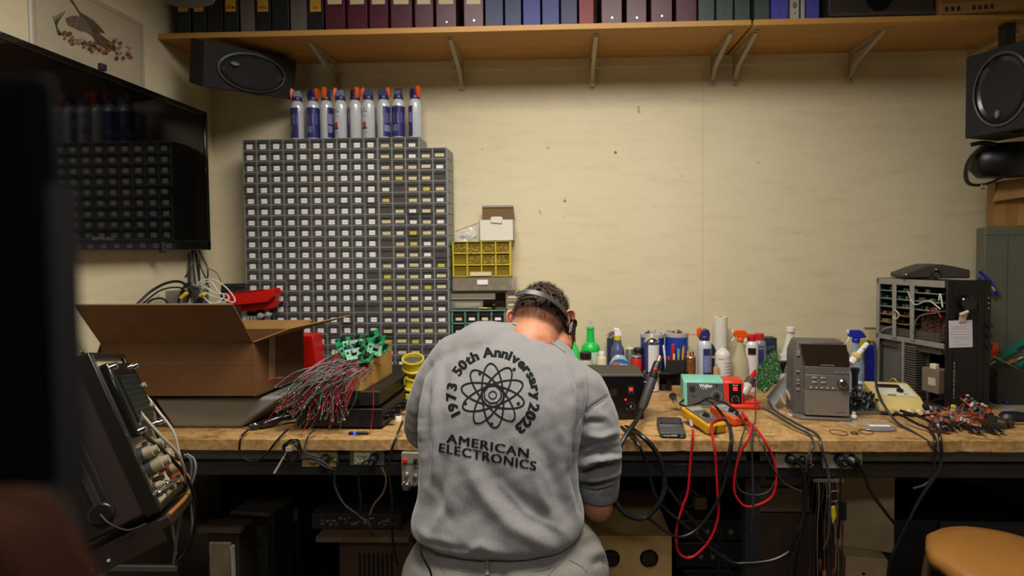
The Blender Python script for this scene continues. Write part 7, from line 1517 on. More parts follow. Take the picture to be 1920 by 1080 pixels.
for k in range(4):
    a_ = math.pi/4+k*math.pi/2; m = MB(); m.tube([(rs*.35*math.cos(a_), rs*.35*math.sin(a_), zs_-.055), (rs*.85*math.cos(a_), rs*.85*math.sin(a_), zs_-.07), (rs*1.0*math.cos(a_), rs*1.0*math.sin(a_), zs_-.14), (rs*1.15*math.cos(a_), rs*1.15*math.sin(a_), 0)], .011, 12, 6); m.build('leg', lm, t)
m = MB(); m.torus((0, 0, .22), rs*1.08, .008, (0, 0, 1), n=40); m.build('foot_ring', lm, t)
# ------------------------------------------------------------------ the man
DG = bpy.context.evaluated_depsgraph_get
def voxelize(mb, vox, smooth=4, fac=.5):
    me = bpy.data.meshes.new('tmp'); me.from_pydata(mb.v, [], mb.f)
    bm = bmesh.new(); bm.from_mesh(me); bmesh.ops.recalc_face_normals(bm, faces=bm.faces); bm.to_mesh(me); bm.free()
    o = bpy.data.objects.new('tmp', me); COL.objects.link(o)
    r = o.modifiers.new('r', 'REMESH'); r.mode = 'VOXEL'; r.voxel_size = vox; r.adaptivity = 0
    if smooth:
        s = o.modifiers.new('s', 'SMOOTH'); s.factor = fac; s.iterations = smooth
    bpy.context.view_layer.update()
    out = bpy.data.meshes.new_from_object(o.evaluated_get(DG()))
    bpy.data.objects.remove(o); bpy.data.meshes.remove(me)
    return out
def arr(me):
    n = len(me.vertices); a = np.empty(n*3, np.float32); me.vertices.foreach_get('co', a); nn = np.empty(n*3, np.float32); me.vertices.foreach_get('normal', nn)
    return a.reshape(-1, 3).astype(float), nn.reshape(-1, 3).astype(float)
def setco(me, a): me.vertices.foreach_set('co', a.astype(np.float32).ravel()); me.update()
Fa, Ra, Ua, Ca = (np.array(v) for v in (_F, _R, _U, CAM))
def projn(a):
    v = a-Ca; z = v@Fa; return np.stack([FPX*(v@Ra)/z+CX, -FPX*(v@Ua)/z+CY], 1)
def limb(m, pts, n=16, sub=4):     # pts: (Vector, radius) chain of overlapping spheres and cones
    for i in range(len(pts)-1):
        (a, ra), (b_, rb) = pts[i], pts[i+1]; a = Vector(a); b_ = Vector(b_); m.cyl(a, b_, ra, rb, n=n)
    for a, r in pts: m.sph(a, r, n, 10)
man = thing('person', 'man seen from behind in grey printed sweatshirt, bending over the workbench with head bowed', 'person', (at(945, 1060, -1.42).x, -1.40, 0))
MO = Vector(man.location)
def finish(me, name, mats, parent, smooth=True):
    for p in me.polygons: p.use_smooth = smooth
    me.name = name; me.materials.clear()
    for m_ in (mats if isinstance(mats, list) else [mats]): me.materials.append(m_)
    a, _ = arr(me); setco(me, a-np.array(MO))
    o = bpy.data.objects.new(name, me); COL.objects.link(o); o.parent = parent
    if parent is not man: pass
    return o

# ---- key points (world)
hip = at(945, 1062, -1.40); 
shR = at(1090, 722, -1.24); elR = at(1120, 966, -1.30); wrR = at(1105, 800, -.90)
shL = at(858, 700, -1.24); elL = at(800, 815, -1.20); wrL = at(855, 800, -.90)
neck = at(1000, 650, -1.20); headc = at(1013, 606, -1.13)

# ---- sweatshirt
rows = [(1000, 812, 1078, -1.415, .128), (980, 774, 1094, -1.41, .150), (955, 777, 1096, -1.40, .152), (915, 788, 1086, -1.385, .146), (860, 790, 1082, -1.37, .142), (800, 786, 1092, -1.345, .142), (745, 790, 1100, -1.32, .142), (705, 800, 1098, -1.29, .135), (668, 822, 1068, -1.26, .122), (640, 850, 1030, -1.23, .105), (620, 885, 1000, -1.21, .08)]
m = MB(); n = 40; vs = []
def sec(r):
    py, xl, xr, y, b_ = r; A_ = at(xl, py, y); B_ = at(xr, py, y); c = (A_+B_)/2; a_ = (B_.x-A_.x)/2; out = []
    for i in range(n):
        t = 2*math.pi*i/n; ct, st = math.cos(t), math.sin(t); e = .82
        out.append((c.x+a_*math.copysign(abs(ct)**e, ct), y+b_*math.copysign(abs(st)**e, st), c.z))
    return out
for r in rows: vs += sec(r)
k = len(rows)
m.add(vs, [(j*n+i, j*n+(i+1) % n, (j+1)*n+(i+1) % n, (j+1)*n+i) for j in range(k-1) for i in range(n)]+[tuple(range(n)), tuple((k-1)*n+i for i in reversed(range(n)))])
limb(m, [(at(905, 668, -1.25), .092), (at(858, 680, -1.25), .078), (at(828, 716, -1.25), .072), (at(806, 765, -1.24), .066), (at(802, 800, -1.20), .066), (at(815, 812, -1.08), .060), (at(830, 812, -1.0), .055)])
limb(m, [(at(960, 668, -1.20), .082), (at(1045, 702, -1.22), .068), (at(1090, 738, -1.24), .073), (at(1108, 790, -1.27), .075), (at(1119, 850, -1.30), .0665), (at(1122, 886, -1.30), .060), (at(1122, 908, -1.29), .0545)])
limb(m, [(at(905, 655, -1.22), .08), (at(985, 650, -1.20), .066), (at(1040, 680, -1.20), .062)])
sw = voxelize(m, .0055, 24, .5)
co, no = arr(sw)
P2 = projn(co)
view = co-Ca; view /= np.linalg.norm(view, axis=1)[:, None]
facing = np.clip(-(no*view).sum(1)*1.6, 0, 1)
def seg_dist(p, a, b_):
    a = np.array(a, float); b_ = np.array(b_, float); d = b_-a; t = np.clip(((p-a)@d)/(d@d), 0, 1); q = a+t[:, None]*d; return np.linalg.norm(p-q, axis=1), t
def fold(pts, wd, amp, taper=True):
    global disp
    if pts[0][0] > 1079 and pts[0][1] > 790: amp *= 2.4
    best = np.full(len(P2), 1e9); tt = np.zeros(len(P2)); N_ = len(pts)-1
    for i in range(N_):
        d, t = seg_dist(P2, pts[i], pts[i+1]); k_ = d < best; best[k_] = d[k_]; tt[k_] = (i+t[k_])/N_
    w_ = np.exp(-(best/wd)**2)
    if taper: w_ *= np.clip(np.sin(np.pi*np.clip(tt*.9+.05, 0, 1)), 0, 1)**.6
    disp += amp*w_*facing
disp = np.zeros(len(co))
# (ridges +, valleys -) traced on the back
for pts, wd, amp in [
    ([(872, 860), (905, 930), (960, 990), (1050, 1030)], 16, .011), ([(905, 870), (960, 935), (1040, 985)], 20, -.010), ([(830, 870), (822, 930), (800, 985)], 14, -.008),
    ([(845, 890), (838, 950), (812, 1000)], 10, .006), ([(1000, 880), (1018, 940), (1055, 1005)], 11, .009), ([(1030, 870), (1050, 930), (1075, 985)], 12, -.008), ([(1055, 880), (1068, 930), (1080, 970)], 8, .006),
    ([(808, 690), (800, 730), (795, 775), (800, 830), (798, 900)], 9, -.013), ([(822, 690), (815, 750), (812, 830), (812, 900)], 9, .007), ([(786, 730), (780, 770), (776, 800)], 8, .006),
    ([(1076, 690), (1090, 730), (1092, 780), (1084, 850), (1078, 900)], 9, -.013), ([(1062, 690), (1075, 745), (1072, 800), (1060, 870)], 10, .007), ([(1143, 742), (1112, 762), (1092, 785)], 3.5, -.006), ([(1100, 700), (1118, 722), (1138, 745)], 12, .005),
    ([(1090, 858), (1120, 845), (1158, 838)], 6, -.009), ([(1088, 874), (1120, 862), (1162, 858)], 5, .009), ([(1082, 850), (1100, 838), (1120, 836)], 3.5, -.006), ([(1125, 852), (1145, 846), (1165, 850)], 3.2, -.006), ([(1110, 868), (1135, 868), (1160, 864)], 3, -.006), ([(1088, 866), (1105, 858), (1122, 853)], 3.2, .005), ([(1086, 892), (1100, 890), (1118, 884)], 3.2, -.006), ([(1130, 890), (1146, 884), (1163, 880)], 3, -.005), ([(1092, 800), (1108, 790), (1130, 792)], 6, -.004), ([(1120, 772), (1136, 782), (1150, 800)], 7, .004), ([(1110, 900), (1135, 902), (1158, 894)], 3, .005), ([(1090, 886), (1125, 878), (1160, 872)], 5, -.009), ([(1090, 898), (1130, 893), (1163, 884)], 5.5, .007), ([(1092, 908), (1125, 906), (1156, 897)], 4.5, -.008),
    ([(1100, 815), (1125, 822), (1155, 812)], 8, .005), ([(1098, 832), (1128, 832), (1155, 822)], 6, -.005), ([(1088, 918), (1120, 924), (1158, 912)], 3.5, -.004),
    ([(766, 775), (778, 785), (792, 785)], 5, -.006), ([(762, 800), (778, 808), (794, 806)], 5, .005), ([(764, 825), (780, 830), (792, 828)], 5, -.006),
    ([(880, 1035), (900, 1022), (930, 1036)], 9, .008), ([(838, 700), (826, 760), (822, 830), (826, 880)], 12, -.004), ([(985, 800), (1020, 850), (1045, 900)], 13, -.004), ([(960, 815), (1000, 870), (1030, 905)], 9, .003), ([(935, 905), (985, 960), (1060, 1000)], 6, .004), ([(1040, 780), (1058, 830), (1066, 880)], 9, .004), ([(812, 900), (830, 950), (850, 985)], 9, -.004), ([(776, 985), (800, 1008), (850, 1020)], 8, .004), ([(800, 1015), (860, 1032), (890, 1035)], 8, -.004), ([(850, 640), (835, 680), (828, 720)], 7, -.004), ([(868, 650), (852, 700), (846, 740)], 9, .004),
    ([(1086, 772), (1078, 830), (1078, 900), (1088, 958)], 4.5, -.018), ([(804, 735), (798, 790), (792, 850)], 4.5, -.016), ([(900, 920), (880, 960), (850, 1000)], 16, -.004), ([(1060, 665), (1078, 690)], 8, -.003)]: fold(pts, wd, amp*1.15)
# fine cloth noise
disp += .0009*np.sin(co[:, 0]*95+np.sin(co[:, 2]*70)*1.5)*np.sin(co[:, 2]*80+co[:, 0]*30)
# hem and cuff draw in
co2 = co+no*disp[:, None]
# collar and sleeve openings: remove geometry is unnecessary; neck and forearm pass through the cloth ends
setco(sw, co2)
swm = bpy.data.materials.new('heather_grey_cotton'); swm.use_nodes = True; nt = swm.node_tree; b = nt.nodes['Principled BSDF']; N = nt.nodes.new; L = nt.links.new
b.inputs['Roughness'].default_value = .9; b.inputs['Sheen Weight'].default_value = .25; tc = N('ShaderNodeTexCoord')
mp = N('ShaderNodeMapping'); mp.inputs['Scale'].default_value = (1, 1, .35); mp.inputs['Rotation'].default_value = (0, .35, 0); L(tc.outputs['Object'], mp.inputs['Vector'])
n1 = N('ShaderNodeTexNoise'); n1.inputs['Scale'].default_value = 420; n1.inputs['Detail'].default_value = 4; L(mp.outputs[0], n1.inputs['Vector']); r1 = N('ShaderNodeValToRGB'); L(n1.outputs['Fac'], r1.inputs['Fac']); e = r1.color_ramp.elements
e[0].position = .3; e[0].color = lin('#6a6867'); e[1].position = .7; e[1].color = lin('#7e7c7a'); L(r1.outputs[0], b.inputs['Base Color'])
bp = N('ShaderNodeBump'); bp.inputs['Strength'].default_value = .25; bp.inputs['Distance'].default_value = .002; L(n1.outputs['Fac'], bp.inputs['Height']); L(bp.outputs[0], b.inputs['Normal'])
bvh = BVHTree.FromPolygons([tuple(v) for v in co2], [tuple(p.vertices) for p in sw.polygons])
sweat = finish(sw, 'sweatshirt', swm, man)
def oncloth(px, py, off=.0012):
    d = ray(px, py).normalized(); h = bvh.ray_cast(CAM, d)
    return (h[0]+h[1]*off*(1 if h[1].dot(d) < 0 else -1)) if h[0] is not None else None
# ribbed cuff, hem and collar
ribm = M('rib_grey', '#84878a', .9, var=.06, vscale=90, bump=.3, bscale=250, stretch=(1, 1, .2))
m = MB(); a_ = at(1122, 898, -1.29); b_ = at(1121, 930, -1.285); ax = (b_-a_); m.tube([a_, a_+ax*.15, a_+ax*.9, a_+ax*1.0], [.0535, .0560, .0535, .0500], 28, 0); cu_me = m.build('cuff', ribm, sweat, angle=60); cu_me.location = -MO
m = MB(); cl = [(946, 604), (962, 608), (985, 617), (1010, 629), (1035, 644), (1058, 660)]
cp_ = [oncloth(x, y, .002) for x, y in cl]; cp_ = [c for c in cp_ if c]
m.tube(cp_, .0045, 8, 5); o = m.build('collar', ribm, sweat); o.location = -MO
# armhole seam
m = MB(); cp_ = [oncloth(x, y, .0006) for x, y in ((1143, 741), (1130, 750), (1112, 763), (1098, 776), (1088, 790), (1082, 815), (1078, 850))]; cp_ = [c for c in cp_ if c]; m.tube(cp_, .0014, 6, 5); o = m.build('seam', ribm, sweat); o.location = -MO

# ---- print on the back
prm = M('print_black', '#0d0e10', .85, spec=.2)
def project_mesh(name, mb2d, cell=4.0):    # mb2d: 2D verts in picture px; cut into small cells, laid on the cloth
    bm = bmesh.new(); vs = [bm.verts.new((x, y, 0)) for x, y, *_ in mb2d[0]]
    for f in mb2d[1]:
        try: bm.faces.new([vs[i] for i in f])
        except ValueError: pass
    xs = [v.co.x for v in bm.verts]; ys = [v.co.y for v in bm.verts]
    for ax, lo, hi in ((0, min(xs), max(xs)), (1, min(ys), max(ys))):
        t = math.ceil(lo/cell)*cell
        while t < hi:
            bmesh.ops.bisect_plane(bm, geom=bm.verts[:]+bm.edges[:]+bm.faces[:], plane_co=(t, 0, 0) if ax == 0 else (0, t, 0), plane_no=(1, 0, 0) if ax == 0 else (0, 1, 0)); t += cell
    for v in bm.verts:
        q = oncloth(v.co.x, v.co.y, .0014); v.co = (q-MO) if q is not None else v.co
    me = bpy.data.meshes.new(name); bm.to_mesh(me); bm.free(); me.materials.append(prm)
    for p in me.polygons: p.use_smooth = True
    o = bpy.data.objects.new(name, me); COL.objects.link(o); o.parent = sweat; return o
LC = (925.0, 741.0)
V, Fc = [], []
def put(vs, fs, xf):
    o = len(V)
    for v in vs: V.append(xf(v[0], v[1]))
    for f in fs: Fc.append(tuple(i+o for i in f))
def glyph_on_circle(ch, th, R_, size, bold=.03):
    vs, fs = text_geo(ch, bold); xs = [v[0] for v in vs]; cx = (min(xs)+max(xs))/2
    def xf(x, y):
        u_ = (x-cx)*size*1.08; v_ = y*size; r = R_+v_; a_ = th
        return (LC[0]+r*math.sin(a_)+u_*math.cos(a_), LC[1]-r*math.cos(a_)+u_*math.sin(a_))
    for d_ in (-.022, 0, .022): put(vs, fs, lambda x, y: xf(x+d_, y))
def arc_text(s, th0, th1, R_, size):
    ws = []
    for c in s:
        if c == ' ': ws.append(.32)
        else:
            vs, fs = text_geo(c, .03); xs = [v[0] for v in vs]; ws.append(max(xs)-min(xs)+.11)
    tot = sum(ws); acc = 0
    for c, w_ in zip(s, ws):
        th = math.radians(th0+(th1-th0)*(acc+w_/2)/tot); acc += w_
        if c != ' ': glyph_on_circle(c, th, R_, size)
arc_text('1973', -120, -72, 70, 25); arc_text('50th Anniversary', -61, 97, 72, 25); arc_text('2023', 101, 146, 70, 27)
project_mesh('anniversary_lettering', (V, Fc))
V, Fc = [], []
def straight(s, x0, y0, x1, y1, h):
    vs, fs = text_geo(s, 0, 0, 1.12); xs = [v[0] for v in vs]; lo, hi = min(xs), max(xs); L_ = math.hypot(x1-x0, y1-y0); c_, s_ = (x1-x0)/L_, (y1-y0)/L_
    def xf(x, y): 
        u_ = (x-lo)/(hi-lo)*L_; v_ = y/.73*h; return (x0+u_*c_+v_*.12*0+v_*s_*.35, y0+u_*s_-v_)
    for d_ in (-1.0, 0, 1.0): put(vs, fs, lambda x, y: (xf(x, y)[0]+d_, xf(x, y)[1]))
straight('AMERICAN', 838, 829, 990, 858, 17); straight('ELECTRONICS', 824, 847, 1004, 882, 17.5)
project_mesh('company_lettering', (V, Fc))
V, Fc = [], []
def ellipse(a_, b_, rot, wl=2.1, n=72, cx=0, cy=0):
    o = len(V)
    for i in range(n):
        t = 2*math.pi*i/n
        for s_ in (-.5, .5):
            x, y = (a_+s_*wl*1.0)*math.cos(t), (b_+s_*wl)*math.sin(t); V.append((LC[0]+cx+x*math.cos(rot)-y*math.sin(rot), LC[1]+cy+x*math.sin(rot)+y*math.cos(rot)))
    for i in range(n): Fc.append((o+2*i, o+2*i+1, o+2*((i+1) % n)+1, o+2*((i+1) % n)))
for k in range(5): ellipse(60, 20, math.radians(-22+36*k), 3.3, cx=-1, cy=1)
def disc(x, y, r, n=12, hole=0, ph=0):
    o = len(V)
    if hole:
        for i in range(n):
            t = 2*math.pi*i/n+ph; V.append((x+r*math.cos(t), y+r*math.sin(t))); V.append((x+hole*math.cos(t), y+hole*math.sin(t)))
        for i in range(n): Fc.append((o+2*i, o+2*i+1, o+2*((i+1) % n)+1, o+2*((i+1) % n)))
    else:
        for i in range(n): V.append((x+r*math.cos(2*math.pi*i/n), y+r*math.sin(2*math.pi*i/n)))
        Fc.append(tuple(range(o, o+n)))
disc(924, 740, 18.5, 8, 15.5, .3); disc(924, 741, 8.2, 20, 6.2)
for x, y in ((900, 701), (964, 693), (972, 757), (922, 795), (873, 757)): disc(x, y, 3.2)
project_mesh('atom_emblem', (V, Fc))

# ---- jeans
m = MB(); jl = [(1100, 764, 1138, -1.42, .16), (1060, 756, 1144, -1.425, .165), (1025, 775, 1130, -1.42, .155), (1000, 800, 1110, -1.40, .135), (985, 815, 1090, -1.40, .12)]
vs = []
for r in jl: vs += sec(r)
k = len(jl); m.add(vs, [(j*n+i, j*n+(i+1) % n, (j+1)*n+(i+1) % n, (j+1)*n+i) for j in range(k-1) for i in range(n)]+[tuple(range(n)), tuple((k-1)*n+i for i in reversed(range(n)))])
hc = at(950, 1080, -1.42)
for s in (-1, 1):
    x = hc.x+s*.115
    limb(m, [(Vector((x, -1.42, hc.z-.03)), .118), (Vector((x+s*.01, -1.41, .62)), .098), (Vector((x+s*.02, -1.42, .46)), .080), (Vector((x+s*.03, -1.43, .25)), .068), (Vector((x+s*.03, -1.43, .09)), .070)])
jm_ = voxelize(m, .010, 8, .5); cj, nj = arr(jm_); P2 = projn(cj); view = cj-Ca; view /= np.linalg.norm(view, axis=1)[:, None]; facing = np.clip(-(nj*view).sum(1)*1.6, 0, 1); disp = np.zeros(len(cj))
for pts, wd, amp in [([(1092, 1020), (1120, 1010), (1140, 1020)], 6, -.006), ([(1100, 1040), (1125, 1035), (1142, 1045)], 7, .005), ([(1110, 1058), (1130, 1050), (1142, 1060)], 5, -.006), ([(760, 1040), (785, 1052), (800, 1075)], 7, -.006), ([(765, 1010), (790, 1030)], 6, .005), ([(945, 1060), (945, 1100)], 9, -.008)]: fold(pts, wd, amp)
cj = cj+nj*disp[:, None]; setco(jm_, cj); bvj = BVHTree.FromPolygons([tuple(v) for v in cj], [tuple(p.vertices) for p in jm_.polygons])
jeanm = M('faded_jeans', '#706b64', .9, var=.12, vscale=18, bump=.15, bscale=300)
jeans = finish(jm_, 'jeans', jeanm, man)
def onj(px, py, off=.001):
    d = ray(px, py).normalized(); h = bvj.ray_cast(CAM, d); return (h[0]+h[1]*off*(1 if h[1].dot(d) < 0 else -1)) if h[0] is not None else None
def jline(name, pts, r, mat):
    q = [onj(x, y, r*.6) for x, y in pts]; q = [c for c in q if c]
    if len(q) > 1: m = MB(); m.tube(q, r, 6, 4); o = m.build(name, mat, jeans); o.location = -MO
st = M('seam_thread', '#77706a', .9)
jline('pocket_seam', [(805, 1047), (830, 1068), (842, 1090)], .0013, st); jline('pocket_seam', [(1062, 1040), (1050, 1055), (1030, 1075), (1020, 1090)], .0013, st)
jline('pocket_seam', [(1068, 1050), (1090, 1062), (1100, 1072)], .0013, st); jline('pocket_seam', [(770, 1040), (785, 1035), (795, 1033)], .0011, st)
jline('belt_loop', [(914, 1052), (914, 1066), (914, 1082)], .006, M('faded_jeans')); jline('waistband_seam', [(830, 1062), (880, 1072), (945, 1076), (1010, 1070), (1050, 1058)], .0014, st)
m = MB(); cp_ = [at(790, 1022, -1.575), at(790, 1038, -1.59), at(797, 1052, -1.60), at(808, 1075, -1.605), at(812, 1110, -1.60)]; o = MB().tube(cp_, .0022, 6, 5).build('lanyard', M('cord_black', '#0c0c0d', .9, spec=.1), man); o.location = -MO
# shoes
for s in (-1, 1):
    x = hc.x+s*.145; m = MB(); m.sph((x, -1.43, .055), (.052, .07, .055)); m.sph((x+s*.01, -1.33, .045), (.05, .10, .042)); m.bc((x, -1.38, .015), (.10, .28, .028)); me = voxelize(m, .008, 6); a_, _ = arr(me); a_[:, 2] = np.maximum(a_[:, 2], .001); setco(me, a_); finish(me, 'shoe', M('shoe_leather', '#2a2420', .5), man)

# ---- body (head, neck, torso, arms, hands) as one skin surface
sk_c = '#c08767'
skin = bpy.data.materials.new('skin'); skin.use_nodes = True; nt = skin.node_tree; b = nt.nodes['Principled BSDF']; N = nt.nodes.new; L = nt.links.new; tc = N('ShaderNodeTexCoord')
b.inputs['Roughness'].default_value = .5; b.inputs['Specular IOR Level'].default_value = .25; b.inputs['Subsurface Weight'].default_value = .04; b.inputs['Subsurface Radius'].default_value = (.02, .008, .004); b.inputs['Subsurface Scale'].default_value = .4
n1 = N('ShaderNodeTexNoise'); n1.inputs['Scale'].default_value = 22; n1.inputs['Detail'].default_value = 5; L(tc.outputs['Object'], n1.inputs['Vector']); r1 = N('ShaderNodeValToRGB'); L(n1.outputs['Fac'], r1.inputs['Fac']); e = r1.color_ramp.elements
e[0].position = .3; e[0].color = lin('#a5684c'); e[1].position = .7; e[1].color = lin('#b67f60'); L(r1.outputs[0], b.inputs['Base Color'])
n2 = N('ShaderNodeTexNoise'); n2.inputs['Scale'].default_value = 260; L(tc.outputs['Object'], n2.inputs['Vector']); bp = N('ShaderNodeBump'); bp.inputs['Strength'].default_value = .12; bp.inputs['Distance'].default_value = .001; L(n2.outputs['Fac'], bp.inputs['Height']); L(bp.outputs[0], b.inputs['Normal'])
# head frame: bowed forward and turned slightly right
HR = Euler((math.radians(-38), math.radians(9), math.radians(-14)), 'XYZ').to_matrix()     # local: x right, y forward (away from camera), z up
def H_(x, y, z): return headc+HR@Vector((x, y, z))
m = MB()
m.sph(H_(0, -.008, .018), (.077, .097, .092), 28, 18, HR); m.sph(H_(0, .045, -.015), (.062, .062, .085), 24, 14, HR)    # cranium, face
m.sph(H_(0, .070, -.085), (.034, .032, .026), 16, 10, HR); m.sph(H_(0, .02, -.07), (.056, .06, .045), 18, 12, HR)       # chin, jaw
m.sph(H_(0, .093, .022), (.05, .018, .014), 14, 8, HR)                                                              # brow
m.sph(H_(0, .112, -.012), (.010, .012, .024), 12, 8, HR); m.sph(H_(0, .122, -.030), (.016, .013, .010), 12, 8, HR)      # nose
m.sph(H_(0, .105, -.056), (.024, .010, .005), 12, 6, HR); m.sph(H_(0, .104, -.066), (.022, .010, .006), 12, 6, HR)      # lips
for s in (-1, 1): m.sph(H_(s*.045, .078, -.022), (.022, .02, .018), 12, 8, HR)
nb = at(985, 668, -1.22)
limb(m, [(at(1003, 560+54, -1.14), .070), (at(1000, 634, -1.18), .072), (at(992, 655, -1.215), .078), (at(975, 700, -1.26), .085)], 22)
limb(m, [(at(1052, 622, -1.13), .030), (at(1050, 650, -1.17), .036)], 14)
limb(m, [(at(975, 700, -1.26), .085), (at(950, 800, -1.35), .10), (at(945, 950, -1.38), .10), (at(945, 1060, -1.40), .10)])
def arm(sh, el, wr, s, hand_d):
    limb(m, [(at(960, 720, -1.28), .07), (sh, .048), (sh.lerp(el, .5), .045), (el+Vector((0, .01, .02)), .042), (el+(wr-el)*.15, .0455), (el.lerp(wr, .45), .040), (wr, .027)], 18)
    # hand: palm and five fingers curled down toward the work
    d = hand_d.normalized(); side = Vector((0, 0, 1)).cross(d).normalized()*s; upv = d.cross(side)*s
    if upv.z < 0: upv = -upv
    pc = wr+d*.05; Rm = Matrix((side, d, upv)).transposed(); m.sph(pc, (.040, .052, .016), 16, 10, Rm); m.sph(wr+d*.012, (.027, .03, .02), 12, 8, Rm)
    for k, (off, ln, r) in enumerate(((-.030, .072, .0085), (-.010, .082, .009), (.011, .077, .0088), (.031, .060, .0078))):
        b0 = pc+side*off+d*.040; b1 = b0+d*ln*.42-upv*.006; b2 = b1+(d*.7-upv*.75).normalized()*ln*.32; b3 = b2+(d*.25-upv).normalized()*ln*.26
        limb(m, [(b0, r*1.1), (b1, r), (b2, r*.92), (b3, r*.8)], 10)
    t0 = wr+side*-.026+d*.02; t1 = t0-side*.024+d*.028-upv*.006; t2 = t1+d*.03-side*.004-upv*.012; limb(m, [(t0, .014), (t1, .0115), (t2, .0088)], 10)
arm(shR, elR, wrR, 1, Vector((-.35, .9, -.05))); arm(shL, elL, wrL, -1, Vector((.5, .8, -.05)))
bd = voxelize(m, .0042, 5, .5)
body = finish(bd, 'body', skin, man)
skin_p = man
def ear(px, py, y, tilt, s, sc_=1.0, face=1.0):
    c = at(px, py, y); m = MB(); x_ = Vector((face, .55, 0)).normalized(); z_ = Vector((tilt, 0, 1)).normalized()
    pts = [(0, -.030), (.009, -.024), (.014, -.008), (.017, .010), (.013, .026), (.002, .031), (-.007, .026)]
    P = [c+(x_*a_*s+z_*b2)*sc_ for a_, b2 in pts]; m.tube(P, [.004, .0048, .0048, .0046, .0046, .0046, .004], 10, 5)
    P2_ = [c+(x_*a_*s*.62+z_*b2*.72)*sc_+Vector((0, .004, 0)) for a_, b2 in pts]; m.tube(P2_, .0055, 8, 4); m.sph(c+z_*-.027*sc_+x_*.003*s*sc_, (.006, .006, .008), 10, 8)
    m.sph(c+x_*.002*s, (.008*sc_, .007, .024*sc_), 12, 8)
    o = m.build('ear', M('ear_skin', '#c2795f', .5), body, angle=80); o.location = -MO; return o
ear(1062, 605, -1.155, .22, 1, 1.15); ear(958, 599, -1.14, .05, -1, .78)
for s in (-1, 1):
    m = MB(); m.sph(H_(s*.031, .090, .004), .0125, 14, 10); e_ = m.build('eye', M('eye_white', '#d8d2c8', .2), body); e_.location = -MO; m = MB(); m.sph(H_(s*.031, .0985, .002), (.006, .006, .006), 12, 8); q = m.build('iris', M('iris_brown', '#3a2a1c', .2), e_)
# ---- hair: cap plus short strands
hairm = M('hair_brown', '#3a2d24', .75)
m = MB(); rnd = random.Random(17); R0 = Vector((.078, .098, .093)); cen = Vector((0, -.008, .018))
nu, nv = 40, 22; vs = []; fs = []
def hp_(th, ph, k=1.0): return Vector((R0.x*k*math.sin(ph)*math.cos(th), R0.y*k*math.sin(ph)*math.sin(th), R0.z*k*math.cos(ph)))+cen
def inhair(l, cap_=False):
    # l local point: covers back and sides down to nape, thin on the crown front
    if l.z < -.026+.35*max(0, l.y): return False
    if cap_ and l.z < -.002: return False
    if l.y > .045 and l.z < .05: return False
    if l.y > .062: return False
    if abs(l.x) > .066 and l.z < -.02 and l.y > -.02: return False
    return True
def bald(l):   # thinning crown seen as a pale strip on top
    return (l.z > .082 and l.y > -.060)
for j in range(nv):
    for i in range(nu):
        q = [hp_(2*math.pi*(i+a_)/nu, math.pi*(j+c_)/nv*.92, 1.012) for a_, c_ in ((0, 0), (0, 1), (1, 1), (1, 0))]
        cc_ = sum(q, Vector())/4
        if inhair(cc_, True) and not bald(cc_):
            o = len(vs); vs += [headc+HR@x for x in q]; fs.append((o, o+1, o+2, o+3))
m.add(vs, fs)
cap = m.build('hair', M('hair_under', '#4b392d', .95, spec=.1), man); cap.location = -MO
bmh = bmesh.new(); bmh.from_mesh(cap.data); bmesh.ops.remove_doubles(bmh, verts=bmh.verts, dist=.0006); bmh.to_mesh(cap.data); bmh.free()
cap['kind'] = 'stuff' if False else 'thing'; del cap['kind']
m = MB()
for k in range(9000):
    th = rnd.uniform(0, 6.283); ph = math.acos(rnd.uniform(-.75, 1)); l = hp_(th, ph, 1.0); nrm_ = Vector((l.x/R0.x**2, l.y/R0.y**2, (l.z-.018)/R0.z**2)).normalized()
    if not inhair(l): continue
    if bald(l) and rnd.random() < .8: continue
    low = l.z < .0
    ln = rnd.uniform(.007, .012) if low else rnd.uniform(.008, .015)
    if low and rnd.random() < .35: continue
    d = (nrm_*(.55 if not low else .35)+Vector((rnd.uniform(-.35, .35), -.10, -.55+rnd.uniform(-.3, .3)+(.9 if l.z > .07 else 0)))).normalized()
    a_ = headc+HR@(l*1.0); b2 = headc+HR@(l+d*ln); sd = (HR@d).cross(Vector((rnd.random()-.5, rnd.random()-.5, rnd.random()-.5))).normalized()*.0006
    m.add([a_+sd, a_-sd, b2], [(0, 1, 2)])
st_ = m.build('hair_strands', [hairm], cap, smooth=False); 
# ---- magnifier headband
m = MB(); bp_ = [(968, 552, -1.205), (985, 547, -1.222), (1005, 549, -1.228), (1025, 556, -1.222), (1045, 569, -1.205), (1060, 586, -1.18), (1066, 600, -1.15)]
P = [at(*q) for q in bp_]; 
vs = []; w_ = .0085
for i, p in enumerate(P):
    nb_ = (p-headc).normalized(); dd = (P[min(i+1, len(P)-1)]-P[max(i-1, 0)]).normalized(); up2 = nb_.cross(dd).normalized(); 
    if up2.z < 0: up2 = -up2
    vs += [p+up2*w_-nb_*.001, p-up2*w_-nb_*.001, p-up2*w_+nb_*.002, p+up2*w_+nb_*.002]
m.add(vs, [(4*i+a_, 4*i+(a_+1) % 4, 4*i+4+(a_+1) % 4, 4*i+4+a_) for i in range(len(P)-1) for a_ in range(4)]+[(0, 1, 2, 3)])
band = m.build('headband', M('band_grey', '#3c3d3f', .42), man, bevel=.0008); band.location = -MO
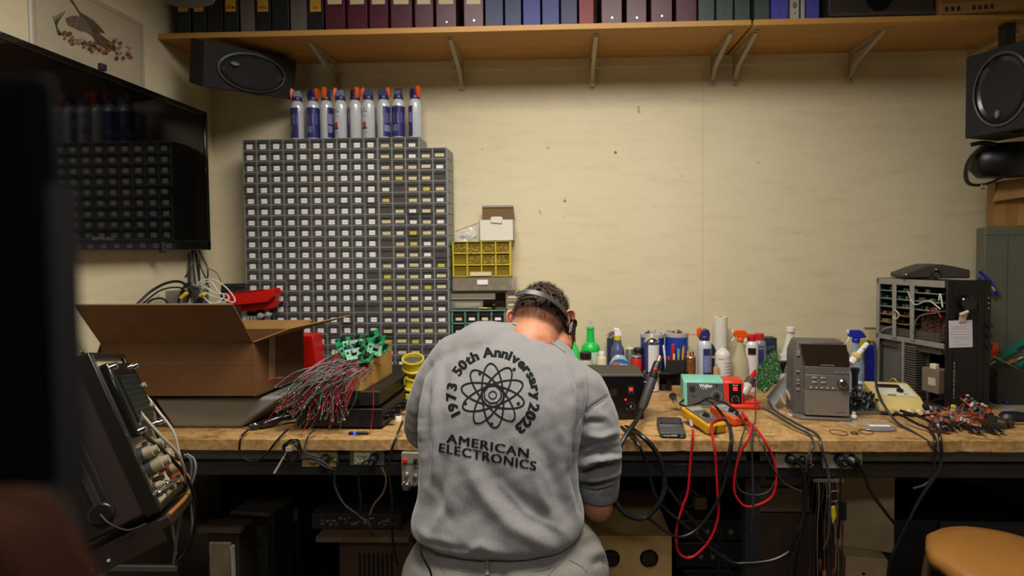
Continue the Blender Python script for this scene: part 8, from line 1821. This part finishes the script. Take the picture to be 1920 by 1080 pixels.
m = MB(); v0 = at(1066, 600, -1.15); m.tube([v0, at(1078, 602, -1.14), at(1078, 612, -1.12)], .006, 8); m.slab([at(1066, 612, -1.18), at(1081, 604, -1.14), at(1078, 640, -1.12), at(1064, 654, -1.16)], .012); m.slab([at(1062, 628, -1.16), at(1078, 630, -1.12), at(1074, 656, -1.11), at(1060, 658, -1.14)], .03); vz = m.build('visor', M('visor_black', '#121214', .3), band, bevel=.002)
m = MB(); m.slab([at(1069, 610, -1.187), at(1074, 606, -1.18), at(1072, 620, -1.18), at(1068, 624, -1.187)], .002); m.build('clear_lens', M('lens_clear', '#c9c5b8', .1, alpha=.7), vz)
# ------------------------------------------------------------------ oscilloscope on its tilted cart (left foreground)
nB = at(292, 958, -1.62); nT = at(160, 668, -1.62)                       # near edge of the front panel
fB = at(352, 925, -1.36)
vu = (nT-nB).normalized(); hS = (nT-nB).length*1.0
wv = (fB-nB); wv = (wv-vu*wv.dot(vu)); wS = .25; wv.normalize()
bk = vu.cross(wv).normalized()
if bk.x > 0: bk = -bk
print('scope h', hS, 'normal', bk, 'w', wv)
Rm = Matrix((wv, bk, vu)).transposed()        # local x across the panel, y into the body, z up the panel
t = thing('oscilloscope', 'old brown oscilloscope tilted back on a cart at the left, panel facing right', 'oscilloscope', nB); t.rotation_euler = Rm.to_euler()
brn = M('scope_side', '#2b211b', .45, var=.12, vscale=10); trimb = M('scope_trim', '#17130f', .3, coat=.2); pc = M('scope_panel', '#b3a484', .5, var=.06)
dS = .46
MB().box(0, wS, .012, dS, 0, hS).build('cabinet', brn, t, bevel=.008)
m = MB(); m.box(-.002, .012, -.008, .02, -.004, hS+.004); m.box(wS-.012, wS+.002, -.008, .02, -.004, hS+.004); m.box(0, wS, -.008, .02, -.006, .008); m.box(0, wS, -.008, .02, hS-.008, hS+.006); m.build('front_frame', trimb, t, bevel=.002)
m = MB(); m.box(.0115, .013, -.0095, -.008, 0, hS); m.build('bright_trim', steel, t)
MB().box(.012, wS-.012, .0, .014, .008, hS-.008).build('panel', pc, t)
# carrying strap on the near side
m = MB(); m.box(-.012, -.002, .06, .10, .03, hS*.96); m.build('side_strap', M('strap_rubber', '#1c1a19', .4), t, bevel=.004); m = MB(); m.box(-.016, -.010, .072, .088, .05, hS*.9); m.build('strap_ridge', M('strap_rubber2', '#2b2928', .35), t, bevel=.003)
m = MB(); m.cyl((-.02, .08, .045), (-.002, .08, .045), .022, n=24); m.build('strap_boss', trimb, t, bevel=.003); m = MB(); m.tube([(-.02, .08, .045), (-.026, .07, .02), (-.02, .05, -.008), (-.012, .02, -.014)], 0.0018, 8); m.build('wire_bail', M('dim_wire', '#2c2926', .5, .4), t)
# crt bezel and screen on the upper half
m = MB(); z0, z1 = hS*.44, hS*.93; m.box(.03, wS-.03, -.024, 0, z0, z1); o = m.build('screen_bezel', M('bezel_black', '#121112', .18, coat=.4), t, bevel=.006)
m = MB(); m.box(.055, wS-.06, -.026, -.022, z0+.03, z1-.035); sc_ = m.build('screen', M('crt_green', '#10221f', .2), o)
m = MB()
for k in range(9): m.box(.055, wS-.06, -.0268, -.026, z0+.03+k*(z1-z0-.065)/8-.0004, z0+.03+k*(z1-z0-.065)/8+.0004)
m.build('graticule', M('graticule', '#2a4a44', .5), sc_)
for x, z in ((.04, z0+.012), (.04, z1-.012), (wS-.04, z0+.012), (wS-.04, z1-.012)): MB().lathe([(0, .014), (.008, .013), (.009, .004), (.010, 0)], (x, -.022, z), 18, (0, -1, 0)).build('bezel_nut', chrome, o)
kn = M('knob_tan', '#8d8266', .5)
rnd = random.Random(3)
for x, z, r, l in ((.05, hS*.33, .014, .036), (.11, hS*.35, .013, .034), (.17, hS*.34, .013, .03), (.06, hS*.24, .016, .044), (.125, hS*.25, .015, .04), (.19, hS*.26, .012, .03), (.21, hS*.6, .010, .028), (.215, hS*.75, .010, .028), (.05, hS*.12, .008, .02), (.20, hS*.15, .012, .03)):
    m = MB(); m.lathe([(r*1.25, 0), (r*1.25, l*.25)], (x, -.002, z), 20, (0, -1, 0)); k_ = m.build('knob_skirt', dkgrey, t); m = MB(); m.lathe([(r, l*.25), (r, l*.7), (r*.7, l*.72), (r*.65, l), (0, l)], (x, -.002, z), 20, (0, -1, 0)); m.build('knob', kn, k_)
for x, z, mt in ((.03, hS*.08, chrome), (.11, hS*.09, chrome), (.17, hS*.06, chrome)): MB().lathe([(.009, 0), (.009, .012), (.006, .013), (.006, .03), (.009, .031), (.009, .04), (0, .04)], (x, -.002, z), 16, (0, -1, 0)).build('probe_jack', mt, t)
for x, z in ((.085, hS*.15), (.15, hS*.18), (.16, hS*.2)): MB().box(x-.004, x+.004, -.016, 0, z-.006, z+.006).build('red_knob', redp, t, bevel=.002)
MB().box(.06, .09, -.018, 0, hS*.13, hS*.16).build('black_lever', black, t, bevel=.003)
MB().sph((.215, -.01, hS*.13), (.022, .018, .03), 14, 10).build('orange_cover', M('amber_orange', '#c4501a', .3, alpha=.85), t)
m = MB()
for k in range(30): m.box(.02+rnd.random()*.2, .022+rnd.random()*.2, -.0008, 0, 0, 0) if False else m.bc((rnd.uniform(.02, .23), -.0006, rnd.uniform(.03, hS*.42)), (rnd.uniform(.003, .010), .0008, .0014))
m.build('panel_print', M('ink', '#1c1a18', .7), t)['kind'] = 'stuff'
m = MB(); m.box(.03, wS-.03, .05, dS-.1, hS+.001, hS+.012); m.build('top_plate', M('dusty_top', '#4a453e', .7, var=.2), t, bevel=.002)
# tilted cart top and post
ct = thing('instrument_cart', 'dark brown tilted cart carrying the oscilloscope', 'cart', nB-vu*.012); ct.rotation_euler = Rm.to_euler()
cb = M('cart_brown', '#241811', .45, .2, var=.2); m = MB(); m.box(-.01, wS+.01, -.02, dS+.04, -.03, -.006); m.build('tray', cb, ct, bevel=.003); m = MB(); m.box(-.014, -.010, .0, dS, -.052, -.006); m.build('side_lip', cb, ct)
m = MB()
for k in range(10): m.cyl((-.0155, .1+k*.03, -.034), (-.013, .1+k*.03, -.034), .003, n=8)
m.build('rivets', ltgrey, ct); m = MB(); m.tube([(wS*.98, -.016, -.008), (wS*.5, -.022, -.008), (.0, -.016, -.008)], .005, 8); m.build('amber_edge', M('amber_edge', '#8a5a2a', .4), ct)
base = nB+Rm@Vector((wS/2, dS*.62, -.03)); m = MB(); m.box(base.x-.07, base.x+.07, base.y-.07, base.y+.07, .06, base.z-.045); po = m.build('post', cb, ct, bevel=.004); po.matrix_parent_inverse = ct.matrix_basis.inverted()
m = MB(); m.box(base.x-.22, base.x+.2, base.y-.18, base.y+.18, .035, .07); po = m.build('base', cb, ct, bevel=.006); po.matrix_parent_inverse = ct.matrix_basis.inverted()
for sx in (-1, 1):
    for sy in (-1, 1): m = MB(); m.cyl((base.x+sx*.18-.01, base.y+sy*.15, .019), (base.x+sx*.18+.01, base.y+sy*.15, .019), .019, n=18); po = m.build('wheel', rubber, ct); po.matrix_parent_inverse = ct.matrix_basis.inverted()
# cables of the scope
cable('beige probe cable draped over the oscilloscope screen', [(150, 660, -1.45), (185, 675, -1.47), (225, 720, -1.50), (265, 775, -1.52), (300, 815, -1.52), (333, 850, -1.50), (345, 880, -1.48), (348, 905, -1.46)], .0032, M('beige_cable', '#8d8270', .5))
cable('pale grey cable arching from the scope top round its right side', [(165, 662, -1.36), (205, 690, -1.36), (262, 730, -1.38), (300, 775, -1.40), (325, 810, -1.40), (336, 850, -1.40), (345, 890, -1.40)], .003, M('pale_cable', '#a39c8e', .5))
cable('dark cable running down over the scope knobs', [(155, 662, -1.50), (180, 690, -1.54), (205, 735, -1.56), (240, 775, -1.57), (270, 815, -1.57), (300, 840, -1.55), (330, 870, -1.50), (352, 900, -1.46), (366, 940, -1.43), (365, 985, -1.40), (352, 1030, -1.40), (330, 1058, -1.40)], .004, rubber)
cable('grey looped cable hanging right of the oscilloscope', [(350, 851, -1.36), (364, 862, -1.36), (366, 885, -1.37), (352, 930, -1.38), (335, 990, -1.39), (326, 1050, -1.40), (325, 1057, -1.40), (334, 1056, -1.40), (352, 1028, -1.39), (360, 1000, -1.38), (358, 950, -1.38), (352, 900, -1.38)], .003, M('grey_cable3', '#5c5c5c', .4))
cable('second grey cable hanging in a loop under the oscilloscope', [(345, 852, -1.34), (357, 862, -1.34), (358, 890, -1.34), (345, 940, -1.35), (324, 975, -1.36), (328, 1020, -1.36), (330, 1040, -1.36)], .0028, M('grey_cable3'))
# ------------------------------------------------------------------ out-of-focus things close to the camera
x1 = at(134, 600, -2.55).x; zt_ = at(60, 165, -2.55).z
x1 = at(120, 600, -2.565).x
t = thing('monitor', 'large blurred black monitor close to the camera at the left edge', 'monitor', (x1-.30, -2.60, 1.00)); 
zb0 = at(60, 880, -2.55).z-1.0
MB().box(0, .30, .03, .038, zb0-.0, zt_-1.0).build('housing', M('deep_black', '#020203', .8, spec=.05), t, bevel=.006); MB().box(.296, .3015, .031, .041, zb0+.0, zt_-1.04).build('blue_edge', M('dark_blue_edge', '#04081a', .5), t)
MB().box(.1, .18, .03, .05, zb0-.05, zb0+.02).build('neck', black, t)
y = -2.56; p = at(60, 975, y); t = thing('brown_chair', 'blurred brown rounded chair back close to the camera, lower left', 'chair', (at(140, 950, y).x-.105, y, 0)); zt_ = at(60, 900, y).z; p.x += 0
m = MB(); m.prism([(-.30, zt_-.6), (.10, zt_-.6), (.105, zt_-.05), (.085, zt_-.012), (.05, zt_), (-.30, zt_+.01)], 'y', -.02, .02); m.build('backrest', M('chair_brown', '#2a160e', .95, spec=.05), t, bevel=.01); m = MB(); m.box(-.25, .08, -.015, .015, .42, zt_-.55); m.build('frame', cb, t); m = MB(); m.box(-.30, .10, -.36, .0, .42, .47); m.build('seat', M('chair_brown'), t, bevel=.01)
for sx in (-.26, .06):
    for sy in (-.33, -.02): MB().cyl((sx, sy, 0), (sx, sy, .43), .014).build('leg', cb, t)
